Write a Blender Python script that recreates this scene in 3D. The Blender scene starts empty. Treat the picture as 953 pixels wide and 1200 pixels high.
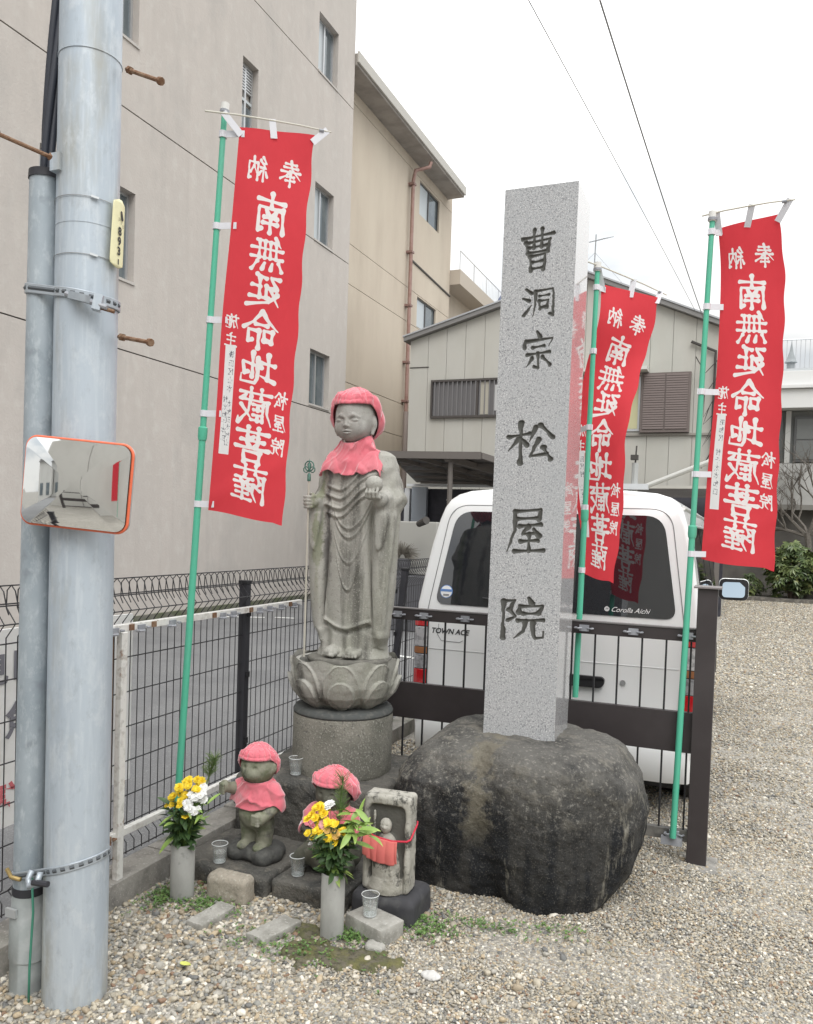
import bpy, bmesh, math, random
import numpy as np
from mathutils import Vector, Matrix
random.seed(7)
rng = np.random.default_rng(7)
S = bpy.context.scene
COL = S.collection
rad = math.radians

# ------------------------------------------------------------------ camera
cam_d = bpy.data.cameras.new("camera")
cam = bpy.data.objects.new("camera", cam_d)
COL.objects.link(cam)
S.camera = cam
cam_d.sensor_fit = 'VERTICAL'
cam_d.sensor_height = 36.0
cam_d.lens = 960.0 / 1200.0 * 36.0
cam_d.shift_y = 50.0 / 1200.0
cam_d.clip_start = 0.05
cam_d.clip_end = 2000
_yaw, _pit, _rol = rad(22.1), rad(-1.9), rad(1.87)
_fw = Vector((-math.sin(_yaw) * math.cos(_pit), math.cos(_yaw) * math.cos(_pit), math.sin(_pit)))
_rt = Vector((math.cos(_yaw), math.sin(_yaw), 0))
_up = _rt.cross(_fw)
_r2 = _rt * math.cos(_rol) + _up * math.sin(_rol)
_u2 = -_rt * math.sin(_rol) + _up * math.cos(_rol)
_m = Matrix((_r2, _u2, -_fw)).transposed().to_4x4()
_m.translation = Vector((0, 0, 1.6))
cam.matrix_world = _m

# ------------------------------------------------------------------ world: overcast daylight
SUN_EL, SUN_AZ = rad(52), rad(150)
w = bpy.data.worlds.new("World")
S.world = w
w.use_nodes = True
nt = w.node_tree
nt.nodes.clear()
N = nt.nodes.new
out = N('ShaderNodeOutputWorld')
bg = N('ShaderNodeBackground')
sky = N('ShaderNodeTexSky')
sky.sky_type = 'NISHITA'
sky.sun_disc = False
sky.sun_elevation = SUN_EL
sky.sun_rotation = SUN_AZ
tc = N('ShaderNodeTexCoord')
sep = N('ShaderNodeSeparateXYZ')
nt.links.new(tc.outputs['Generated'], sep.inputs[0])
# overcast luminance: about three times brighter at the zenith than at the horizon
mr = N('ShaderNodeMapRange')
mr.inputs['From Min'].default_value = 0.16
mr.inputs['From Max'].default_value = 0.9
mr.inputs['To Min'].default_value = 6.2
mr.inputs['To Max'].default_value = 21.5
nt.links.new(sep.outputs['Z'], mr.inputs['Value'])
mp = N('ShaderNodeMapping')
mp.inputs['Scale'].default_value = (1.1, 1.1, 3.2)
nt.links.new(tc.outputs['Generated'], mp.inputs[0])
nz = N('ShaderNodeTexNoise')
nz.inputs['Scale'].default_value = 2.6
nz.inputs['Detail'].default_value = 5
nz.inputs['Roughness'].default_value = 0.5
nt.links.new(mp.outputs[0], nz.inputs['Vector'])
mc = N('ShaderNodeMapRange')
mc.inputs['From Min'].default_value = 0.42
mc.inputs['From Max'].default_value = 0.64
mc.inputs['To Min'].default_value = 0.0
mc.inputs['To Max'].default_value = 1.0
mc.interpolation_type = 'SMOOTHSTEP'
nt.links.new(nz.outputs['Fac'], mc.inputs['Value'])
cm = N('ShaderNodeMix')
cm.data_type = 'RGBA'
cm.inputs['A'].default_value = (1.0, 0.995, 0.975, 1)
cm.inputs['B'].default_value = (0.62, 0.665, 0.705, 1)
nt.links.new(mc.outputs[0], cm.inputs['Factor'])
sc_ = N('ShaderNodeVectorMath')
sc_.operation = 'SCALE'
nt.links.new(cm.outputs['Result'], sc_.inputs[0])
nt.links.new(mr.outputs[0], sc_.inputs['Scale'])
mx = N('ShaderNodeMix')
mx.data_type = 'RGBA'
mx.inputs['Factor'].default_value = 0.95
nt.links.new(sky.outputs[0], mx.inputs['A'])
nt.links.new(sc_.outputs[0], mx.inputs['B'])
nt.links.new(mx.outputs['Result'], bg.inputs['Color'])
bg.inputs['Strength'].default_value = 0.1
nt.links.new(bg.outputs[0], out.inputs[0])

sun_d = bpy.data.lights.new("sun", 'SUN')
sun_d.energy = 1.1
sun_d.angle = rad(35)
sun_d.color = (1.0, 0.97, 0.92)
sun = bpy.data.objects.new("sun", sun_d)
COL.objects.link(sun)
_sd = Vector((math.sin(SUN_AZ) * math.cos(SUN_EL), math.cos(SUN_AZ) * math.cos(SUN_EL), math.sin(SUN_EL)))
sun.rotation_euler = (-_sd).to_track_quat('-Z', 'Y').to_euler()

S.view_settings.view_transform = 'Standard'
S.view_settings.look = 'None'
S.view_settings.exposure = 0.50
S.view_settings.gamma = 1.0
S.view_settings.use_curve_mapping = False
S.cycles.max_bounces = 8
S.cycles.transparent_max_bounces = 12
S.cycles.caustics_reflective = False
S.cycles.caustics_refractive = False

# ------------------------------------------------------------------ materials
def L(t='noise', s=5.0, c=(0, 0, 0), lo=0.45, hi=0.65, f=1.0, st=(1, 1, 1), d=4.0, r=0.6, mode='MIX', off=0.0):
    return dict(t=t, s=s, c=c, lo=lo, hi=hi, f=f, st=st, d=d, r=r, mode=mode, off=off)

MATS = {}
def mat(name, col=(0.5, 0.5, 0.5), rough=0.75, metal=0.0, layers=(), bump=(), spec=0.5, rlayer=None, attrs=(), **kw):
    """attrs: (attribute, threshold, softness, colour) painted where the attribute is below the threshold"""
    if name in MATS:
        return MATS[name]
    m = bpy.data.materials.new(name)
    m.use_nodes = True
    t = m.node_tree
    b = t.nodes['Principled BSDF']
    b.inputs['Base Color'].default_value = (*col, 1)
    b.inputs['Roughness'].default_value = rough
    b.inputs['Metallic'].default_value = metal
    b.inputs['Specular IOR Level'].default_value = spec
    for k, v in kw.items():
        b.inputs[k].default_value = v
    tc = t.nodes.new('ShaderNodeTexCoord')
    def tex(l):
        mp = t.nodes.new('ShaderNodeMapping')
        mp.inputs['Scale'].default_value = l['st']
        mp.inputs['Location'].default_value = (l['off'], l['off'] * 0.7, l['off'] * 1.3)
        t.links.new(tc.outputs['Object'], mp.inputs[0])
        if l['t'] == 'voronoi':
            n = t.nodes.new('ShaderNodeTexVoronoi')
            n.inputs['Scale'].default_value = l['s']
            t.links.new(mp.outputs[0], n.inputs['Vector'])
            return n.outputs['Distance']
        n = t.nodes.new('ShaderNodeTexNoise')
        n.inputs['Scale'].default_value = l['s']
        n.inputs['Detail'].default_value = l['d']
        n.inputs['Roughness'].default_value = l['r']
        t.links.new(mp.outputs[0], n.inputs['Vector'])
        return n.outputs['Fac']
    cur = None
    for l in layers:
        o = tex(l)
        r = t.nodes.new('ShaderNodeMapRange')
        r.inputs['From Min'].default_value = l['lo']
        r.inputs['From Max'].default_value = l['hi']
        r.inputs['To Max'].default_value = l['f']
        t.links.new(o, r.inputs['Value'])
        x = t.nodes.new('ShaderNodeMix')
        x.data_type = 'RGBA'
        x.blend_type = l['mode']
        if cur is None:
            x.inputs['A'].default_value = (*col, 1)
        else:
            t.links.new(cur, x.inputs['A'])
        x.inputs['B'].default_value = (*l['c'], 1)
        t.links.new(r.outputs[0], x.inputs['Factor'])
        cur = x.outputs['Result']
    for (an, th, so, ac) in attrs:
        a = t.nodes.new('ShaderNodeAttribute')
        a.attribute_name = an
        r = t.nodes.new('ShaderNodeMapRange')
        r.inputs['From Min'].default_value = th - so
        r.inputs['From Max'].default_value = th + so
        r.inputs['To Min'].default_value = 1
        r.inputs['To Max'].default_value = 0
        t.links.new(a.outputs['Fac'], r.inputs['Value'])
        x = t.nodes.new('ShaderNodeMix')
        x.data_type = 'RGBA'
        if cur is None:
            x.inputs['A'].default_value = (*col, 1)
        else:
            t.links.new(cur, x.inputs['A'])
        x.inputs['B'].default_value = (*ac, 1)
        t.links.new(r.outputs[0], x.inputs['Factor'])
        cur = x.outputs['Result']
    if cur is not None:
        t.links.new(cur, b.inputs['Base Color'])
    prev = None
    for l, strg, dist in bump:
        o = tex(l)
        bn = t.nodes.new('ShaderNodeBump')
        bn.inputs['Strength'].default_value = strg
        bn.inputs['Distance'].default_value = dist
        t.links.new(o, bn.inputs['Height'])
        if prev is not None:
            t.links.new(prev, bn.inputs['Normal'])
        prev = bn.outputs[0]
    if prev is not None:
        t.links.new(prev, b.inputs['Normal'])
    if rlayer:
        o = tex(rlayer)
        r = t.nodes.new('ShaderNodeMapRange')
        r.inputs['From Min'].default_value = rlayer['lo']
        r.inputs['From Max'].default_value = rlayer['hi']
        r.inputs['To Min'].default_value = rough
        r.inputs['To Max'].default_value = rlayer['f']
        t.links.new(o, r.inputs['Value'])
        t.links.new(r.outputs[0], b.inputs['Roughness'])
    MATS[name] = m
    return m

# ------------------------------------------------------------------ object helpers
def setup(o, label=None, cat=None, group=None, kind=None, category=None):
    cat = cat or category
    if label: o['label'] = label
    if cat: o['category'] = cat
    if group: o['group'] = group
    if kind: o['kind'] = kind
    return o

def thing(name, loc, label, cat, group=None):
    o = bpy.data.objects.new(name, None)
    o.empty_display_size = 0.1
    o.location = loc
    COL.objects.link(o)
    return setup(o, label, cat, group)

def wloc(o):
    v = Vector(o.location)
    p = o.parent
    while p is not None:
        v = v + Vector(p.location)
        p = p.parent
    return v

def obj(name, V, F, m, parent=None, smooth=False, **tags):
    """V in world coordinates; stored relative to the parent"""
    V = np.asarray(V, dtype=np.float32).reshape(-1, 3)
    if parent is not None:
        V = V - np.array(wloc(parent), dtype=np.float32)
    me = bpy.data.meshes.new(name)
    if isinstance(F, np.ndarray) and F.ndim == 2:
        nf, k = F.shape
        me.vertices.add(len(V)); me.vertices.foreach_set('co', V.ravel())
        me.loops.add(nf * k); me.loops.foreach_set('vertex_index', F.astype(np.int32).ravel())
        me.polygons.add(nf)
        me.polygons.foreach_set('loop_start', np.arange(0, nf * k, k, dtype=np.int32))
        me.update(calc_edges=True)
    else:
        me.from_pydata([tuple(map(float, v)) for v in V], [], [tuple(int(i) for i in f) for f in F])
        me.update()
    if m is not None:
        me.materials.append(m)
    if smooth:
        me.shade_smooth()
    o = bpy.data.objects.new(name, me)
    COL.objects.link(o)
    if parent is not None:
        o.parent = parent
    setup(o, **tags)
    return o

class MB:
    """collects shapes into one mesh"""
    def __init__(s):
        s.V = []; s.F = []
    def add(s, V, F):
        n = len(s.V)
        s.V += [tuple(map(float, v)) for v in V]
        s.F += [tuple(n + int(i) for i in f) for f in F]
        return s
    def box(s, lo, hi):
        (a, b, c), (d, e, f) = lo, hi
        V = [(a, b, c), (d, b, c), (d, e, c), (a, e, c), (a, b, f), (d, b, f), (d, e, f), (a, e, f)]
        return s.add(V, [(0, 3, 2, 1), (4, 5, 6, 7), (0, 1, 5, 4), (1, 2, 6, 5), (2, 3, 7, 6), (3, 0, 4, 7)])
    def beam(s, a, b, w, h, up=(0, 0, 1)):
        a, b = Vector(a), Vector(b)
        d = (b - a).normalized()
        x = d.cross(Vector(up))
        if x.length < 1e-4: x = d.cross(Vector((1, 0, 0)))
        x.normalize(); u = x.cross(d)
        V = []
        for p in (a, b):
            for i, j in ((-1, -1), (1, -1), (1, 1), (-1, 1)):
                V.append(p + x * (w / 2 * i) + u * (h / 2 * j))
        return s.add(V, [(0, 3, 2, 1), (4, 5, 6, 7), (0, 1, 5, 4), (1, 2, 6, 5), (2, 3, 7, 6), (3, 0, 4, 7)])
    def tube(s, pts, r, n=8, cap=True):
        pts = [Vector(p) for p in pts]
        rs = r if isinstance(r, (list, tuple)) else [r] * len(pts)
        V = []; F = []
        d0 = (pts[1] - pts[0]).normalized()
        x = d0.cross(Vector((0, 0, 1)))
        if x.length < 1e-3: x = Vector((1, 0, 0))
        x.normalize()
        for i, p in enumerate(pts):
            if i == 0: d = pts[1] - pts[0]
            elif i == len(pts) - 1: d = pts[-1] - pts[-2]
            else: d = (pts[i + 1] - pts[i]).normalized() + (pts[i] - pts[i - 1]).normalized()
            d.normalize()
            x = (x - d * x.dot(d)).normalized()
            y = d.cross(x)
            for k in range(n):
                a = 2 * math.pi * k / n
                V.append(p + (x * math.cos(a) + y * math.sin(a)) * rs[i])
        for i in range(len(pts) - 1):
            for k in range(n):
                k2 = (k + 1) % n
                F.append((i * n + k, i * n + k2, (i + 1) * n + k2, (i + 1) * n + k))
        if cap:
            F.append(tuple(range(n - 1, -1, -1)))
            F.append(tuple(range((len(pts) - 1) * n, len(pts) * n)))
        return s.add(V, F)
    def lathe(s, prof, c=(0, 0, 0), n=32, close=False):
        V = []; F = []
        for (r, z) in prof:
            for k in range(n):
                a = 2 * math.pi * k / n
                V.append((c[0] + r * math.cos(a), c[1] + r * math.sin(a), c[2] + z))
        m = len(prof)
        for i in range(m - 1 + (1 if close else 0)):
            j = (i + 1) % m
            for k in range(n):
                k2 = (k + 1) % n
                F.append((i * n + k, i * n + k2, j * n + k2, j * n + k))
        if not close:
            if prof[0][0] > 1e-5: F.append(tuple(range(n - 1, -1, -1)))
            if prof[-1][0] > 1e-5: F.append(tuple(range((m - 1) * n, m * n)))
        return s.add(V, F)
    def prism(s, poly, a, b):
        """poly: 3-D points of one face, offset a->b vector gives the other"""
        n = len(poly)
        V = [tuple(Vector(p) + Vector(a)) for p in poly] + [tuple(Vector(p) + Vector(b)) for p in poly]
        F = [tuple(range(n)), tuple(range(2 * n - 1, n - 1, -1))]
        for i in range(n):
            j = (i + 1) % n
            F.append((i, i + n, j + n, j))
        return s.add(V, F)
    def build(s, name, m, parent=None, smooth=False, bevel=0.0, seg=2, **tags):
        o = obj(name, s.V, s.F, m, parent, False, **tags)
        if bevel or smooth:
            bm = bmesh.new(); bm.from_mesh(o.data)
            bmesh.ops.recalc_face_normals(bm, faces=bm.faces)
            if bevel:
                es = [e for e in bm.edges if len(e.link_faces) == 2 and e.calc_face_angle(0) > 0.6]
                bmesh.ops.bevel(bm, geom=es, offset=bevel, segments=seg, profile=0.6, affect='EDGES')
            bm.to_mesh(o.data); bm.free()
            if smooth:
                o.data.shade_smooth()
                if smooth != 'all':
                    o.data.set_sharp_from_angle(angle=rad(40))
        else:
            bm = bmesh.new(); bm.from_mesh(o.data)
            bmesh.ops.recalc_face_normals(bm, faces=bm.faces)
            bm.to_mesh(o.data); bm.free()
        return o

def dup(o, parent=None, loc=None, rot=None, scale=None):
    c = o.copy()
    COL.objects.link(c)
    c.parent = parent
    if loc is not None: c.location = loc
    if rot is not None: c.rotation_euler = rot
    if scale is not None: c.scale = scale
    return c

def inst(name, me, parent, loc=(0, 0, 0), rot=(0, 0, 0), scale=(1, 1, 1)):
    o = bpy.data.objects.new(name, me)
    COL.objects.link(o)
    o.parent = parent
    o.location = loc; o.rotation_euler = rot; o.scale = scale
    return o

def text_mesh(body, size, m, name, parent, M, align='CENTER', offset=0.0, **tags):
    """flat printed lettering converted to a mesh; M places its own x-y plane"""
    cu = bpy.data.curves.new('lettering_source', 'FONT')
    cu.body = body; cu.size = size; cu.align_x = align; cu.align_y = 'CENTER'; cu.offset = offset
    t = bpy.data.objects.new('lettering_source', cu)
    COL.objects.link(t)
    dg = bpy.context.evaluated_depsgraph_get()
    me = bpy.data.meshes.new_from_object(t.evaluated_get(dg))
    bpy.data.objects.remove(t); bpy.data.curves.remove(cu)
    me.transform(M)
    me.transform(Matrix.Translation(-wloc(parent)))
    me.materials.clear(); me.materials.append(m)
    me.name = name
    o = bpy.data.objects.new(name, me)
    COL.objects.link(o); o.parent = parent
    return setup(o, **tags)

# ------------------------------------------------------------------ numpy noise
def _hash(i, j, k, seed):
    n = (i * 374761393 + j * 668265263 + k * 2147483647 + seed * 974634777) & 0xFFFFFFFF
    n = ((n ^ (n >> 13)) * 1274126177) & 0xFFFFFFFF
    n = (n ^ (n >> 16)) & 0xFFFFFFFF
    return n.astype(np.float64) / 4294967295.0

def vnoise(x, y, z, seed=0):
    x, y, z = np.broadcast_arrays(x, y, z)
    x = np.asarray(x, float); y = np.asarray(y, float); z = np.asarray(z, float)
    i, j, k = (np.floor(a).astype(np.int64) for a in (x, y, z))
    f, g, h = x - i, y - j, z - k
    f, g, h = (a * a * (3 - 2 * a) for a in (f, g, h))
    r = 0
    for a in (0, 1):
        for b in (0, 1):
            for c in (0, 1):
                wt = (f if a else 1 - f) * (g if b else 1 - g) * (h if c else 1 - h)
                r = r + wt * _hash(i + a, j + b, k + c, seed)
    return r * 2 - 1

def fbm(x, y, z, seed=0, o=4):
    r = 0; a = 1.0; s = 1.0; t = 0
    for q in range(o):
        r = r + a * vnoise(x * s + q * 13.7, y * s, z * s, seed + q)
        t += a; a *= 0.5; s *= 2.03
    return r / t

def sstep(a, b, x):
    t = np.clip((x - a) / (b - a), 0, 1)
    return t * t * (3 - 2 * t)

# ------------------------------------------------------------------ solid sculpting on a distance grid
class Vol:
    def __init__(s, lo, hi, h):
        s.lo = np.array(lo, float); s.h = h; s.off = np.zeros(3)
        n = np.ceil((np.array(hi) - s.lo) / h).astype(int) + 1
        s.n = n
        s.ax = [s.lo[i] + h * np.arange(n[i]) for i in range(3)]
        s.F = np.full(tuple(n), 1.0, np.float32)
    def region(s, lo, hi, m):
        sl = []
        for i in range(3):
            a = int(max(0, math.floor((lo[i] - m - s.lo[i]) / s.h)))
            b = int(min(s.n[i], math.ceil((hi[i] + m - s.lo[i]) / s.h) + 1))
            sl.append(slice(a, max(a, b)))
        X = [s.ax[i][sl[i]].astype(np.float32) for i in range(3)]
        return tuple(sl), X[0][:, None, None], X[1][None, :, None], X[2][None, None, :]
    def comb(s, sl, d, k, sub):
        A = s.F[sl]
        d = d.astype(np.float32)
        if sub:
            d = -d
            s.F[sl] = np.maximum(A, d) + k * 0.25 * np.clip(1 - np.abs(A - d) / k, 0, 1) ** 2
        else:
            s.F[sl] = np.minimum(A, d) - k * 0.25 * np.clip(1 - np.abs(A - d) / k, 0, 1) ** 2
    def ell(s, c, r, k=0.01, sub=False, rot=None):
        c = np.array(c, float) + s.off; r = np.array(r, float)
        R = max(r) if rot is not None else None
        lo = c - (R if R else r); hi = c + (R if R else r)
        sl, x, y, z = s.region(lo, hi, k + 2 * s.h)
        if 0 in [q.stop - q.start for q in sl]: return
        x = x - c[0]; y = y - c[1]; z = z - c[2]
        if rot is not None:
            M = np.array(rot.to_matrix().transposed() if hasattr(rot, 'to_matrix') else rot)
            x, y, z = (M[i][0] * x + M[i][1] * y + M[i][2] * z for i in range(3))
        k0 = np.sqrt((x / r[0]) ** 2 + (y / r[1]) ** 2 + (z / r[2]) ** 2) + 1e-6
        k1 = np.sqrt((x / r[0] ** 2) ** 2 + (y / r[1] ** 2) ** 2 + (z / r[2] ** 2) ** 2) + 1e-6
        s.comb(sl, k0 * (k0 - 1) / k1, k, sub)
    def cap(s, a, b, ra, rb=None, k=0.01, sub=False):
        rb = ra if rb is None else rb
        a = np.array(a, float) + s.off; b = np.array(b, float) + s.off
        R = max(ra, rb)
        sl, x, y, z = s.region(np.minimum(a, b) - R, np.maximum(a, b) + R, k + 2 * s.h)
        if 0 in [q.stop - q.start for q in sl]: return
        d = b - a; L2 = d @ d + 1e-12
        t = np.clip(((x - a[0]) * d[0] + (y - a[1]) * d[1] + (z - a[2]) * d[2]) / L2, 0, 1)
        q = np.sqrt((x - a[0] - t * d[0]) ** 2 + (y - a[1] - t * d[1]) ** 2 + (z - a[2] - t * d[2]) ** 2)
        s.comb(sl, q - (ra + (rb - ra) * t), k, sub)
    def path(s, pts, rs, k=0.01, sub=False):
        rs = rs if isinstance(rs, (list, tuple)) else [rs] * len(pts)
        for i in range(len(pts) - 1):
            s.cap(pts[i], pts[i + 1], rs[i], rs[i + 1], k, sub)
    def box(s, lo, hi, rnd=0.01, k=0.01, sub=False):
        lo = np.array(lo, float); hi = np.array(hi, float)
        sl, x, y, z = s.region(lo, hi, k + 2 * s.h)
        if 0 in [q.stop - q.start for q in sl]: return
        c = (lo + hi) / 2; e = (hi - lo) / 2 - rnd
        qx, qy, qz = np.abs(x - c[0]) - e[0], np.abs(y - c[1]) - e[1], np.abs(z - c[2]) - e[2]
        d = np.sqrt(np.maximum(qx, 0) ** 2 + np.maximum(qy, 0) ** 2 + np.maximum(qz, 0) ** 2) + np.minimum(np.maximum(qx, np.maximum(qy, qz)), 0) - rnd
        s.comb(sl, d, k, sub)
    def cone(s, zs, cx, cy, a, b, k=0.01, p=2.0):
        """stack of ellipses with centre and half axes interpolated over height"""
        lo = (min(np.array(cx) - np.array(a)), min(np.array(cy) - np.array(b)), zs[0]); hi = (max(np.array(cx) + np.array(a)), max(np.array(cy) + np.array(b)), zs[-1])
        sl, x, y, z = s.region(lo, hi, k + 3 * s.h)
        zz = z.ravel()
        I = lambda v: np.interp(zz, zs, v)[None, None, :]
        A, B = I(a), I(b)
        X, Y = np.abs(x - I(cx)) / A, np.abs(y - I(cy)) / B
        q = (X ** p + Y ** p) ** (1 / p)
        d = (q - 1) * np.minimum(A, B)
        d = np.maximum(d, np.maximum(zs[0] - z, z - zs[-1]))
        s.comb(sl, d, k, False)
    def cut(s, n, c, k=0.03):
        n = np.array(n, float); n /= np.linalg.norm(n)
        x, y, z = s.ax[0][:, None, None], s.ax[1][None, :, None], s.ax[2][None, None, :]
        d = (x * n[0] + y * n[1] + z * n[2] - c).astype(np.float32)
        s.F = np.maximum(s.F, d) + k * 0.25 * np.clip(1 - np.abs(s.F - d) / k, 0, 1) ** 2
    def disp(s, fn, sl=None):
        x, y, z = s.ax[0][:, None, None].astype(np.float32), s.ax[1][None, :, None].astype(np.float32), s.ax[2][None, None, :].astype(np.float32)
        s.F -= fn(x, y, z).astype(np.float32)
    def noise(s, amp, freq, seed=0, o=3):
        """displace only close to the surface"""
        near = np.abs(s.F) < amp * 2.5 + 2 * s.h
        I = np.nonzero(near)
        P = [s.ax[i][I[i]] * freq for i in range(3)]
        s.F[I] -= (amp * fbm(P[0], P[1], P[2], seed, o)).astype(np.float32)
    def local(s, fn, band=0.02):
        """fn(x,y,z) -> outward push, evaluated only near the surface"""
        near = np.abs(s.F) < band
        I = np.nonzero(near)
        P = [s.ax[i][I[i]] for i in range(3)]
        s.F[I] -= fn(*P).astype(np.float32)
    def sample(s, P):
        q = (np.asarray(P) - s.lo) / s.h
        q = np.clip(q, 0, s.n - 1.001)
        i = q.astype(int); f = q - i
        r = 0
        for a in (0, 1):
            for b in (0, 1):
                for c in (0, 1):
                    wt = (f[:, 0] if a else 1 - f[:, 0]) * (f[:, 1] if b else 1 - f[:, 1]) * (f[:, 2] if c else 1 - f[:, 2])
                    r = r + wt * s.F[i[:, 0] + a, i[:, 1] + b, i[:, 2] + c]
        return r
    def wrap(s, P, off, it=12):
        """push points outwards until they lie at least off outside the solid"""
        P = np.array(P, float); e = s.h
        for _ in range(it):
            d = s.sample(P)
            g = np.stack([s.sample(P + np.eye(3)[i] * e) - s.sample(P - np.eye(3)[i] * e) for i in range(3)], 1)
            g /= np.linalg.norm(g, axis=1)[:, None] + 1e-9
            P += g * np.clip(off - d, 0, 0.02)[:, None]
        return P
    def mesh(s):
        F = s.F
        S_ = F < 0
        n = np.array(F.shape) - 1
        cs = np.zeros(n, np.uint8)
        for a in (0, 1):
            for b in (0, 1):
                for c in (0, 1):
                    cs += S_[a:a + n[0], b:b + n[1], c:c + n[2]]
        act = (cs > 0) & (cs < 8)
        I = np.argwhere(act)
        idx = np.full(n, -1, np.int64); idx[act] = np.arange(len(I))
        acc = np.zeros((len(I), 3)); cnt = np.zeros(len(I))
        C = [(a, b, c) for a in (0, 1) for b in (0, 1) for c in (0, 1)]
        val = {c: F[I[:, 0] + c[0], I[:, 1] + c[1], I[:, 2] + c[2]].astype(float) for c in C}
        for c in C:
            for ax in range(3):
                if c[ax] == 0:
                    e = list(c); e[ax] = 1; e = tuple(e)
                    u, v = val[c], val[e]
                    m = (u < 0) != (v < 0)
                    t = np.where(m, u / np.where(m, u - v, 1), 0)
                    p = np.tile(np.array(c, float), (len(I), 1)); p[:, ax] += t
                    acc += p * m[:, None]; cnt += m
        V = s.lo + s.h * (I + acc / cnt[:, None])
        Q = []
        for ax in range(3):
            b, c = [(1, 2), (2, 0), (0, 1)][ax]
            sl0 = [slice(1, -1)] * 3; sl0[ax] = slice(0, -1)
            sl1 = [slice(1, -1)] * 3; sl1[ax] = slice(1, None)
            A, B = S_[tuple(sl0)], S_[tuple(sl1)]
            for flag, mask in ((0, A & ~B), (1, B & ~A)):
                J = np.argwhere(mask)
                off = np.ones(3, int); off[ax] = 0
                J = J + off
                def cell(db, dc):
                    K = J.copy(); K[:, b] -= db; K[:, c] -= dc
                    return idx[K[:, 0], K[:, 1], K[:, 2]]
                q = np.stack([cell(1, 1), cell(0, 1), cell(0, 0), cell(1, 0)], 1)
                if flag: q = q[:, ::-1]
                Q.append(q)
        return V, np.concatenate(Q)

def smooth_verts(V, F, it=1):
    for _ in range(it):
        acc = np.zeros_like(V); cnt = np.zeros(len(V))
        k = F.shape[1]
        for a in range(k):
            i, j = F[:, a], F[:, (a + 1) % k]
            np.add.at(acc, i, V[j]); np.add.at(acc, j, V[i])
            np.add.at(cnt, i, 1); np.add.at(cnt, j, 1)
        V = V * 0.5 + 0.5 * acc / np.maximum(cnt, 1)[:, None]
    return V

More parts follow.
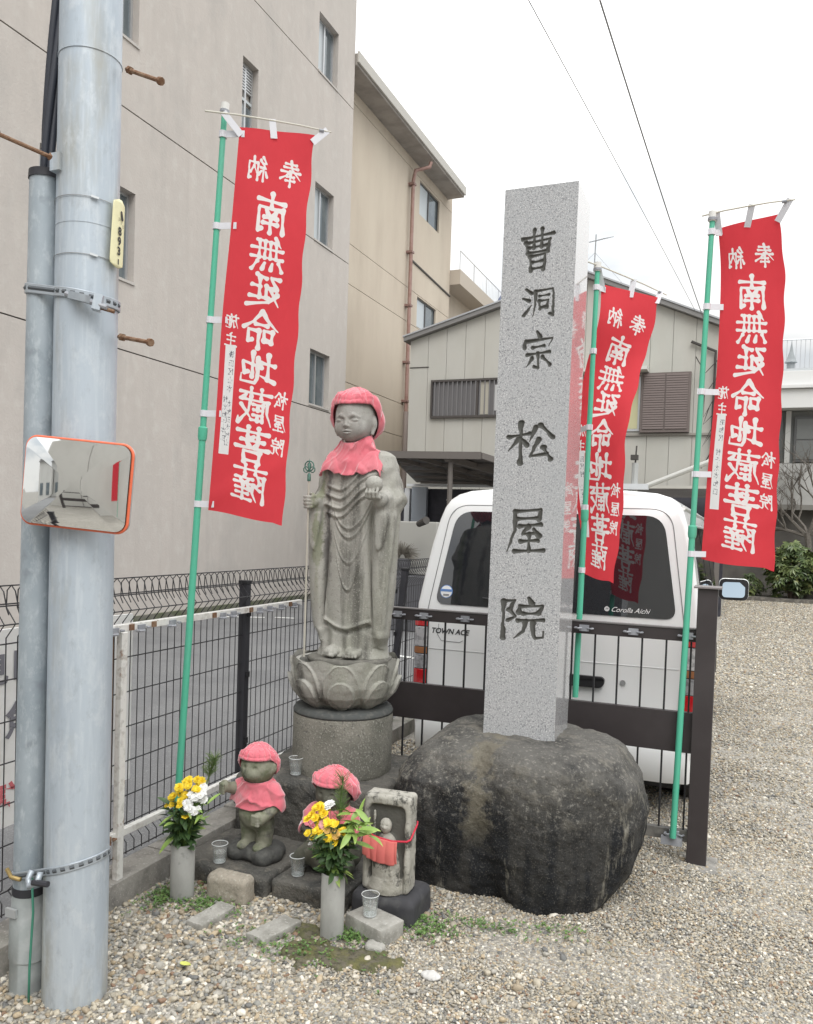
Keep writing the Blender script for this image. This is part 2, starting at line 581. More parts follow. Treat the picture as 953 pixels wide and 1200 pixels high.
# ------------------------------------------------------------------ brushed characters as strokes on a 100 x 100 field
GL = {
'曹': "5,22 95,13|38,3 38,44|62,2 60,42|15,31 22,56|16,33 84,26 78,54|22,44 76,40|22,56 78,53|28,64 32,98|28,65 72,60 68,96|34,79 66,76|33,94 67,92",
'洞': "10,6 26,20|3,36 20,44|6,90 28,58t|38,14 38,60 32,96t|38,15 88,9 90,30 90,94 80,88|50,31 76,28|50,46 53,72|50,47 76,44 72,68|53,68 72,65",
'宗': "45,0 55,14|13,22 11,40|14,25 89,18 80,38t|34,41 66,37|20,59 82,53|50,57 52,94 40,90|34,68 18,90t|64,66 84,86",
'松': "4,36 48,28|28,4 29,96|26,38 4,68t|31,42 42,54|60,14 48,46t|70,10 94,36|66,42 50,80 84,74|77,60 92,86",
'屋': "20,11 82,6 78,25|24,26 78,23|21,11 22,50 5,94t|32,41 84,36|54,41 40,57 76,54|66,46 80,60|36,72 78,69|57,58 57,90|22,93 92,89",
'院': "12,12 35,9 25,31|25,31 37,46 23,55|12,12 13,97|66,2 71,13|47,21 44,36|47,22 93,18 86,34|54,38 84,36|43,55 96,50|60,55 56,78 36,96t|75,55 75,84 80,93 96,90 97,75t",
'南': "12,22 90,15|50,1 50,34|16,38 13,95|16,39 86,34 85,93 75,88|35,43 42,55|64,42 57,54|32,61 70,59|30,75 72,73|50,60 50,96",
'無': "29,2 13,27t|26,16 82,11|6,37 96,32|5,61 97,57|26,17 25,60|42,16 42,60|58,14 58,60|74,13 74,60|16,71 7,93|34,74 38,91|56,74 63,91|78,71 93,93",
'延': "74,5 46,15|64,13 64,66|64,37 86,34|45,36 45,66|38,68 91,64|8,14 33,11 15,41|15,41 35,41 9,87t|13,56 36,78 97,88",
'命': "50,2 28,30 3,50t|50,4 72,29 98,46|34,39 66,36|17,54 20,82|17,55 42,52 40,79|20,80 40,77|56,54 56,99|56,55 85,51 85,82 74,78",
'地': "3,38 41,33|22,11 22,76|3,82 43,68t|41,46 93,33 88,64 79,60|66,8 66,72|51,22 51,78 58,89 97,86 97,66t",
'蔵': "5,16 95,11|34,3 34,25|64,1 64,24|12,35 93,30|15,35 16,64 3,97t|62,22 70,64 97,95|97,95 97,78t|90,46 56,86t|77,18 88,29|28,44 28,87|29,45 56,43|29,58 54,57|29,72 54,71|29,86 60,84|42,45 42,58|42,72 42,86",
'菩': "5,16 95,11|34,3 34,27|64,1 64,26|46,25 55,33|17,39 83,35|34,43 41,54|66,41 58,53|3,60 97,55|27,68 30,97|27,69 74,66 71,95|31,93 70,91",
'薩': "5,14 95,9|34,1 34,23|64,0 64,22|10,32 29,29 21,48|21,48 32,60 19,67|10,32 10,99|60,25 65,33|41,39 90,35|53,42 58,49|77,40 70,49|37,54 92,49|40,54 40,76 29,99t|56,57 48,68|52,68 88,65|68,57 68,95|52,81 86,79|43,97 96,93",
'奉': "24,17 77,12|18,31 83,26|6,47 94,42|50,3 43,36 3,74t|54,43 72,60 98,72|34,64 67,62|30,79 71,77|50,54 50,99",
'納': "25,3 8,26 25,28|37,15 9,47 37,44|22,46 22,98|10,60 3,79|33,58 43,73|50,28 50,97|50,29 93,24 93,92 83,88|70,5 68,40 54,72t|70,43 85,66",
'施': "21,3 29,13|3,23 46,18|20,23 20,50 3,94t|21,45 41,42 34,88 27,84|60,3 47,29t|54,18 95,14|47,49 93,38 88,64|70,25 70,76|56,35 56,82 64,93 97,89 97,74t",
'主': "45,3 57,15|17,29 83,24|21,57 79,53|50,27 50,91|5,93 95,88",
'昭': "8,20 8,82|8,21 36,18 36,80|8,48 36,47|8,79 36,78|46,18 88,14 84,46 75,42|66,18 46,50t|50,58 50,94|50,59 88,56 86,92|50,91 86,89",
'和': "37,5 12,17|4,35 48,30|28,14 28,95|26,36 5,68t|30,40 47,57|58,34 58,84|58,35 92,32 90,82|58,81 90,79",
'区': "10,12 91,9|12,12 12,92 93,90|71,24 27,78t|31,30 77,75",
'田': "14,16 14,91|14,17 86,14 86,89|14,88 86,87|50,16 50,88|14,52 86,50",
'山': "50,6 50,88|16,40 16,89 84,87|84,38 84,92",
'本': "8,29 92,25|50,3 50,97|46,30 7,77t|54,30 95,75|34,75 67,73",
'村': "4,30 48,26|26,5 26,97|24,34 3,68t|30,38 47,53|54,34 97,29|80,5 80,94 69,86|60,50 71,65",
'太': "8,34 92,29|50,3 46,44 6,94t|51,40 96,92|42,74 54,88",
'千': "70,8 24,20|6,50 94,44|50,14 50,97",
}

def glyph_sdf(ch, X, Y, r0, jit=0.0):
    """distance (field units) to the strokes; X, Y arrays in 0..100 field space; negative inside"""
    D = np.full(X.shape, 50.0)
    for si, st in enumerate(GL[ch].split('|')):
        tp = st.endswith('t')
        P = np.array([[float(v) for v in p.split(',')] for p in st.rstrip('t').split(' ')])
        seg = np.linalg.norm(np.diff(P, axis=0), axis=1); tot = seg.sum(); u0 = 0
        for i in range(len(seg)):
            a, b = P[i], P[i + 1]; d = b - a
            t = np.clip(((X - a[0]) * d[0] + (Y - a[1]) * d[1]) / (d @ d), 0, 1)
            u = (u0 + t * seg[i]) / tot
            horiz = abs(d[0]) > abs(d[1]) * 1.4
            if tp: r = r0 * (1.12 - 0.85 * u)
            elif tot < 22: r = r0 * (0.75 + 0.5 * u)
            else: r = r0 * (1.14 - 0.52 * np.sin(np.pi * np.clip(u, 0, 1)) ** 0.8 + 0.10 * (u < 0.12)) * (0.84 if horiz else 1.0)
            q = np.hypot(X - a[0] - t * d[0], Y - a[1] - t * d[1]) - r
            D = np.minimum(D, q)
            u0 += seg[i]
    return D
# ================================================================== SETTING
m_gravel = mat('gravel_ground', (0.40, 0.375, 0.325), 0.9, layers=[
    L('voronoi', 70, (0.20, 0.185, 0.165), 0.25, 0.62, 0.85),
    L('noise', 60, (0.62, 0.59, 0.54), 0.56, 0.68, 0.8, d=2),
    L('noise', 34, (0.22, 0.20, 0.18), 0.58, 0.70, 0.55, d=3, off=3),
    L('noise', 0.55, (0.30, 0.28, 0.25), 0.45, 0.70, 0.35, d=6, off=9),
    L('noise', 1.4, (0.47, 0.445, 0.40), 0.50, 0.70, 0.4, d=4, off=5)],
    bump=[(L('voronoi', 60), 0.9, 0.008), (L('noise', 9, d=5), 0.4, 0.02)])
m_asph = mat('asphalt', (0.15, 0.15, 0.153), 0.92, layers=[
    L('noise', 130, (0.30, 0.30, 0.30), 0.54, 0.66, 0.7, d=2),
    L('noise', 1.3, (0.115, 0.115, 0.12), 0.45, 0.65, 0.6),
    L('noise', 0.5, (0.19, 0.19, 0.19), 0.5, 0.7, 0.6, off=4)],
    bump=[(L('noise', 150, d=2), 0.6, 0.004)])
m_line = mat('road_paint', (0.72, 0.72, 0.70), 0.7, layers=[L('noise', 30, (0.25, 0.25, 0.25), 0.55, 0.66, 0.6)])
m_conc = mat('kerb_concrete', (0.30, 0.285, 0.26), 0.92, layers=[
    L('noise', 9, (0.13, 0.125, 0.115), 0.46, 0.66, 0.75, d=6),
    L('noise', 90, (0.45, 0.43, 0.40), 0.58, 0.70, 0.6, d=2),
    L('noise', 3.0, (0.10, 0.11, 0.075), 0.55, 0.68, 0.55, off=2)],
    bump=[(L('noise', 60, d=5), 0.6, 0.006), (L('noise', 9), 0.4, 0.012)])

def sheet(name, x0, x1, y0, y1, z, m, cut=1, **t):
    xs = np.linspace(x0, x1, cut + 1); ys = np.linspace(y0, y1, cut + 1)
    V = [(x, y, z) for x in xs for y in ys]
    F = [(i * (cut + 1) + j, (i + 1) * (cut + 1) + j, (i + 1) * (cut + 1) + j + 1, i * (cut + 1) + j + 1) for i in range(cut) for j in range(cut)]
    return obj(name, V, F, m, None, kind='structure', **t)

m_earth = mat('bare_ground', (0.22, 0.205, 0.18), 0.95, layers=[L('noise', 0.4, (0.14, 0.135, 0.125), 0.4, 0.6, 0.8)])
sheet('ground', -600, 600, -600, 600, -0.03, m_earth)
sheet('asphalt_lot', -14, -2.43, -14, 40, -0.012, m_asph)
sheet('gravel_yard', -2.33, 9.0, -6.6, 24.2, 0.0, m_gravel)
sheet('road', -60, 60, -21, -11.5, -0.016, m_asph)
for a, b in (((-6.97, 12.19), (-7.3, 12.1)), ((-7.43, 11.98), (-8.1, 11.6)), ((-2.9, 9.2), (-4.6, 9.6)), ((-3.4, 12.9), (-5.6, 13.1))):
    a, b = Vector((*a, 0)), Vector((*b, 0)); d = (b - a).normalized(); n = Vector((-d.y, d.x, 0)) * 0.05
    obj('parking_line', [tuple(p + Vector((0, 0, -0.006))) for p in (a - n, b - n, b + n, a + n)], [(0, 1, 2, 3)], m_line, kind='structure')

# kerb under the mesh fence, blocks laid end to end
kerb = thing('kerb', (-2.38, 2.0, 0), 'low weathered concrete kerb carrying the black mesh fence', 'kerb')
kerb['kind'] = 'structure'; del kerb['category']
y = 0.6
while y < 9.5:
    b = MB().box((-2.455 + random.uniform(-.003, .003), y + 0.004, -0.15), (-2.30 + random.uniform(-.004, .004), y + 0.596, 0.108 + random.uniform(-.004, .004)))
    b.build('kerb_block', m_conc, kerb, bevel=0.007, seg=2, smooth=True)
    y += 0.6

# ------------------------------------------------------------------ pebbles: geometry-node instances on a point mesh
def pebble_nodes():
    g = bpy.data.node_groups.new('pebbles', 'GeometryNodeTree')
    g.interface.new_socket('Geometry', in_out='INPUT', socket_type='NodeSocketGeometry')
    g.interface.new_socket('Geometry', in_out='OUTPUT', socket_type='NodeSocketGeometry')
    n = g.nodes.new; lk = g.links.new
    gi, go = n('NodeGroupInput'), n('NodeGroupOutput')
    jn = n('GeometryNodeJoinGeometry')
    for i in range(8):
        ico = n('GeometryNodeMeshIcoSphere'); ico.inputs['Subdivisions'].default_value = 2 if i else 2
        ico.inputs['Radius'].default_value = 1.0
        no = n('ShaderNodeTexNoise'); no.noise_dimensions = '4D'
        no.inputs['W'].default_value = i * 7.3; no.inputs['Scale'].default_value = 0.75; no.inputs['Detail'].default_value = 1.0
        sb = n('ShaderNodeVectorMath'); sb.operation = 'SUBTRACT'; sb.inputs[1].default_value = (0.5, 0.5, 0.5)
        lk(no.outputs['Color'], sb.inputs[0])
        ms = n('ShaderNodeVectorMath'); ms.operation = 'SCALE'; ms.inputs['Scale'].default_value = 1.5
        lk(sb.outputs[0], ms.inputs[0])
        sp = n('GeometryNodeSetPosition')
        lk(ico.outputs['Mesh'], sp.inputs['Geometry']); lk(ms.outputs[0], sp.inputs['Offset'])
        ss = n('GeometryNodeSetShadeSmooth')
        lk(sp.outputs[0], ss.inputs['Geometry'])
        tr = n('GeometryNodeTransform')
        tr.inputs['Scale'].default_value = (1.0, 0.72 + 0.05 * (i % 4), 0.5 + 0.06 * (i % 3))
        lk(ss.outputs[0], tr.inputs['Geometry'])
        sm = n('GeometryNodeSetMaterial'); sm.inputs['Material'].default_value = m_peb
        lk(tr.outputs[0], sm.inputs['Geometry'])
        gti = n('GeometryNodeGeometryToInstance')
        lk(sm.outputs[0], gti.inputs[0]); lk(gti.outputs[0], jn.inputs[0])
    iop = n('GeometryNodeInstanceOnPoints')
    lk(gi.outputs[0], iop.inputs['Points']); lk(jn.outputs[0], iop.inputs['Instance'])
    iop.inputs['Pick Instance'].default_value = True
    def attr(nm, tp):
        a = n('GeometryNodeInputNamedAttribute'); a.data_type = tp; a.inputs['Name'].default_value = nm
        return a.outputs['Attribute']
    lk(attr('idx', 'INT'), iop.inputs['Instance Index'])
    lk(attr('rad', 'FLOAT'), iop.inputs['Scale'])
    lk(attr('rot', 'FLOAT_VECTOR'), iop.inputs['Rotation'])
    lk(iop.outputs[0], go.inputs[0])
    return g

# per-stone colour
m_peb = bpy.data.materials.new('pebble_stone'); m_peb.use_nodes = True
_t = m_peb.node_tree; _b = _t.nodes['Principled BSDF']; _b.inputs['Roughness'].default_value = 0.72
_oi = _t.nodes.new('ShaderNodeObjectInfo'); _cr = _t.nodes.new('ShaderNodeValToRGB')
_t.links.new(_oi.outputs['Random'], _cr.inputs[0]); _cr.color_ramp.interpolation = 'CONSTANT'
_cols = [(0.0, (0.339, 0.305, 0.243)), (0.15, (0.460, 0.412, 0.324)), (0.29, (0.240, 0.221, 0.184)), (0.41, (0.579, 0.531, 0.450)), (0.49, (0.339, 0.278, 0.198)),
         (0.61, (0.379, 0.358, 0.315)), (0.71, (0.160, 0.159, 0.153)), (0.78, (0.439, 0.354, 0.240)), (0.85, (0.279, 0.273, 0.248)), (0.94, (0.699, 0.660, 0.576)), (0.98, (0.250, 0.162, 0.108))]
_cr.color_ramp.elements[0].color = (*_cols[0][1], 1)
_cr.color_ramp.elements.remove(_cr.color_ramp.elements[1])
for p, c in _cols[1:]:
    e = _cr.color_ramp.elements.new(p); e.color = (*c, 1)
_no = _t.nodes.new('ShaderNodeTexNoise'); _no.inputs['Scale'].default_value = 2.2; _no.inputs['Detail'].default_value = 4
_tc = _t.nodes.new('ShaderNodeTexCoord'); _t.links.new(_tc.outputs['Object'], _no.inputs[0])
_mx = _t.nodes.new('ShaderNodeMix'); _mx.data_type = 'RGBA'; _mx.blend_type = 'MULTIPLY'; _mx.inputs['Factor'].default_value = 0.5
_t.links.new(_cr.outputs[0], _mx.inputs['A']); _t.links.new(_no.outputs['Fac'], _mx.inputs['B'])
_g2 = _t.nodes.new('ShaderNodeVectorMath'); _g2.operation = 'SCALE'; _g2.inputs['Scale'].default_value = 1.28
_t.links.new(_mx.outputs['Result'], _g2.inputs[0]); _t.links.new(_g2.outputs[0], _b.inputs['Base Color'])

def moss_mask(x, y):
    """where the gravel gives way to moss and soil (1 = moss)"""
    m = np.exp(-(((x + 1.36) / 0.20) ** 2 + ((y - 2.66) / 0.085) ** 2)) + 0.8 * np.exp(-(((x + 1.55) / 0.15) ** 2 + ((y - 2.80) / 0.09) ** 2)) \
        + 0.7 * np.exp(-(((x + 1.2) / 0.12) ** 2 + ((y - 2.74) / 0.07) ** 2)) + 0.6 * np.exp(-(((x + 2.20) / 0.09) ** 2 + ((y - 2.78) / 0.12) ** 2))
    return m + 0.35 * vnoise(x * 22, y * 22, 0, 5)

pts = []
def scatter(n, x0, x1, y0, y1, rf, keep, zlift=0.4):
    x = rng.uniform(x0, x1, n); y = rng.uniform(y0, y1, n)
    k = keep(x, y)
    x, y = x[k], y[k]
    r = np.minimum(rf(x, y) * rng.lognormal(0, 0.28, len(x)), 0.021)
    mm = moss_mask(x, y)
    bare = sstep(0.15, 0.55, fbm(x * 0.9, y * 0.55, 0, 61, 3)) * sstep(-1.2, -0.6, x) * 0.55
    k = (rng.uniform(0, 1, len(x)) > sstep(0.25, 0.7, mm) * 0.80) & (rng.uniform(0, 1, len(x)) > bare)
    x, y, r = x[k], y[k], r[k]
    pts.append(np.stack([x, y, r * zlift * rng.uniform(0.1, 1.3, len(x)) + 0.004 * vnoise(x * 5, y * 5, 0, 2), r], 1))
near = lambda x, y: (x < 0.10 * y + 0.35) & (x > -2.31)
def rs(x, y):
    s = sstep(-1.9, -0.9, x + 0.12 * vnoise(x * 3, y * 3, 0, 9))
    return 0.0088 * (1 - s) + 0.0050 * s
scatter(74000, -2.3, 0.95, 1.9, 5.7, rs, near)
scatter(68000, -1.5, 0.95, 1.9, 4.7, rs, near)
scatter(38000, -0.25, 1.6, 4.6, 9.5, lambda x, y: 0.0068 + 0 * x, near)
scatter(26000, -0.25, 2.0, 9.5, 17.0, lambda x, y: 0.0105 + 0 * x, near)
scatter(26000, -0.3, 2.8, 17.0, 23.0, lambda x, y: 0.014 + 0 * x, near)
scatter(450, -2.3, -0.4, 2.0, 4.6, lambda x, y: 0.0135 + 0 * x, near, 0.5)
beyond = lambda x, y: (x >= 0.10 * y + 0.35) & (rng.uniform(0, 1, x.shape) > sstep(1.5, 4.5, x - 0.10 * y))
scatter(70000, 0.3, 5.0, 1.2, 12.0, lambda x, y: 0.0085 + 0 * x, beyond)
scatter(30000, 0.3, 7.0, 12.0, 23.0, lambda x, y: 0.013 + 0 * x, beyond)
scatter(16000, -2.3, 1.0, 0.4, 1.95, lambda x, y: 0.0085 + 0 * x, lambda x, y: x > -2.31)
PT = np.concatenate(pts)
me = bpy.data.meshes.new('pebbles')
me.vertices.add(len(PT)); me.vertices.foreach_set('co', PT[:, :3].astype(np.float32).ravel())
a = me.attributes.new('rad', 'FLOAT', 'POINT'); a.data.foreach_set('value', PT[:, 3].astype(np.float32))
a = me.attributes.new('idx', 'INT', 'POINT'); a.data.foreach_set('value', rng.integers(0, 8, len(PT)).astype(np.int32))
a = me.attributes.new('rot', 'FLOAT_VECTOR', 'POINT')
a.data.foreach_set('vector', np.stack([rng.normal(0, 0.35, len(PT)), rng.normal(0, 0.35, len(PT)), rng.uniform(0, 6.28, len(PT))], 1).astype(np.float32).ravel())
pb = bpy.data.objects.new('gravel_pebbles', me); COL.objects.link(pb)
pb['kind'] = 'stuff'; pb['label'] = 'loose grey, beige and brown pebbles covering the yard'; pb['category'] = 'gravel'
md = pb.modifiers.new('pebbles', 'NODES'); md.node_group = pebble_nodes()

# moss and small weeds
m_moss = mat('moss', (0.10, 0.10, 0.045), 0.95, layers=[L('noise', 25, (0.13, 0.115, 0.085), 0.45, 0.58, 0.9), L('noise', 60, (0.06, 0.055, 0.035), 0.52, 0.6, 0.8, off=5), L('noise', 12, (0.16, 0.15, 0.05), 0.55, 0.7, 0.7, off=2)],
             bump=[(L('noise', 120, d=3), 1.0, 0.006)])
gx = np.linspace(-2.32, -0.95, 150); gy = np.linspace(2.45, 3.05, 66)
GX, GY = np.meshgrid(gx, gy, indexing='ij')
MM = sstep(0.22, 0.75, moss_mask(GX, GY))
GZ = -0.012 + 0.026 * MM + 0.004 * vnoise(GX * 40, GY * 40, 0, 3) * MM
idx = np.arange(150 * 66).reshape(150, 66)
Fq = np.stack([idx[:-1, :-1], idx[1:, :-1], idx[1:, 1:], idx[:-1, 1:]], -1).reshape(-1, 4)
keepq = MM.ravel()[Fq].max(1) > 0.02
obj('moss', np.stack([GX, GY, GZ], -1).reshape(-1, 3), Fq[keepq], m_moss, None, True, kind='stuff', label='dark green moss patch in the gravel before the vase', category='moss')

m_weed = mat('weed_leaf', (0.10, 0.19, 0.05), 0.6, layers=[L('noise', 30, (0.17, 0.26, 0.07), 0.5, 0.6, 0.8)])
def weed_clump(cx, cy, rx, ry, n, label):
    V = []; F = []
    for _ in range(n):
        x = cx + random.gauss(0, rx); y = cy + random.gauss(0, ry)
        hgt = random.uniform(0.004, 0.024)
        for q in range(random.randint(3, 5)):
            a = random.uniform(0, 6.28); l = random.uniform(0.005, 0.012); wd = l * 0.42
            z0 = hgt * random.uniform(0.5, 1)
            d = Vector((math.cos(a), math.sin(a), random.uniform(0.1, 0.8))); s_ = Vector((-math.sin(a), math.cos(a), 0)) * wd
            p = Vector((x, y, z0 + 0.006)); k = len(V)
            V += [p, p + d * l * 0.5 + s_, p + d * l, p + d * l * 0.5 - s_]
            F.append((k, k + 1, k + 2, k + 3))
    obj('weeds', V, F, m_weed, None, kind='stuff', label=label, category='weeds')
weed_clump(-2.18, 2.80, 0.05, 0.07, 260, 'green weeds at the kerb foot left of the first vase')
weed_clump(-1.98, 2.80, 0.07, 0.04, 240, 'green weeds between first vase and pale paver')
weed_clump(-1.33, 2.84, 0.05, 0.04, 240, 'green weeds right beside the foot of the second vase')
weed_clump(-1.10, 3.03, 0.07, 0.05, 260, 'green weeds spreading right of the carved tablet base')
weed_clump(-0.86, 3.14, 0.10, 0.03, 110, 'sparse green weeds in front of the big boulder')
weed_clump(-0.60, 3.22, 0.10, 0.03, 60, 'sparse green weeds under the right edge of the boulder')
weed_clump(-1.55, 2.66, 0.16, 0.06, 200, 'sparse green weeds around the second pale paver')

# one fallen yellow leaf and a pale shell-like stone
m_yleaf = mat('yellow_leaf', (0.55, 0.58, 0.14), 0.6)
V = []; F = []
for i in range(7):
    t = i / 6; wd = 0.012 * math.sin(math.pi * (0.08 + 0.88 * t)); x = -1.785 + 0.05 * t
    V += [(x, 2.372 - wd - 0.1 * (x + 1.76), 0.024 + 0.006 * t), (x, 2.372 - 0.1 * (x + 1.76), 0.019 + 0.006 * t), (x, 2.372 + wd - 0.1 * (x + 1.76), 0.026 + 0.004 * t)]
    if i: F += [(3 * i - 3, 3 * i, 3 * i + 1, 3 * i - 2), (3 * i - 2, 3 * i + 1, 3 * i + 2, 3 * i - 1)]
obj('fallen_leaf', V, F, m_yleaf, None, True, label='single yellow-green fallen leaf lying on the gravel', category='leaf')
vv = Vol((-0.05, -0.05, -0.03), (0.05, 0.05, 0.035), 0.003)
vv.ell((0, 0, 0), (0.038, 0.026, 0.014)); vv.noise(0.007, 60, 4)
V, F = vv.mesh()
obj('broken_concrete_lump', V + np.array([-0.95, 2.70, 0.012]), F, mat('pale_lump', (0.55, 0.54, 0.52), 0.9), None, True, label='pale broken concrete lump lying alone on the gravel', category='rubble')

# ------------------------------------------------------------------ walls with openings
def holed_wall(y0, y1, z0, z1, holes, x, depth):
    """wall face at x looking to +x, openings (ya, yb, za, zb) with reveals running back to x-depth"""
    ys = sorted({y0, y1, *[h[0] for h in holes], *[h[1] for h in holes]})
    zs = sorted({z0, z1, *[h[2] for h in holes], *[h[3] for h in holes]})
    ys = [v for v in ys if y0 <= v <= y1]; zs = [v for v in zs if z0 <= v <= z1]
    V = [(x, a, b) for a in ys for b in zs]; F = []; nz_ = len(zs)
    for i in range(len(ys) - 1):
        for j in range(len(zs) - 1):
            cy, cz = (ys[i] + ys[i + 1]) / 2, (zs[j] + zs[j + 1]) / 2
            if any(h[0] < cy < h[1] and h[2] < cz < h[3] for h in holes): continue
            F.append((i * nz_ + j, (i + 1) * nz_ + j, (i + 1) * nz_ + j + 1, i * nz_ + j + 1))
    for (a, b, c, d) in holes:
        c2, d2 = max(c, z0), min(d, z1)
        k = len(V)
        V += [(x, a, c2), (x, b, c2), (x, b, d2), (x, a, d2), (x - depth, a, c2), (x - depth, b, c2), (x - depth, b, d2), (x - depth, a, d2)]
        F += [(k, k + 4, k + 5, k + 1), (k + 1, k + 5, k + 6, k + 2), (k + 3, k, k + 4, k + 7)]
        if d <= z1: F.append((k + 2, k + 6, k + 7, k + 3))
    # rim and back so the storey slab has body
    k = len(V)
    V += [(x, y0, z0), (x, y1, z0), (x, y1, z1), (x, y0, z1), (x - 0.2, y0, z0), (x - 0.2, y1, z0), (x - 0.2, y1, z1), (x - 0.2, y0, z1)]
    F += [(k, k + 4, k + 5, k + 1), (k + 1, k + 5, k + 6, k + 2), (k + 2, k + 6, k + 7, k + 3), (k + 3, k + 7, k + 4, k)]
    return V, F

m_stucco = mat('grey_stucco', (0.535, 0.490, 0.452), 0.92, layers=[
    L('noise', 3.0, (0.43, 0.395, 0.365), 0.50, 0.72, 0.5, st=(1, 1.6, 0.09), d=6, off=12),
    L('noise', 1.2, (0.50, 0.46, 0.425), 0.42, 0.62, 0.7, st=(1, 1, 0.25), d=6),
    L('noise', 6, (0.58, 0.55, 0.51), 0.52, 0.68, 0.6, st=(1, 1, 0.6), d=6, off=3),
    L('noise', 0.9, (0.42, 0.395, 0.37), 0.52, 0.66, 0.6, st=(1, 1, 0.5), d=8, r=0.7, off=23),
    L('noise', 0.35, (0.50, 0.465, 0.43), 0.4, 0.7, 0.5, off=8)],
    bump=[(L('noise', 30, d=6), 0.35, 0.01), (L('noise', 4, d=4), 0.3, 0.02)])
m_beige = mat('beige_stucco', (0.55, 0.475, 0.385), 0.92, layers=[
    L('noise', 1.0, (0.44, 0.375, 0.30), 0.45, 0.66, 0.6, st=(1, 1, 0.25), d=6),
    L('noise', 0.5, (0.60, 0.53, 0.43), 0.45, 0.62, 0.6, st=(1, 1.2, 0.5), d=5, off=5)],
    bump=[(L('noise', 25, d=5), 0.25, 0.01)])
m_groove = mat('joint_dark', (0.07, 0.065, 0.06), 0.9)
m_alum = mat('aluminium_frame', (0.55, 0.56, 0.57), 0.35, 0.6)
m_alud = mat('dark_window_frame', (0.10, 0.10, 0.10), 0.4, 0.3)
m_glassw = mat('window_glass', (0.10, 0.125, 0.14), 0.06, 0.0, spec=1.0, layers=[L('noise', 1.5, (0.17, 0.20, 0.21), 0.45, 0.6, 0.7)])
m_frost = mat('frosted_glass', (0.50, 0.54, 0.56), 0.35, 0.0)
m_sill = mat('painted_sill', (0.50, 0.47, 0.44), 0.7)

def side_window(par, x, ya, yb, za, zb, depth, frame=m_alum, split=True, louvre=False, frost=True, ghost=None):
    f = MB(); t = 0.045; xo = x - depth + 0.03; xi = x - depth
    f.box((xi, ya, za), (xo, ya + t, zb)); f.box((xi, yb - t, za), (xo, yb, zb))
    f.box((xi, ya + t, za), (xo, yb - t, za + t)); f.box((xi, ya + t, zb - t), (xo, yb - t, zb))
    ym = (ya + yb) / 2
    if split: f.box((xi, ym - 0.025, za + t), (xo + 0.012, ym + 0.025, zb - t))
    w_ = f.build('window', frame, par)
    zt = zb
    if louvre:
        zt = zb - (zb - za) * 0.45
        for i in range(9):
            z = zb - 0.06 - i * 0.052
            MB().box((xi + 0.002, ya + t, z - 0.014), (xo + 0.01, yb - t, z + 0.014)).build('louvre_slat', m_alum, w_)
        MB().box((xi, ya + t, zt - 0.05), (xo + 0.01, yb - t, zt)).build('transom', m_frost, w_)
        zt -= 0.05
    g1 = MB().box((xi - 0.01, ya + t, za + t), (xi + 0.008, ym, zt - t)); g1.build('pane', m_frost if frost else m_glassw, w_)
    g2 = MB().box((xi - 0.012, ym, za + t), (xi + 0.004, yb - t, zt - t)); g2.build('pane', m_glassw, w_)
    return w_

# ---- grey apartment block on the left
A = thing('apartment_building', (-8.6, 9.0, 0), 'tall grey stucco building with recessed narrow windows beyond the parking lot', 'building')
XA = -8.6
winA = [(15.38, 16.26, 11.13, 12.33), (12.64, 13.15, 8.55, 9.95), (15.40, 16.25, 7.64, 8.83), (15.38, 16.27, 4.17, 5.33), (9.35, 9.93, 8.61, 9.9),
        (9.40, 9.93, 5.13, 6.45), (8.12, 8.95, 5.2, 6.42), (3.2, 4.1, 5.2, 6.4), (3.2, 4.1, 8.6, 9.9), (0.0, 0.9, 5.2, 6.4)]
fl_z = [(-0.03, 4.085), (4.105, 7.595), (7.615, 11.09), (11.11, 15.2)]
m_wall_base = m_stucco
for (a, b) in fl_z:
    hs = [h for h in winA if a < (h[2] + h[3]) / 2 < b]
    V, F = holed_wall(-6.0, 17.08, a, b, hs, XA, 0.16)
    obj('wall', V, F, m_stucco, A)
MB().box((-16, -6.0, -0.03), (XA - 0.17, 17.04, 15.1)).build('core', m_stucco, A)
MB().box((-16, 16.95, -0.03), (XA - 0.012, 17.075, 15.19)).build('end_wall', m_stucco, A)
mbj = MB()
for z in (4.095, 7.605, 11.1): mbj.box((XA - 0.19, -6.0, z - 0.02), (XA - 0.016, 17.06, z + 0.02))
mbj.build('joint', m_groove, A)
for i, h in enumerate(winA):
    side_window(A, XA, *h, 0.15, louvre=(i == 1), frost=(i != 3))
    MB().box((XA - 0.16, h[0] - 0.01, h[2] - 0.035), (XA + 0.02, h[1] + 0.01, h[2] + 0.004)).build('sill', m_sill, A)
# moss line at the wall foot
MB().box((XA - 0.01, 4, -0.02), (XA + 0.06, 17.0, 0.10)).build('plinth', mat('mossy_plinth', (0.16, 0.155, 0.13), 0.95, layers=[L('noise', 3, (0.09, 0.11, 0.05), 0.45, 0.6, 0.8)]), A)

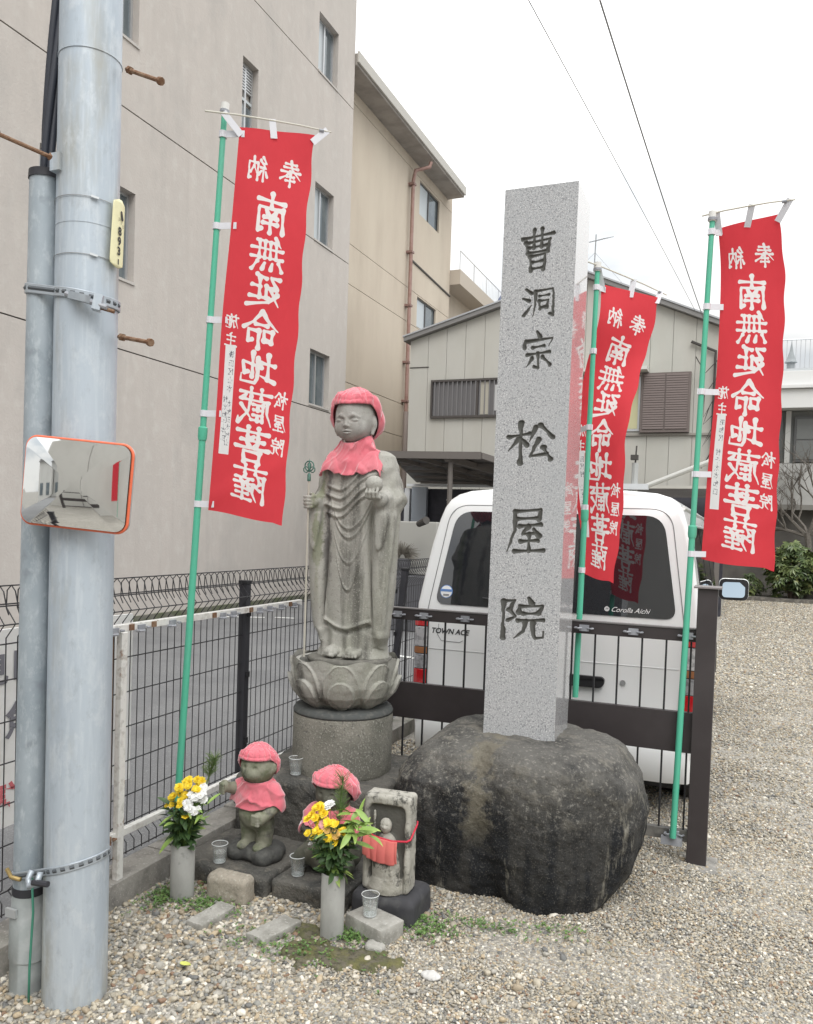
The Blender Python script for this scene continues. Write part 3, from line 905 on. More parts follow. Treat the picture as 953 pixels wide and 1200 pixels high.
# ---- beige block further back
B = thing('apartment_building', (-9.1, 20.0, 0), 'beige stucco building behind the grey one with roof overhang and copper downpipe', 'building')
XB = -9.1; q = 9.1 / 8.6
def zb_(z): return 1.6 + (z - 1.6) * q
winB = [(21.29 * q, 22.87 * q, zb_(10.28), zb_(11.2)), (21.35 * q, 22.86 * q, zb_(7.20), zb_(8.04))]
levels = [-0.03, zb_(1.2), zb_(4.05), zb_(4.92), zb_(7.17), zb_(8.08), zb_(11.26), 12.6]
yB1 = 23.98 * q
for i in range(len(levels) - 1):
    a, b = levels[i] + 0.008, levels[i + 1] - 0.008
    hs = []
    for h in winB:
        lo, hi = max(a, h[2]), min(b, h[3])
        if hi - lo > 0.03: hs.append((h[0], h[1], h[2] if h[2] > a else a - 1e-3, h[3] if h[3] < b else b + 1e-3))
    hs2 = [(h[0], h[1], max(h[2], a), min(h[3], b)) for h in hs]
    V, F = holed_wall(17.0, yB1, a, b, hs2, XB, 0.08)
    obj('wall', V, F, m_beige, B)
MB().box((-16, 17.1, -0.03), (XB - 0.1, yB1 - 0.01, 12.5)).build('core', m_beige, B)
for h in winB: side_window(B, XB, *h, 0.08, frame=m_alud)
MB().box((-9.4, 17.09, 12.10), (-8.55, 24.95, 12.38)).build('roof_slab', mat('eave_concrete', (0.33, 0.30, 0.27), 0.9, layers=[L('noise', 2, (0.22, 0.20, 0.18), 0.4, 0.65, 0.8)]), B, bevel=0.02)
MB().box((-8.549, 17.09, 12.17), (-8.50, 24.97, 12.42)).build('gutter', mat('gutter_trim', (0.50, 0.48, 0.44), 0.7), B, bevel=0.01)
MB().box((-16, 17.1, 12.385), (-8.7, 24.9, 12.5)).build('roof', m_beige, B)
m_pipe = mat('copper_pipe', (0.34, 0.215, 0.185), 0.5, 0.1, layers=[L('noise', 4, (0.25, 0.14, 0.11), 0.45, 0.6, 0.7)])
px, py = XB + 0.12, 20.52 * q
pd = MB().tube([(-8.6, py + 0.35, 12.0), (-8.62, py + 0.3, 11.85), (XB + 0.16, py + 0.05, 11.7), (px, py, 11.4), (px, py, 0.1)], 0.055, 10)
dp = pd.build('downpipe', m_pipe, B, smooth=True)
MB().tube([(px, py, 4.9), (px, py, 0.2)], 0.075, 10).build('lower_sleeve', mat('pipe_sleeve', (0.32, 0.27, 0.25), 0.6), dp, smooth=True)
for z in (11.3, 9.4, 7.9, 6.3, 5.2, 3.7):
    MB().box((XB, py - 0.085, z - 0.03), (px + 0.07, py + 0.085, z + 0.03)).build('pipe_clamp', mat('clamp', (0.25, 0.15, 0.13), 0.5), dp)
MB().beam((XB + 0.015, 20.7 * q, zb_(8.87)), (XB + 0.015, 25.4, zb_(8.75)), 0.03, 0.05).build('ledge', m_groove, B)
# annex with balcony behind
AN = thing('apartment_annex', (-9.3, 30.0, 0), 'low beige annex with a railed balcony slab behind the beige building', 'building')
MB().box((-16, yB1 + 0.02, -0.03), (-9.4, 36, 9.6)).build('wall', m_beige, AN)
MB().box((-9.398, yB1 + 0.02, zb_(9.15) - 0.05), (-8.75, 34, zb_(9.15) + 0.42)).build('balcony', mat('balcony_concrete', (0.50, 0.44, 0.37), 0.9), AN)
r = MB()
zr = zb_(9.15) + 0.42
r.tube([(-8.8, yB1 + 0.1, zr + 0.62), (-8.8, 34, zr + 0.62)], 0.016, 6)
yy = yB1 + 0.1
while yy < 34:
    r.tube([(-8.8, yy, zr), (-8.8, yy, zr + 0.62)], 0.014, 6); yy += 1.5
rl = r.build('railing', m_alum, AN)
bars = MB()
for i in range(46): bars.tube([(-8.8, yB1 + 0.25 + i * 0.18, zr), (-8.8, yB1 + 0.25 + i * 0.18, zr + 0.6)], 0.005, 4)
bars.build('railing_bars', m_alum, AN, kind='stuff')
# far blue-roofed house between annex and pillar
BH = thing('far_house', (-8.3, 31, 0), 'distant house with blue tiled roof seen over the clad house roof', 'building')
MB().prism([(-9.2, 30, 9.7), (-7.6, 30, 9.7), (-8.35, 30, 10.95)], (0, 0, 0), (0, 5, 0)).build('roof', mat('blue_roof', (0.17, 0.20, 0.32), 0.6, layers=[L('noise', 8, (0.3, 0.34, 0.45), 0.5, 0.6, 0.6)]), BH)
MB().box((-9.1, 30.05, -0.03), (-7.7, 34.9, 9.7)).build('wall', m_beige, BH)
cr = MB()
for i in range(90):
    a = random.uniform(0, 6.28); rr = random.uniform(0, 0.55)
    p = Vector((-7.9 + rr * math.cos(a), 33 + rr * math.sin(a), 10.9 + random.uniform(-0.5, 0.5)))
    cr.tube([p, p + Vector((random.uniform(-.3, .3), random.uniform(-.3, .3), random.uniform(0.0, .45)))], [0.03, 0.004], 4)
PT_ = thing('pine_tree', (-7.9, 33, 0), 'dark pine top behind the blue roof, left of the granite pillar', 'tree')
cr.build('crown', mat('pine_dark', (0.05, 0.07, 0.04), 0.9), PT_)
MB().tube([(-7.9, 33, 0), (-7.9, 33, 10.7)], [0.15, 0.06], 8).build('trunk', mat('bark', (0.12, 0.09, 0.07), 0.9), PT_)

# ---- clad two-storey house with gable
HY = 18.0
H_ = thing('clad_house', (-4.0, HY, 0), 'two-storey house with cream vertical metal cladding and low gable', 'house')
m_clad = mat('cream_cladding', (0.505, 0.495, 0.455), 0.6, layers=[L('noise', 1.0, (0.43, 0.41, 0.36), 0.42, 0.66, 0.6, st=(1, 1, 0.3), d=5), L('noise', 0.6, (0.40, 0.42, 0.37), 0.5, 0.7, 0.4, off=6)],
             bump=[(L('noise', 18, d=3), 0.1, 0.01)])
m_roofe = mat('roof_edge', (0.22, 0.215, 0.21), 0.7)
ridge_x = -3.35
def roofz(x):
    return 7.17 + (x - ridge_x) * (0.283 if x < ridge_x else -0.437)
xL, xR = -7.38, -0.50
x = xL; zj = 5.42
def shutter_cut(xa, xb): return None
pn = 0.455
while x < xR - 0.01:
    xb = min(x + pn, xR)
    for (za, zt) in ((2.2, None),):
        poly = [(x + 0.004, HY, -0.03), (xb - 0.004, HY, -0.03), (xb - 0.004, HY, roofz(xb) - 0.05)]
        if x < ridge_x < xb: poly.append((ridge_x, HY, roofz(ridge_x) - 0.05))
        poly.append((x + 0.004, HY, roofz(x) - 0.05))
        MB().prism(poly, (0, 0, 0), (0, 0.05, 0)).build('wall_panel', m_clad, H_)
    x = xb
body = MB().prism([(xL + 0.01, 0, -0.03), (xR - 0.01, 0, -0.03), (xR - 0.01, 0, roofz(xR) - 0.08), (ridge_x, 0, roofz(ridge_x) - 0.08), (xL + 0.01, 0, roofz(xL) - 0.08)], (0, HY + 0.035, 0), (0, HY + 8, 0))
body.build('wall', mat('cladding_joint', (0.40, 0.385, 0.34), 0.8), H_)  # joint colour, visible in the gaps between the wall panels
# horizontal joint strip
MB().box((xL, HY - 0.012, 5.35), (-6.9, HY + 0.01, 5.37)).build('joint_strip', m_groove, H_)
rf = MB()
for (xa, xb) in ((xL - 0.12, ridge_x), (ridge_x, xR + 0.15)):
    za, zb = roofz(xa), roofz(xb)
    rf.prism([(xa, 0, za - 0.04), (xb, 0, zb - 0.04), (xb, 0, zb + 0.06), (xa, 0, za + 0.06)], (0, HY - 0.15, 0), (0, HY + 8.2, 0))
rf.build('roof', m_roofe, H_)
rt = MB()
for (xa, xb) in ((xL - 0.14, ridge_x), (ridge_x, xR + 0.17)):
    za, zb = roofz(xa) + 0.061, roofz(xb) + 0.061
    rt.prism([(xa, 0, za), (xb, 0, zb), (xb, 0, zb + 0.035), (xa, 0, za + 0.035)], (0, HY - 0.17, 0), (0, HY + 8.3, 0))
rt.build('roof_flashing', mat('flashing', (0.42, 0.43, 0.45), 0.5), H_)
# barred window
gw = MB(); gx0, gx1, gz0, gz1 = -6.77, -4.9, 4.21, 4.99
gw.box((gx0 - .04, HY - 0.07, gz0 - .05), (gx1 + .04, HY - 0.002, gz0)); gw.box((gx0 - .04, HY - 0.07, gz1), (gx1 + .04, HY - 0.002, gz1 + .05))
gw.box((gx0 - .04, HY - 0.07, gz0), (gx0, HY - 0.002, gz1)); gw.box((gx1, HY - 0.07, gz0), (gx1 + .04, HY - 0.002, gz1))
gw.box((-5.72, HY - 0.05, gz0), (-5.66, HY - 0.004, gz1))
gwo = gw.build('window', mat('bronze_frame', (0.09, 0.08, 0.075), 0.5, 0.3), H_)
MB().box((gx0, HY - 0.012, gz0), (gx1, HY - 0.005, gz1)).build('pane', mat('dim_pane', (0.17, 0.165, 0.17), 0.2, spec=0.8), gwo)
MB().box((-5.62, HY - 0.02, gz0 + .02), (-5.42, HY - 0.013, gz1 - .02)).build('curtain', mat('curtain', (0.50, 0.47, 0.40), 0.9), gwo)
MB().box((-5.30, HY - 0.02, gz0 + .1), (-5.22, HY - 0.013, gz1 - .1)).build('window_latch_strip', mat('pale_strip', (0.6, 0.6, 0.6), 0.6), gwo)
_br = None
for i in range(17):
    xx = gx0 + 0.06 + i * 0.11
    if _br is None:
        _br = MB().box((xx - .011, HY - 0.066, gz0), (xx + .011, HY - 0.052, gz1)).build('window_bar', mat('bar_grey', (0.20, 0.195, 0.20), 0.5), gwo); _x0 = xx
    else:
        c = dup(_br, gwo); c.location.x = xx - _x0
# shutter box, yellowed pane and awning
m_shut = mat('shutter_brown', (0.215, 0.175, 0.165), 0.6)
sh = MB().box((-2.06, HY - 0.12, 3.76), (-1.07, HY - 0.002, 5.0)).build('shutter_box', mat('shutter_frame', (0.16, 0.13, 0.12), 0.6), H_)
_s0 = None
for i in range(23):
    z = 3.83 + i * 0.05
    for (xa, xb) in ((-2.01, -1.585), (-1.555, -1.12)):
        m_ = MB().box((xa, HY - 0.14, z), (xb, HY - 0.121, z + 0.038))
        m_.build('shutter_slat', m_shut, sh)
wy = MB().box((-3.9, HY - 0.03, 3.80), (-2.08, HY - 0.003, 4.95)).build('window', m_alum, H_)
MB().box((-3.84, HY - 0.035, 3.85), (-2.98, HY - 0.031, 4.9)).build('pane', mat('yellow_pane', (0.56, 0.54, 0.33), 0.4), wy)
MB().box((-2.96, HY - 0.035, 3.85), (-2.12, HY - 0.031, 4.9)).build('pane', mat('yellow_pane', (0.56, 0.54, 0.33), 0.4), wy)
MB().box((-4.0, HY - 0.45, 5.02), (-1.92, HY - 0.002, 5.09)).build('awning', mat('awning_white', (0.62, 0.61, 0.58), 0.6), H_)
MB().box((-4.0, HY - 0.05, 3.70), (-0.52, HY - 0.006, 3.745)).build('ledge', mat('ledge_grey', (0.30, 0.28, 0.25), 0.7), H_)
MB().tube([(-0.62, HY - 0.06, 0), (-0.62, HY - 0.06, 5.4), (-1.1, HY - 0.06, 5.62)], 0.03, 6).build('cable_conduit', m_groove, H_)
cb = MB()
for i in range(6):
    zz = 5.3 - i * 0.35
    cb.tube([(-1.0 + 0.1 * i, HY - 0.1, zz), (-0.8, HY - 0.14, zz - 0.35 - 0.1 * (i % 3)), (-0.58, HY - 0.1, zz - 0.1)], 0.012, 5)
cb.build('loose_cable', m_groove, H_)

# tv antenna on the roof
AT = thing('tv_antenna', (-3.27, HY + 0.6, 7.2), 'thin television antenna mast on the gable ridge behind the pillar', 'antenna')
m_mast = mat('mast_steel', (0.35, 0.36, 0.37), 0.5, 0.5)
MB().tube([(-3.27, HY + 0.6, 7.2), (-3.25, HY + 0.6, 8.25)], 0.014, 6).build('mast', m_mast, AT)
e = MB()
for i in range(7): e.beam((-3.42 + 0.05 * i, HY + 0.4 + 0.06 * i, 8.02 + 0.03 * i), (-3.18 + 0.05 * i, HY + 0.35 + 0.06 * i, 8.02 + 0.03 * i), 0.01, 0.01)
e.beam((-3.35, HY + 0.35, 8.0), (-3.0, HY + 0.8, 8.22), 0.012, 0.012)
e.build('element', m_mast, AT)
gt = MB()
for p in ((-4.1, HY + .6, roofz(-4.1) + .1), (-2.4, HY + .6, roofz(-2.4) + .1)): gt.tube([(-3.26, HY + 0.6, 7.85), p], 0.004, 4)
gt.build('guy_wire', m_mast, AT)

# carport against the house
m_cp = mat('carport_bronze', (0.14, 0.125, 0.115), 0.6)
m_cproof = mat('carport_sheet', (0.115, 0.105, 0.10), 0.5, layers=[L('noise', 1.5, (0.07, 0.065, 0.06), 0.4, 0.6, 0.8)])
CP = thing('carport', (-5.5, 13, 0), 'dark flat-roofed carport in front of the clad house, left of the white van', 'carport')
rfz = lambda y: 2.86 - (y - 13) * 0.035
MB().prism([(-5.72, 13, 2.86), (-4.02, 13, 2.83), (-3.6, 14.4, 2.66), (-3.0, 17.7, 2.52), (-7.0, 17.7, 2.62)], (0, 0, 0.03), (0, 0, 0.05)).build('roof_sheet', m_cproof, CP)
MB().beam((-5.72, 12.97, 2.845), (-4.0, 12.97, 2.82), 0.06, 0.12).build('front_beam', m_cp, CP)
MB().beam((-4.0, 12.97, 2.82), (-3.02, 17.7, 2.50), 0.06, 0.10).build('side_beam', m_cp, CP)
MB().beam((-4.6, 13.0, 2.78), (-3.5, 17.7, 2.48), 0.10, 0.10).build('rafter', m_cp, CP)
for xx in (-5.6, -5.15):
    MB().beam((xx, 13.0, 2.80), (xx + 0.7, 17.7, 2.55), 0.04, 0.07).build('rafter', m_cp, CP)
for yy in (13.9, 14.9, 15.9, 16.9):
    MB().beam((-5.6 - (yy - 13) * 0.25, yy, 2.80 - (yy - 13) * 0.05), (-3.9 + (yy - 13) * 0.15, yy, 2.78 - (yy - 13) * 0.05), 0.05, 0.05).build('purlin', m_cp, CP)
MB().tube([(-4.57, 13.1, 0), (-4.57, 13.1, 2.78)], 0.045, 8).build('post', m_cp, CP)
MB().tube([(-5.66, 13.1, 0), (-5.66, 13.1, 2.78)], 0.045, 8).build('post', m_cp, CP)
# open ground floor behind the carport: dark interior with white frame
GF = thing('garage_front', (-5.6, 17.5, 0), 'dark garage opening with white frame and pale posts under the carport', 'garage')
MB().box((-7.3, 17.55, 0), (-2.6, 17.75, 2.5)).build('interior_shade_panel', mat('interior_shade', (0.035, 0.035, 0.045), 0.8, layers=[L('noise', 2, (0.06, 0.06, 0.075), 0.45, 0.6, 0.9)]), GF)  # dark slab stands in for the shade inside the open ground floor
m_wf = mat('white_frame', (0.60, 0.62, 0.64), 0.5)
MB().box((-7.1, 17.35, 2.54), (-3.0, 17.42, 2.60)).build('lintel', m_wf, GF)
m_bp = mat('blue_grey_post', (0.34, 0.38, 0.43), 0.6)
MB().box((-6.98, 17.38, 0), (-6.62, 17.5, 2.53)).build('door_post', m_bp, GF)
MB().box((-7.16, 17.4, 0), (-7.04, 17.5, 2.50)).build('door_post', m_wf, GF)
MB().box((-4.72, 17.36, 0), (-4.60, 17.45, 2.53)).build('door_post', m_wf, GF)
MB().box((-4.45, 17.36, 0), (-4.37, 17.45, 2.53)).build('door_post', m_wf, GF)
MB().box((-6.6, 17.2, 0), (-4.9, 17.5, 1.50)).build('low_wall', mat('pale_low_wall', (0.42, 0.41, 0.38), 0.9), GF)
MB().tube([(-6.1, 17.3, 2.25), (-5.6, 17.25, 2.12), (-5.1, 17.25, 2.15), (-4.8, 17.3, 2.3)], 0.02, 6).build('sagging_hose', m_wf, GF)
MB().beam((-5.9, 17.3, 1.5), (-5.45, 17.3, 2.2), 0.03, 0.03).build('brace', m_wf, GF)
MB().beam((-6.0, 17.28, 1.95), (-5.75, 17.28, 1.5), 0.03, 0.03).build('brace', m_wf, GF)
# air-conditioner-like box and plants beyond the fence
AC = thing('outdoor_unit', (-5.0, 12.3, 0), 'grey outdoor unit with a black nozzle behind the far mesh fence', 'air conditioner')
MB().box((-5.35, 12.2, 0.85), (-4.45, 12.6, 1.70)).build('housing', mat('unit_beige', (0.36, 0.355, 0.33), 0.7), AC, bevel=0.02)
gd = MB()
for _ in range(420):
    a = random.uniform(0, math.pi); rr = random.uniform(0.12, 0.30); p = Vector((-4.92, 11.95, 1.12)); d = Vector((math.cos(a), random.uniform(-.5, .5), math.sin(a))).normalized()
    gd.tube([p + d * 0.06, p + d * rr * 0.7, p + d * rr * 1.15 + Vector((0, 0, -0.06))], [0.004, 0.004, 0.002], 3, cap=False)
DP = thing('dry_grass_pot', (-4.92, 11.95, 0.845), 'tuft of dry ornamental grass before the grey outdoor unit', 'plant')
gd.build('grass_blades', mat('dry_blade', (0.17, 0.155, 0.13), 0.9), DP)
MB().lathe([(0.10, -0.0), (0.14, 0.26), (0.12, 0.26), (0.0, 0.24)], (-4.92, 11.95, 0.845), 16).build('pot', mat('unit_dark', (0.1, 0.1, 0.11), 0.8), DP)
MB().tube([(-4.64, 11.9, 1.66), (-4.46, 11.75, 1.72)], [0.05, 0.06], 12).build('black_nozzle', m_groove, AC)
MB().box((-5.4, 11.75, 0), (-4.4, 12.7, 0.84)).build('plinth_box', mat('unit_dark', (0.1, 0.1, 0.11), 0.8), AC)

# second lean-to and bracket pole right of the pillar
LT = thing('lean_to_roof', (-1.6, 15, 0), 'dark slatted lean-to roof behind the van, right side', 'lean-to')
for i in range(11):
    MB().beam((-3.2, 15.1 + i * 0.24, 2.43 - i * 0.004), (-0.15, 15.1 + i * 0.24, 2.45 - i * 0.004), 0.10, 0.03).build('roof_slat', m_cproof, LT)
MB().beam((-3.2, 15.0, 2.44), (-0.15, 15.0, 2.46), 0.05, 0.05).build('fascia', m_clad, LT)
MB().box((-3.1, 17.72, 0), (-0.3, 17.9, 2.42)).build('lean_to_shade_panel', mat('interior_shade', (0.05, 0.05, 0.06), 0.8), LT)  # dark panel painted as the shade under the lean-to roof
for xx in (-3.0, -0.35): MB().box((xx - .04, 15.02, 0), (xx + .04, 15.10, 2.41)).build('post', m_cp, LT)
PB = thing('camera_pole', (-1.42, 12.0, 0), 'grey pole with a small camera and slanting pipe rising behind the van roof', 'pole')
m_gal0 = mat('pole_grey', (0.42, 0.43, 0.42), 0.6, 0.2)
MB().tube([(-1.42, 12, 0), (-1.42, 12, 2.62)], 0.045, 8).build('shaft', m_gal0, PB)
MB().tube([(-1.42, 12, 2.6), (-1.41, 12, 2.86)], 0.012, 6).build('rod', m_groove, PB)
MB().box((-1.48, 11.93, 2.66), (-1.38, 12.03, 2.73)).build('camera', m_groove, PB)
MB().tube([(-1.55, 11.95, 2.28), (-1.25, 11.95, 2.29), (-0.40, 11.9, 2.64)], 0.035, 8).build('slant_pipe', mat('pale_pipe', (0.52, 0.52, 0.49), 0.5), PB)
MB().box((-1.6, 11.9, 2.24), (-1.22, 12.0, 2.32)).build('bracket', m_wf, PB)

# ---- pale building at the right edge
RB = thing('pale_building', (2.5, 24.3, 0), 'pale grey building with white fascia and dark windows beyond the garden bed', 'building')
RY = 24.6; sR = RY / 24.0
m_rbw = mat('pale_plaster', (0.47, 0.465, 0.45), 0.9, layers=[L('noise', 1.2, (0.38, 0.375, 0.36), 0.45, 0.65, 0.7)])
MB().box((-1.2, RY, 2.55), (7, RY + 6, 3.68)).build('wall', m_rbw, RB)
MB().box((-1.2, RY + 0.3, -0.03), (7, RY + 6, 2.5)).build('ground_floor_wall', mat('brown_wall', (0.13, 0.12, 0.11), 0.9, layers=[L('noise', 1, (0.2, 0.19, 0.17), 0.45, 0.6, 0.7)]), RB)
MB().box((-1.2, RY - 0.1, 2.42), (7, RY + 0.02, 2.56)).build('belt_course', mat('belt', (0.25, 0.24, 0.22), 0.8), RB)
MB().box((-1.2, RY + 0.12, 3.68), (7, RY + 6, 5.1)).build('upper_wall', mat('grey_recess', (0.20, 0.205, 0.20), 0.8), RB)
for xx in (-0.6, 1.02, 3.5, 5.9): MB().box((xx, RY - 0.01, 3.685), (xx + 0.13, RY + 0.11, 5.1)).build('pier', m_rbw, RB)
for xx in (-0.4, 1.24, 3.7):
    w_ = MB().box((xx, RY + 0.02, 3.72), (xx + 2.1 if xx > 0 else xx + 1.35, RY + 0.1, 4.95)).build('window', m_alud, RB)
    MB().box((xx + .06, RY + 0.008, 3.8), ((xx + 2.04) if xx > 0 else xx + 1.29, RY + 0.018, 4.3)).build('pane', mat('dusk_pane', (0.16, 0.165, 0.16), 0.3), w_)
    MB().box((xx + .06, RY + 0.008, 4.34), ((xx + 2.04) if xx > 0 else xx + 1.29, RY + 0.018, 4.88)).build('pane', mat('dusk_pane', (0.16, 0.165, 0.16), 0.3), w_)
m_fas = mat('white_fascia', (0.68, 0.68, 0.67), 0.6)
for i, (za, zb, dy) in enumerate(((5.12, 5.62, 0.45), (5.63, 5.72, 0.55), (5.73, 6.12, 0.35))):
    MB().box((-1.5, RY - dy, za), (7, RY + 6, zb)).build('fascia', m_fas, RB, bevel=0.01)
MB().prism([(-1.5, RY - .1, 6.13), (7, RY - .1, 6.13), (7, RY + 4, 6.9), (-1.5, RY + 4, 6.9)], (0, 0, 0), (0, 0, 0.1)).build('roof', mat('pale_roof', (0.45, 0.47, 0.48), 0.6), RB)
rr_ = MB(); zr = 6.35
rr_.tube([(-1.5, RY + 1.5, zr + 1.0), (7, RY + 1.5, zr + 1.0)], 0.02, 6)
rr_.build('roof_railing', m_alum, RB)
rr_ = MB()
for i in range(70): rr_.tube([(-1.5 + i * 0.12, RY + 1.5, zr), (-1.5 + i * 0.12, RY + 1.5, zr + 1.0)], 0.008, 4)
rr_.build('railing_bars', m_alum, RB, kind='stuff')
LN = thing('roof_finial', (1.1, RY + 0.6, 6.1), 'small grey pointed lantern ornament on the pale building roof', 'ornament')
MB().lathe([(0.16, 0), (0.16, 0.08), (0.10, 0.12), (0.10, 0.30), (0.17, 0.32), (0.12, 0.40), (0.05, 0.62), (0.0, 0.95)], (1.1, RY + 0.6, 6.2), 8).build('lantern', mat('lantern_grey', (0.28, 0.30, 0.31), 0.8), LN)

# glossy broad-leaved shrub and bare tree in the garden bed
MB().box((-2.0, 22.9, -0.02), (9, 24.3, 0.10)).build('planting_bed', mat('bed_soil', (0.14, 0.13, 0.115), 0.95, layers=[L('noise', 8, (0.25, 0.23, 0.2), 0.5, 0.6, 0.8)]), None, kind='structure')
m_fat = mat('fatsia_leaf', (0.085, 0.125, 0.05), 0.38, layers=[L('noise', 2.2, (0.18, 0.22, 0.08), 0.46, 0.60, 0.85), L('noise', 4.5, (0.34, 0.34, 0.13), 0.58, 0.66, 0.8, off=3)])
def leafy_bush(name, c, rx, ry, rz, n, ls, m, label, fingers=7, cat='shrub'):
    T = thing(name, (c[0], c[1], 0), label, cat)
    V = []; F = []
    for _ in range(n):
        while True:
            p = np.array([random.uniform(-1, 1), random.uniform(-1, 1), random.uniform(-1, 1)])
            rl_ = np.linalg.norm(p)
            bump_ = 0.80 + 0.22 * float(vnoise(np.array(p[0] * 2.6 + c[0]), np.array(p[1] * 2.6), np.array(p[2] * 2.6), 3))
            if rl_ < bump_ and rl_ > 0.45: break
        P = Vector((c[0] + p[0] * rx, c[1] + p[1] * ry, c[2] + p[2] * rz))
        if P.z < 0.1: continue
        nrm = Vector((p[0] * 0.7 + random.gauss(0, .35), p[1] * 0.7 + random.gauss(0, .35), 0.8 + random.gauss(0, .3))).normalized()
        t = nrm.cross(Vector((random.uniform(-1, 1), random.uniform(-1, 1), 0.1))).normalized(); b = nrm.cross(t)
        s_ = ls * random.uniform(0.6, 1.25)
        for k in range(fingers):
            a = (k - (fingers - 1) / 2) * (4.3 / fingers)
            d = (t * math.cos(a) + b * math.sin(a)); sd = (b * math.cos(a) - t * math.sin(a)) * (0.16 * s_)
            l = s_ * (1 - 0.25 * abs(a) / 2.2); q0 = len(V)
            V += [P, P + d * l * 0.6 + sd - nrm * 0.05 * s_, P + d * l - nrm * 0.25 * s_, P + d * l * 0.6 - sd - nrm * 0.05 * s_]
            F.append((q0, q0 + 1, q0 + 2, q0 + 3))
    obj('crown', V, F, m, T)
    tr = MB()
    for _ in range(7):
        tr.tube([(c[0] + random.uniform(-.15, .15), c[1] + random.uniform(-.1, .1), 0), (c[0] + random.uniform(-.4, .4) * rx, c[1] + random.uniform(-.4, .4) * ry, c[2])], [0.03, 0.015], 5)
    tr.build('trunk', mat('bark', (0.12, 0.09, 0.07), 0.9), T)
    return T
leafy_bush('broadleaf_shrub', (1.35, 23.3, 0.85), 0.85, 0.6, 0.85, 620, 0.19, m_fat, 'glossy green hand-leaved shrub at the edge of the gravel yard')
leafy_bush('broadleaf_shrub', (2.5, 23.5, 0.9), 0.8, 0.6, 0.95, 420, 0.19, m_fat, 'second hand-leaved shrub, cut by the right edge of the view')
leafy_bush('low_shrub', (0.25, 23.5, 0.30), 0.45, 0.4, 0.45, 260, 0.11, m_fat, 'low green shrub left of the glossy hand-leaved shrub', 5)

m_bark2 = mat('bare_bark', (0.13, 0.115, 0.10), 0.9, layers=[L('noise', 20, (0.22, 0.20, 0.18), 0.5, 0.65, 0.7)])
def branch(mb, p, d, l, r, depth):
    pts = [p]; q = Vector(p)
    for i in range(4):
        d = (d + Vector((random.gauss(0, .16), random.gauss(0, .16), random.gauss(0.03, .12)))).normalized()
        q = q + d * (l / 4); pts.append(q.copy())
    mb.tube(pts, [r * (1 - 0.16 * i) for i in range(5)], 5, cap=False)
    if depth == 0: return
    for i in range(3 if depth > 1 else 2):
        a = pts[random.randint(2, 4)]
        nd = (d + Vector((random.uniform(-1, 1), random.uniform(-.6, .6), random.uniform(-.25, .7))) * 0.95).normalized()
        branch(mb, a, nd, l * random.uniform(0.6, 0.8), r * 0.55, depth - 1)
random.seed(21)
BT = thing('bare_tree', (1.75, 23.7, 0), 'leafless pruned tree behind the shrub against the pale building', 'tree')
tr = MB().tube([(1.72, 23.75, 0), (1.70, 23.7, 1.1), (1.62, 23.7, 1.8)], [0.12, 0.09, 0.08], 8).build('trunk', m_bark2, BT, smooth=True)
for d in ((-0.9, -0.1, 0.8), (-0.45, 0.2, 1.0), (0.3, 0.1, 1.0), (0.8, -0.2, 0.7), (-0.8, 0.2, 0.35)):
    b_ = MB(); branch(b_, Vector((1.64, 23.7, 1.7)), Vector(d).normalized(), 1.15, 0.055, 4)
    b_.build('limb', m_bark2, BT)
random.seed(11)

# overhead wires
m_wire = mat('wire_grey', (0.20, 0.20, 0.205), 0.6)
def wire(p0, p1, r, label, sag=0.15):
    a, b = Vector(p0), Vector(p1); pts = []
    for i in range(25):
        t = i / 24; p = a.lerp(b, t); p.z -= sag * 4 * t * (1 - t); pts.append(p)
    o = MB().tube(pts, r, 6).build('overhead_wire', m_wire, None, smooth=True)
    setup(o, label, 'cable', 'overhead wires against the sky')
wire((-1.34 - 0.27 * 1.5, 5 + 1.5, 4.857 + 0.651 * 1.5), (-1.04, 17.8, 6.2), 0.0045, 'thinner of two overhead wires, leaving the top edge above the granite pillar', -0.02)
wire((-0.908 - 0.181 * 1.5, 6.5, 4.768 + 0.633 * 1.5), (-0.80, 17.85, 5.84), 0.0075, 'thicker of two overhead wires, nearer the right-hand red banner', 0.06)

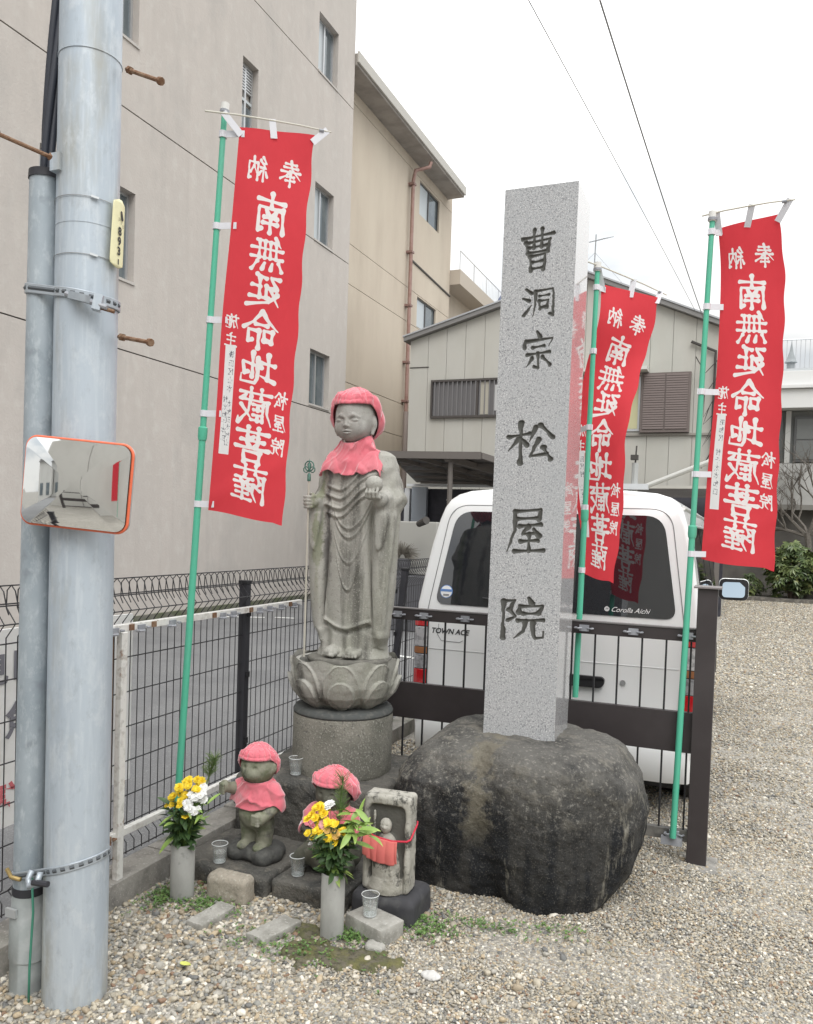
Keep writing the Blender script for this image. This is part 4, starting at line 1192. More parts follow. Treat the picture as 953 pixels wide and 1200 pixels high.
# ================================================================== BOULDER AND GRANITE PILLAR
m_rock = mat('boulder_stone', (0.036, 0.035, 0.033), 0.85, spec=0.3, layers=[
    L('noise', 5, (0.012, 0.013, 0.015), 0.42, 0.52, 0.96, d=8, st=(1.6, 1.6, 0.28)),
    L('noise', 3.6, (0.24, 0.225, 0.185), 0.57, 0.64, 0.9, d=9, r=0.72, st=(2.0, 2.0, 0.30), off=6),
    L('noise', 6.0, (0.21, 0.20, 0.17), 0.66, 0.72, 0.8, d=9, r=0.75, st=(1.6, 1.6, 0.5), off=16),
    L('noise', 150, (0.14, 0.13, 0.115), 0.57, 0.66, 0.5, d=3)],
    bump=[(L('noise', 14, d=8, r=0.65), 0.7, 0.03), (L('noise', 90, d=4), 0.6, 0.006)])
def add_height_layer(m, z0, z1, col, f, nscale, lo, hi):
    """extra weathering that settles on upward ledges: mixed in by world height with a noise mask"""
    t = m.node_tree; b = t.nodes['Principled BSDF']; src = b.inputs['Base Color'].links[0].from_socket
    g = t.nodes.new('ShaderNodeNewGeometry'); s_ = t.nodes.new('ShaderNodeSeparateXYZ'); t.links.new(g.outputs['Position'], s_.inputs[0])
    r = t.nodes.new('ShaderNodeMapRange'); r.inputs['From Min'].default_value = z0; r.inputs['From Max'].default_value = z1; t.links.new(s_.outputs['Z'], r.inputs['Value'])
    n = t.nodes.new('ShaderNodeTexNoise'); n.inputs['Scale'].default_value = nscale; n.inputs['Detail'].default_value = 9; n.inputs['Roughness'].default_value = 0.68
    t.links.new(g.outputs['Position'], n.inputs['Vector'])
    r2 = t.nodes.new('ShaderNodeMapRange'); r2.inputs['From Min'].default_value = lo; r2.inputs['From Max'].default_value = hi; t.links.new(n.outputs['Fac'], r2.inputs['Value'])
    mu = t.nodes.new('ShaderNodeMath'); mu.operation = 'MULTIPLY'; t.links.new(r.outputs[0], mu.inputs[0]); t.links.new(r2.outputs[0], mu.inputs[1])
    mf = t.nodes.new('ShaderNodeMath'); mf.operation = 'MULTIPLY'; mf.inputs[1].default_value = f; t.links.new(mu.outputs[0], mf.inputs[0])
    x = t.nodes.new('ShaderNodeMix'); x.data_type = 'RGBA'; t.links.new(mf.outputs[0], x.inputs['Factor']); t.links.new(src, x.inputs['A']); x.inputs['B'].default_value = (*col, 1)
    t.links.new(x.outputs['Result'], b.inputs['Base Color'])
add_height_layer(m_rock, 0.36, 0.58, (0.125, 0.12, 0.11), 0.95, 4, 0.30, 0.55)
add_height_layer(m_rock, 0.28, 0.44, (0.30, 0.285, 0.25), 0.55, 62, 0.54, 0.64)
add_height_layer(m_rock, 0.30, 0.50, (0.21, 0.195, 0.165), 0.7, 7, 0.54, 0.66)
def add_band(m, x0, wd, z0, z1, col, f):
    """an old runoff stain: a vertical band at x0"""
    t = m.node_tree; b = t.nodes['Principled BSDF']; src = b.inputs['Base Color'].links[0].from_socket
    g = t.nodes.new('ShaderNodeNewGeometry')
    n = t.nodes.new('ShaderNodeTexNoise'); n.inputs['Scale'].default_value = 11; n.inputs['Detail'].default_value = 8; n.inputs['Roughness'].default_value = 0.7; t.links.new(g.outputs['Position'], n.inputs['Vector'])
    s_ = t.nodes.new('ShaderNodeSeparateXYZ'); t.links.new(g.outputs['Position'], s_.inputs[0])
    def M(op, a, b_=None):
        q_ = t.nodes.new('ShaderNodeMath'); q_.operation = op
        for i_, v in enumerate((a, b_)):
            if v is None: continue
            if isinstance(v, (int, float)): q_.inputs[i_].default_value = v
            else: t.links.new(v, q_.inputs[i_])
        return q_.outputs[0]
    dx = M('ABSOLUTE', M('SUBTRACT', s_.outputs['X'], x0))
    e = M('SUBTRACT', 1.0, M('DIVIDE', dx, wd))
    e = M('ADD', e, M('MULTIPLY', M('SUBTRACT', n.outputs['Fac'], 0.5), 5.0))
    zr = t.nodes.new('ShaderNodeMapRange'); zr.inputs['From Min'].default_value = z0; zr.inputs['From Max'].default_value = z1; t.links.new(s_.outputs['Z'], zr.inputs['Value'])
    r = t.nodes.new('ShaderNodeMapRange'); r.inputs['From Min'].default_value = 0.15; r.inputs['From Max'].default_value = 0.75; r.inputs['To Max'].default_value = f; t.links.new(e, r.inputs['Value'])
    x = t.nodes.new('ShaderNodeMix'); x.data_type = 'RGBA'; t.links.new(M('MULTIPLY', r.outputs[0], zr.outputs[0]), x.inputs['Factor']); t.links.new(src, x.inputs['A']); x.inputs['B'].default_value = (*col, 1)
    t.links.new(x.outputs['Result'], b.inputs['Base Color'])
add_band(m_rock, -1.005, 0.085, 0.20, 0.36, (0.20, 0.18, 0.135), 0.62)

R_ = Vol((-1.66, 3.10, -0.12), (-0.20, 4.28, 0.86), 0.008)
R_.cone([-0.10, 0.0, 0.08, 0.20, 0.36, 0.50, 0.60, 0.655, 0.70], [-0.70, -0.70, -0.70, -0.71, -0.72, -0.735, -0.76, -0.79, -0.80], [3.76] * 4 + [3.77] * 5,
        [0.19, 0.235, 0.30, 0.35, 0.378, 0.372, 0.335, 0.27, 0.22], [0.39, 0.415, 0.43, 0.435, 0.425, 0.41, 0.37, 0.31, 0.24], 0.01, 2.5)
R_.cone([-0.10, 0.0, 0.12, 0.32, 0.46, 0.58, 0.66, 0.72], [-1.14] * 4 + [-1.13, -1.10, -1.07, -1.04], [3.76] * 5 + [3.80, 3.86, 3.9],
        [0.33, 0.335, 0.34, 0.34, 0.325, 0.27, 0.19, 0.12], [0.355, 0.36, 0.375, 0.38, 0.37, 0.32, 0.23, 0.15], 0.05, 2.9)
R_.box((-1.6, 3.0, 0.652), (-0.1, 4.4, 0.9), 0.01, 0.04, sub=True)
R_.path([(-0.995, 3.33, 0.60), (-0.985, 3.335, 0.42), (-0.965, 3.33, 0.22), (-0.925, 3.315, 0.02)], [0.022, 0.034, 0.045, 0.065], 0.025, sub=True)
R_.cap((-1.46, 3.40, 0.335), (-1.10, 3.33, 0.345), 0.020, 0.024, 0.02, sub=True)
R_.path([(-0.90, 3.325, 0.375), (-0.76, 3.30, 0.36), (-0.64, 3.31, 0.365)], [0.010, 0.018, 0.010], 0.02, sub=True)
R_.path([(-0.52, 3.37, 0.315), (-0.40, 3.50, 0.325)], [0.014, 0.010], 0.02, sub=True)
for n_, c_, k_ in (((0, -1, 0), -3.325, .03), ((.6, -.8, 0), -3.065, .03), ((0, -.6, .8), -1.565, .02), ((.7071, 0, .7071), 0.118, .03), ((.5, -.3, -.8), -1.275, .05),
                  ((-.6, 0, .8), 1.285, .03), ((-.97, -.1, .2), 1.165, .03)):
    R_.cut(n_, c_, k_)
R_.noise(0.018, 3.4, 31, 3)
R_.noise(0.015, 10, 37, 4)
R_.noise(0.006, 38, 57, 3)
for pa in (((-0.86, 3.32, 0.50), (-0.83, 3.315, 0.36), (-0.86, 3.315, 0.20), (-0.80, 3.32, 0.05)), ((-0.66, 3.31, 0.42), (-0.60, 3.32, 0.26), (-0.63, 3.32, 0.10)), ((-0.52, 3.37, 0.52), (-0.46, 3.42, 0.40), (-0.44, 3.45, 0.22)), ((-1.36, 3.37, 0.46), (-1.22, 3.36, 0.43), (-1.08, 3.35, 0.45)), ((-1.30, 3.38, 0.26), (-1.16, 3.36, 0.22), (-1.05, 3.35, 0.24))):
    pw = [tuple(np.array(p_) + rng.normal(0, 0.006, 3)) for p_ in pa]
    R_.path(pw, 0.008, 0.010, sub=True)
V, F = R_.mesh()
BO = obj('boulder', V, F, m_rock, None, True, label='massive dark weathered boulder carrying the granite pillar', category='boulder')

# pillar: front carved with brush characters, painted dark in the grooves
m_gran = mat('granite_rough', (0.455, 0.46, 0.47), 0.8, layers=[
    L('noise', 125, (0.16, 0.165, 0.18), 0.53, 0.61, 0.85, d=3, r=0.7),
    L('noise', 160, (0.82, 0.82, 0.81), 0.54, 0.62, 0.8, d=3, r=0.7, off=4),
    L('noise', 300, (0.25, 0.25, 0.26), 0.56, 0.62, 0.7, d=1, off=9),
    L('noise', 3.5, (0.40, 0.415, 0.43), 0.40, 0.65, 0.45, d=5, off=7)],
    bump=[(L('noise', 260, d=2), 0.6, 0.0025)],
    attrs=[('carve', -0.0002, 0.0010, (0.085, 0.085, 0.078))])
m_granp = mat('granite_polished', (0.46, 0.46, 0.465), 0.06, spec=0.8, layers=[
    L('noise', 230, (0.26, 0.26, 0.27), 0.50, 0.60, 0.8, d=2), L('noise', 300, (0.66, 0.66, 0.66), 0.56, 0.64, 0.8, d=1, off=4)])
m_granp.node_tree.nodes['Principled BSDF'].inputs['Coat Weight'].default_value = 0.5
m_granp.node_tree.nodes['Principled BSDF'].inputs['Coat Roughness'].default_value = 0.05
# world corners (front face y=3.70)
PY = 3.68
pb0 = Vector((-1.077, PY, 0.640)); pb1 = Vector((-0.741, PY, 0.640)); pt0 = Vector((-1.064, PY, 3.160)); pt1 = Vector((-0.728, PY, 3.160))
PH = 2.52
P_ = thing('granite_pillar', (-0.9, PY + 0.15, 0.64), 'tall grey granite pillar with six carved black characters on a boulder', 'stone pillar')
nu, nv = 141, 1051
uu = np.linspace(0, 1, nu); vv_ = np.linspace(0, 1, nv)
UX, VZ = np.meshgrid(uu * 0.336, vv_ * PH, indexing='ij')   # metres on the face, from lower left
sd = np.full(UX.shape, 1.0)
chars = [('曹', 0.163, 0.287, 0.160, 0.190), ('洞', 0.180, 0.522, 0.158, 0.140), ('宗', 0.184, 0.742, 0.162, 0.175), ('松', 0.168, 1.158, 0.222, 0.200), ('屋', 0.166, 1.558, 0.195, 0.222), ('院', 0.158, 1.962, 0.225, 0.200)]
for ch, cx_, cz_, wd, hg in chars:
    zc = PH - cz_
    m_ = (np.abs(UX - cx_) < wd * 0.62) & (np.abs(VZ - zc) < hg * 0.62)
    X = (UX[m_] - cx_) / wd * 100 + 50; Y = (zc - VZ[m_]) / hg * 100 + 50
    X = X + 1.6 * vnoise(X * 0.12, Y * 0.12, 0, 4)
    sd[m_] = np.minimum(sd[m_], glyph_sdf(ch, X, Y, 5.7) * (wd + hg) / 200)
DEP = np.clip(-sd * 0.9, 0, 0.008)
un, vn = UX / 0.336, VZ / PH
fx = (pb0.x * (1 - un) + pb1.x * un) * (1 - vn) + (pt0.x * (1 - un) + pt1.x * un) * vn
V = np.stack([fx, PY + DEP, 0.64 + VZ], -1).reshape(-1, 3)
ii = np.arange(nu * nv).reshape(nu, nv)
Fq = np.stack([ii[:-1, :-1], ii[1:, :-1], ii[1:, 1:], ii[:-1, 1:]], -1).reshape(-1, 4)
fo = obj('carved_front', V, Fq, m_gran, P_, True)
at_ = fo.data.attributes.new('carve', 'FLOAT', 'POINT'); at_.data.foreach_set('value', sd.astype(np.float32).ravel())
D_ = 0.30
sb_ = MB()
def quadface(mb, a, b, c, d): mb.add([a, b, c, d], [(0, 1, 2, 3)])
sh2 = MB()
quadface(sh2, pb1, pb1 + Vector((0, D_, 0)), pt1 + Vector((0, D_, 0)), pt1)
quadface(sh2, pb0 + Vector((0, D_, 0)), pb0, pt0, pt0 + Vector((0, D_, 0)))
sh2.build('polished_side', m_granp, P_)
tp = MB()
mid = Vector((-0.896, PY + D_ / 2, 3.185))
c4 = [pt0, pt1, pt1 + Vector((0, D_, 0)), pt0 + Vector((0, D_, 0))]
for i in range(4): tp.add([c4[i], c4[(i + 1) % 4], mid], [(0, 1, 2)])
quadface(tp, pb1 + Vector((0, D_, 0)), pb0 + Vector((0, D_, 0)), pt0 + Vector((0, D_, 0)), pt1 + Vector((0, D_, 0)))
tp.build('rough_top', m_gran, P_)
MB().prism([pb0 + Vector((-0.02, -0.02, 0)), pb1 + Vector((0.02, -0.02, 0)), pb1 + Vector((0.025, D_ + 0.02, 0)), pb0 + Vector((-0.02, D_ + 0.02, 0))], (0, 0, -0.03), (0, 0, 0.006)).build('mortar', mat('mortar', (0.36, 0.35, 0.31), 0.95, layers=[L('noise', 30, (0.16, 0.155, 0.14), 0.45, 0.6, 0.8)]), P_)

# ================================================================== STEP STONES UNDER THE STATUES
m_step = mat('step_stone', (0.12, 0.113, 0.10), 0.92, layers=[
    L('noise', 6, (0.05, 0.05, 0.047), 0.44, 0.60, 0.9, d=7), L('noise', 14, (0.22, 0.20, 0.165), 0.56, 0.70, 0.75, d=7, off=3), L('noise', 120, (0.26, 0.25, 0.22), 0.6, 0.7, 0.5, d=2)],
    bump=[(L('noise', 30, d=6), 0.9, 0.015), (L('noise', 120), 0.5, 0.004)])
def rough_stone(name, lo, hi, label, m=m_step, amp=0.010, fr=9, rnd=0.02, h=0.006, seed=1, cat='stone', wedge=None):
    lo = np.array(lo, float); hi = np.array(hi, float)
    v = Vol(lo - 0.03, hi + 0.03, h)
    v.box(lo, hi, rnd)
    if wedge:
        for (a, b, r) in wedge: v.cap(a, b, r, r, 0.03, sub=True)
    v.noise(amp, fr, seed, 3); v.noise(amp * 0.35, fr * 4.5, seed + 5, 2)
    V, F = v.mesh()
    return obj(name, V, F, m, None, True, label=label, category=cat)
rough_stone('step_stone', (-2.285, 2.97, -0.05), (-1.80, 3.42, 0.088), 'low dark stone slab under the standing figurine with red hood', seed=2)
rough_stone('step_stone', (-1.79, 2.99, -0.05), (-1.44, 3.42, 0.085), 'low dark stone slab under the crouching figurine behind flowers', seed=3)
rough_stone('step_stone', (-2.285, 3.44, -0.05), (-1.52, 4.16, 0.352), 'raised dark stone block under the round drum pedestal', seed=4, rnd=0.03, amp=0.016, fr=6)
rough_stone('step_stone', (-1.50, 3.50, -0.05), (-1.32, 4.1, 0.30), 'dark upright stone wedged between drum block and boulder', seed=5, rnd=0.05, amp=0.02, fr=7)

m_beigeblk = mat('pale_block', (0.34, 0.305, 0.25), 0.95, layers=[L('noise', 60, (0.24, 0.22, 0.18), 0.5, 0.64, 0.7, d=4), L('noise', 90, (0.46, 0.43, 0.37), 0.56, 0.66, 0.7, d=3, off=3), L('noise', 5, (0.22, 0.20, 0.16), 0.45, 0.65, 0.5, off=6)],
    bump=[(L('noise', 90, d=4), 0.7, 0.004)])
rough_stone('rounded_block', (-2.035, 2.86, -0.01), (-1.835, 2.955, 0.115), 'rounded tan concrete block leaning on the front of the step stone', m_beigeblk, 0.003, 14, 0.030, 0.004, 8, 'block')
m_paver = mat('paver', (0.36, 0.35, 0.32), 0.95, layers=[L('noise', 12, (0.22, 0.215, 0.19), 0.45, 0.62, 0.7, d=6), L('noise', 80, (0.50, 0.49, 0.46), 0.56, 0.68, 0.6, d=3)],
    bump=[(L('noise', 70, d=4), 0.6, 0.004)])
def paver(name, c, lx, ly, hz, rz, label, m=m_paver, tilt=0.0, cat='paver'):
    mb = MB().box((-lx / 2, -ly / 2, -0.03), (lx / 2, ly / 2, hz))
    o = mb.build(name, m, None, bevel=0.006, smooth=True, label=label, category=cat)
    bm = bmesh.new(); bm.from_mesh(o.data)
    bmesh.ops.subdivide_edges(bm, edges=bm.edges, cuts=3, use_grid_fill=True)
    for v in bm.verts:
        v.co += Vector((0.003 * float(vnoise(np.array(v.co.x * 40), np.array(v.co.y * 40), np.array(v.co.z * 40 + lx * 50), 2)),) * 3)
    bm.to_mesh(o.data); bm.free()
    o.location = c; o.rotation_euler = (tilt, 0, rz)
    return o
paver('paver', (-1.90, 2.725, 0.0), 0.085, 0.19, 0.030, rad(-10), 'flat pale paver nearest the first vase, before the tan block', tilt=0.04)
paver('paver', (-1.615, 2.735, 0.0), 0.095, 0.20, 0.030, rad(-17), 'flat pale paver lying alone between the two vases', tilt=0.02)
paver('cup_block', (-1.265, 2.905, 0.0), 0.20, 0.13, 0.070, rad(-22), 'grey mossy block with a water cup on it, before the tablet', tilt=0.0, cat='block')
rough_stone('chipped_stone', (-1.245, 2.76, -0.01), (-1.17, 2.81, 0.03), 'small chipped stone beside the cup block', m_paver, 0.006, 30, 0.012, 0.003, 9)

# ================================================================== PEDESTALS OF THE LARGE STATUE
m_drum = mat('drum_stone', (0.25, 0.24, 0.205), 0.92, layers=[
    L('noise', 3.5, (0.11, 0.11, 0.09), 0.42, 0.62, 0.7, d=6), L('noise', 110, (0.38, 0.37, 0.33), 0.55, 0.66, 0.8, d=3), L('noise', 60, (0.07, 0.07, 0.065), 0.58, 0.70, 0.7, d=3, off=3)],
    bump=[(L('noise', 110, d=3), 0.7, 0.005)])
m_stat = mat('statue_stone', (0.375, 0.367, 0.335), 0.88, layers=[
    L('noise', 4.0, (0.235, 0.24, 0.19), 0.46, 0.64, 0.6, d=6, st=(1, 1, 0.4)),
    L('noise', 6.0, (0.075, 0.072, 0.062), 0.52, 0.66, 0.85, d=7, st=(1.6, 1.6, 0.20), off=4),
    L('noise', 130, (0.46, 0.45, 0.40), 0.55, 0.68, 0.55, d=3),
    L('noise', 90, (0.16, 0.155, 0.13), 0.58, 0.70, 0.5, d=3, off=2),
    L('noise', 5.0, (0.42, 0.41, 0.37), 0.58, 0.70, 0.6, d=5, off=9)],
    bump=[(L('noise', 130, d=4), 0.6, 0.003), (L('noise', 25, d=5), 0.35, 0.006)])
add_height_layer(m_stat, 1.97, 2.0, (0.36, 0.352, 0.335), 0.75, 9, 0.25, 0.55)
DX, DY = -1.858, 3.78
DR = thing('drum_pedestal', (DX, DY, 0.35), 'round speckled stone drum under the lotus base', 'pedestal')
prof = [(0.246, 0.335), (0.252, 0.36), (0.256, 0.40), (0.256, 0.63), (0.254, 0.66), (0.246, 0.676), (0.225, 0.683), (0.0, 0.685)]
MB().lathe(prof, (DX, DY, 0), 64).build('drum', m_drum, DR, smooth='all')
MB().lathe([(0.2562, 0.650), (0.2572, 0.661), (0.2475, 0.6775), (0.226, 0.6845), (0.18, 0.686)], (DX, DY, 0), 64).build('dark_rim_stain', mat('drum_stain', (0.075, 0.08, 0.078), 0.85, layers=[L('noise', 40, (0.13, 0.13, 0.12), 0.5, 0.65, 0.7)]), DR, smooth='all')
# lotus: sculpted grid in cylindrical coordinates
LO = thing('lotus_pedestal', (DX, DY, 0.63), 'carved lotus-petal stone base under the standing monk statue', 'pedestal')
nt_, nz_ = 360, 72
th = np.linspace(0, 2 * np.pi, nt_, endpoint=False); t = np.linspace(0, 1, nz_)
TH, TT = np.meshgrid(th, t, indexing='ij')
base_r = np.interp(t, [0, 0.12, 0.3, 0.5, 0.7, 0.85, 1.0], [0.150, 0.192, 0.232, 0.252, 0.262, 0.266, 0.270])[None, :]
NP = 8
def petal(TH, TT, phase, top, wmax, bulge):
    a = ((TH + phase) % (2 * np.pi / NP)) / (2 * np.pi / NP) - 0.5
    u = np.clip(TT / top, 0, 1.2)
    half = wmax * np.sqrt(np.clip(1 - np.clip((u - 0.35) / 0.65, 0, 1) ** 2.2, 0, 1)) * sstep(-0.25, 0.35, u)
    ins = half - np.abs(a)
    body = sstep(0, 0.05, ins) * (u < 1.0)
    rim = np.exp(-((ins - 0.035) / 0.028) ** 2) * (ins > 0) * (u < 1.02)
    return body * bulge * (0.6 + 0.4 * np.cos(np.clip(np.abs(a) / (half + 1e-3), 0, 1) * 1.5)) + rim * 0.007 * (bulge > 0)
r = base_r + 0 * TH
r = r + petal(TH, TT, 0.0, 1.0, 0.47, 0.012)
pf = petal(TH, TT, np.pi / NP, 0.66, 0.36, 0.026)
pf2 = petal(TH, TT, 0.0, 0.66, 0.36, 0.026)
r = r + pf2 * 0.9
r = r + 0.004 * fbm(np.cos(TH) * 6, np.sin(TH) * 6, TT * 6, 6)
zt = 0.682 + 0.240 * TT + 0.018 * (TT > 0.9) * (np.cos(NP * TH) * 0.5 + 0.5) * sstep(0.9, 1, TT)
X = DX + r * np.cos(TH); Y = DY + r * np.sin(TH)
V = np.stack([X, Y, zt], -1).reshape(-1, 3)
ii = np.arange(nt_ * nz_).reshape(nt_, nz_)
i2 = np.roll(ii, -1, 0)
Fq = np.stack([ii[:, :-1], i2[:, :-1], i2[:, 1:], ii[:, 1:]], -1).reshape(-1, 4)
lp = obj('petal_bowl', V, Fq, m_stat, LO, True)
MB().lathe([(0.262, 0.912), (0.240, 0.918), (0.225, 0.905), (0.0, 0.905)], (DX, DY, 0), 64).build('petal_rim', m_stat, LO, smooth='all')
MB().lathe([(0.215, 0.904), (0.215, 0.930), (0.205, 0.936), (0.0, 0.938)], (DX + 0.03, DY, 0), 48).build('standing_plate', mat('plate_stone', (0.13, 0.125, 0.11), 0.9, layers=[L('noise', 30, (0.24, 0.23, 0.2), 0.5, 0.66, 0.7)]), LO, smooth='all')

# ================================================================== LARGE STANDING STATUE
SX, SY, SZ = -1.818, 3.80, 0.935
s = Vol((-0.30, -0.26, -0.01), (0.30, 0.18, 1.38), 0.0039)
# robe trunk
s.cone([0.0, 0.05, 0.14, 0.16, 0.4, 0.7, 0.86, 0.96, 1.02, 1.06], [0, 0, 0, 0, 0, 0, 0, 0, 0, 0], [-0.01, 0, 0, 0, 0, 0, 0, 0.0, 0.01, 0.01],
       [0.195, 0.180, 0.165, 0.160, 0.165, 0.175, 0.185, 0.190, 0.165, 0.075], [0.130, 0.120, 0.115, 0.122, 0.125, 0.130, 0.125, 0.115, 0.095, 0.065], 0.02, 2.2)
s.cap((-0.13, 0.01, 0.985), (-0.185, 0.015, 0.80), 0.062, 0.066, 0.04); s.cap((0.13, 0.01, 0.985), (0.185, 0.015, 0.80), 0.062, 0.066, 0.04)
s.cap((-0.185, 0.01, 0.80), (-0.185, -0.115, 0.775), 0.062, 0.034, 0.03); s.cap((0.185, 0.01, 0.80), (0.182, -0.135, 0.79), 0.062, 0.036, 0.03)
# hanging sleeves
for sx, zb in ((-1, 0.085), (1, 0.06)):
    s.cone([zb, zb + 0.05, zb + 0.25, 0.5, 0.72, 0.80], [sx * 0.150, sx * 0.160, sx * 0.170, sx * 0.180, sx * 0.188, sx * 0.185], [-0.03, -0.035, -0.04, -0.045, -0.05, -0.03],
           [0.020, 0.040, 0.046, 0.048, 0.050, 0.045], [0.045, 0.070, 0.085, 0.090, 0.090, 0.07], 0.022, 2.3)
# neck and head
s.cap((0, 0.0, 1.02), (-0.008, -0.028, 1.12), 0.060, 0.055, 0.02)
s.off = np.array([-0.012, -0.038, 0.0])
s.ell((0, 0.008, 1.225), (0.102, 0.112, 0.118), 0.02)
s.ell((0, -0.018, 1.168), (0.087, 0.086, 0.082), 0.03)
s.ell((0, -0.052, 1.118), (0.040, 0.034, 0.026), 0.025)
for e in (-1, 1):
    s.ell((e * 0.046, -0.062, 1.150), (0.036, 0.030, 0.038), 0.022)           # cheeks
    s.ell((e * 0.101, 0.010, 1.185), (0.013, 0.020, 0.036), 0.010)            # ears
    s.cap((e * 0.100, 0.006, 1.150), (e * 0.096, 0.0, 1.130), 0.009, 0.009, 0.010)
    s.path([(e * 0.014, -0.101, 1.205), (e * 0.034, -0.098, 1.213), (e * 0.060, -0.082, 1.203)], [0.005, 0.006, 0.004], 0.010)   # brow
    s.ell((e * 0.038, -0.104, 1.190), (0.024, 0.013, 0.010), 0.008, sub=True)  # socket
    s.ell((e * 0.038, -0.090, 1.186), (0.022, 0.012, 0.010), 0.004)            # lid
    s.path([(e * 0.018, -0.101, 1.182), (e * 0.038, -0.103, 1.178), (e * 0.058, -0.092, 1.182)], 0.0024, 0.003, sub=True)
s.path([(0, -0.098, 1.200), (0, -0.104, 1.178), (0, -0.111, 1.162)], [0.006, 0.0065, 0.009], 0.008)
for e in (-1, 1): s.ell((e * 0.011, -0.103, 1.158), (0.007, 0.008, 0.006), 0.006)
s.path([(-0.022, -0.098, 1.134), (0, -0.106, 1.137), (0.022, -0.098, 1.134)], [0.003, 0.0045, 0.003], 0.005)
s.path([(-0.018, -0.098, 1.124), (0, -0.104, 1.122), (0.018, -0.098, 1.124)], [0.003, 0.005, 0.003], 0.005)
s.path([(-0.026, -0.102, 1.130), (0, -0.114, 1.130), (0.026, -0.102, 1.130)], 0.0026, 0.003, sub=True)
s.off = np.zeros(3)
# right hand around the staff
sfx, sfy = -0.196, -0.172
s.cap((-0.180, -0.115, 0.775), (-0.176, -0.150, 0.778), 0.026, 0.024, 0.015)
s.ell((-0.176, -0.158, 0.780), (0.017, 0.024, 0.034), 0.010)
for i in range(4):
    z = 0.802 - 0.0165 * i; l = (0.0, 0.002, 0.001, -0.003)[i]
    s.path([(-0.176, -0.176, z), (-0.193, -0.189 - l, z), (-0.211, -0.180 - l, z), (-0.212, -0.160, z - .001)], [0.0088, 0.0088, 0.0082, 0.0070], 0.002)
s.path([(-0.168, -0.166, 0.806), (-0.182, -0.158, 0.818), (-0.203, -0.160, 0.815)], [0.010, 0.0085, 0.0068], 0.003)
# left hand, palm up, with jewel
s.cap((0.182, -0.135, 0.79), (0.178, -0.160, 0.805), 0.028, 0.024, 0.015)
s.ell((0.176, -0.178, 0.812), (0.034, 0.030, 0.020), 0.012)
for i in range(4):
    x = 0.148 + 0.0175 * i; l = (0.0, 0.004, 0.003, -0.004)[i]
    s.path([(x, -0.190, 0.800), (x - 0.002, -0.214 - l, 0.806), (x - 0.002, -0.222 - l, 0.826), (x, -0.214 - l, 0.844)], [0.0092, 0.0088, 0.0082, 0.0070], 0.002)
s.path([(0.150, -0.165, 0.812), (0.136, -0.180, 0.832), (0.142, -0.192, 0.848)], [0.0098, 0.0085, 0.0070], 0.003)
s.ell((0.170, -0.186, 0.868), (0.043, 0.043, 0.043), 0.0015)
# feet on the plate
s.ell((0, -0.01, 0.01), (0.165, 0.140, 0.022), 0.01)
for e in (-1, 1):
    s.ell((e * 0.058, -0.128, 0.030), (0.044, 0.056, 0.027), 0.008)
    for i in range(5):
        xx = e * (0.026 + 0.0155 * i)
        s.cap((xx, -0.160, 0.024), (xx + e * 0.002, -0.186 + 0.004 * i + (0.002 if i == 0 else 0), 0.018), 0.0100 - 0.0007 * i, 0.0095 - 0.0008 * i, 0.0015)
# folds
def folds(x, y, z):
    o = np.zeros_like(x)
    f = sstep(0.02, -0.06, y)
    rg = lambda d, w: np.exp(-(d / w) ** 2)
    cen = f * sstep(0.135, 0.105, np.abs(x - 0.005))
    # deep hanging curves on the front of the robe
    for (z0, c, am, w) in ((0.650, 12, .006, .007), (0.605, 14, .006, .007), (0.48, 20, .004, .007), (0.345, 38, .007, .007)):
        zc = z0 + c * (x - 0.012) ** 2
        o += cen * am * (rg(z - zc, w) - 0.6 * rg(z - zc + 0.02, w)) * sstep(0.22, 0.12, zc - z0)
    # drape bands sweeping up to the left hand
    sw = f * sstep(-0.15, -0.12, x) * sstep(0.16, 0.13, x)
    for (z0, am) in ((0.87, .007), (0.825, .008), (0.775, .010), (0.735, .008)):
        zc = z0 + 0.10 * sstep(-0.12, 0.16, x) - 0.05 * np.exp(-((x + 0.02) / 0.07) ** 2)
        o += sw * am * (rg(z - zc, .009) - 0.5 * rg(z - zc + 0.016, .008))
    # under the V the robe recedes
    # vertical pleats on sleeves and sides
    sl = sstep(0.115, 0.145, np.abs(x)) * sstep(0.80, 0.70, z) * sstep(0.1, 0.2, z)
    o += sl * 0.0050 * np.sin(y * 95 + 4 * z + 3 * np.sin(z * 5))
    o += sstep(0.11, 0.14, np.abs(x)) * sstep(0.74, 0.80, z) * sstep(1.0, 0.93, z) * 0.0028 * np.sin((z + 0.9 * np.abs(y)) * 70)
    # crease between sleeve and robe
    o -= f * 0.013 * rg(np.abs(x) - 0.128 - 0.01 * np.sin(z * 8), .008) * sstep(0.12, 0.2, z) * sstep(0.78, 0.70, z)
    # hem: outer robe ends, underskirt below
    hz = 0.168 - 0.02 * np.cos(x * 22)
    o += f * 0.011 * rg(z - hz, .009) * sstep(0.14, 0.12, np.abs(x))
    o -= f * 0.010 * rg(z - hz + 0.024, .010) * sstep(0.14, 0.12, np.abs(x))
    o += f * sstep(0.15, 0.12, z) * sstep(0.03, 0.06, z) * 0.006 * np.sin(x * 75)
    o *= sstep(1.04, 0.98, z) * sstep(-0.165, -0.142, y)
    # collar
    o += f * 0.006 * rg(np.abs(x) - (0.03 + (z - 0.86) * 0.35), .008) * sstep(0.86, 0.9, z) * sstep(1.04, 1.0, z)
    return o
s.local(folds, 0.03)
s.noise(0.0016, 26, 12, 2)
V, F = s.mesh()
add_band(m_stat, SX - 0.115, 0.028, 1.20, 1.50, (0.075, 0.068, 0.070), 0.75)
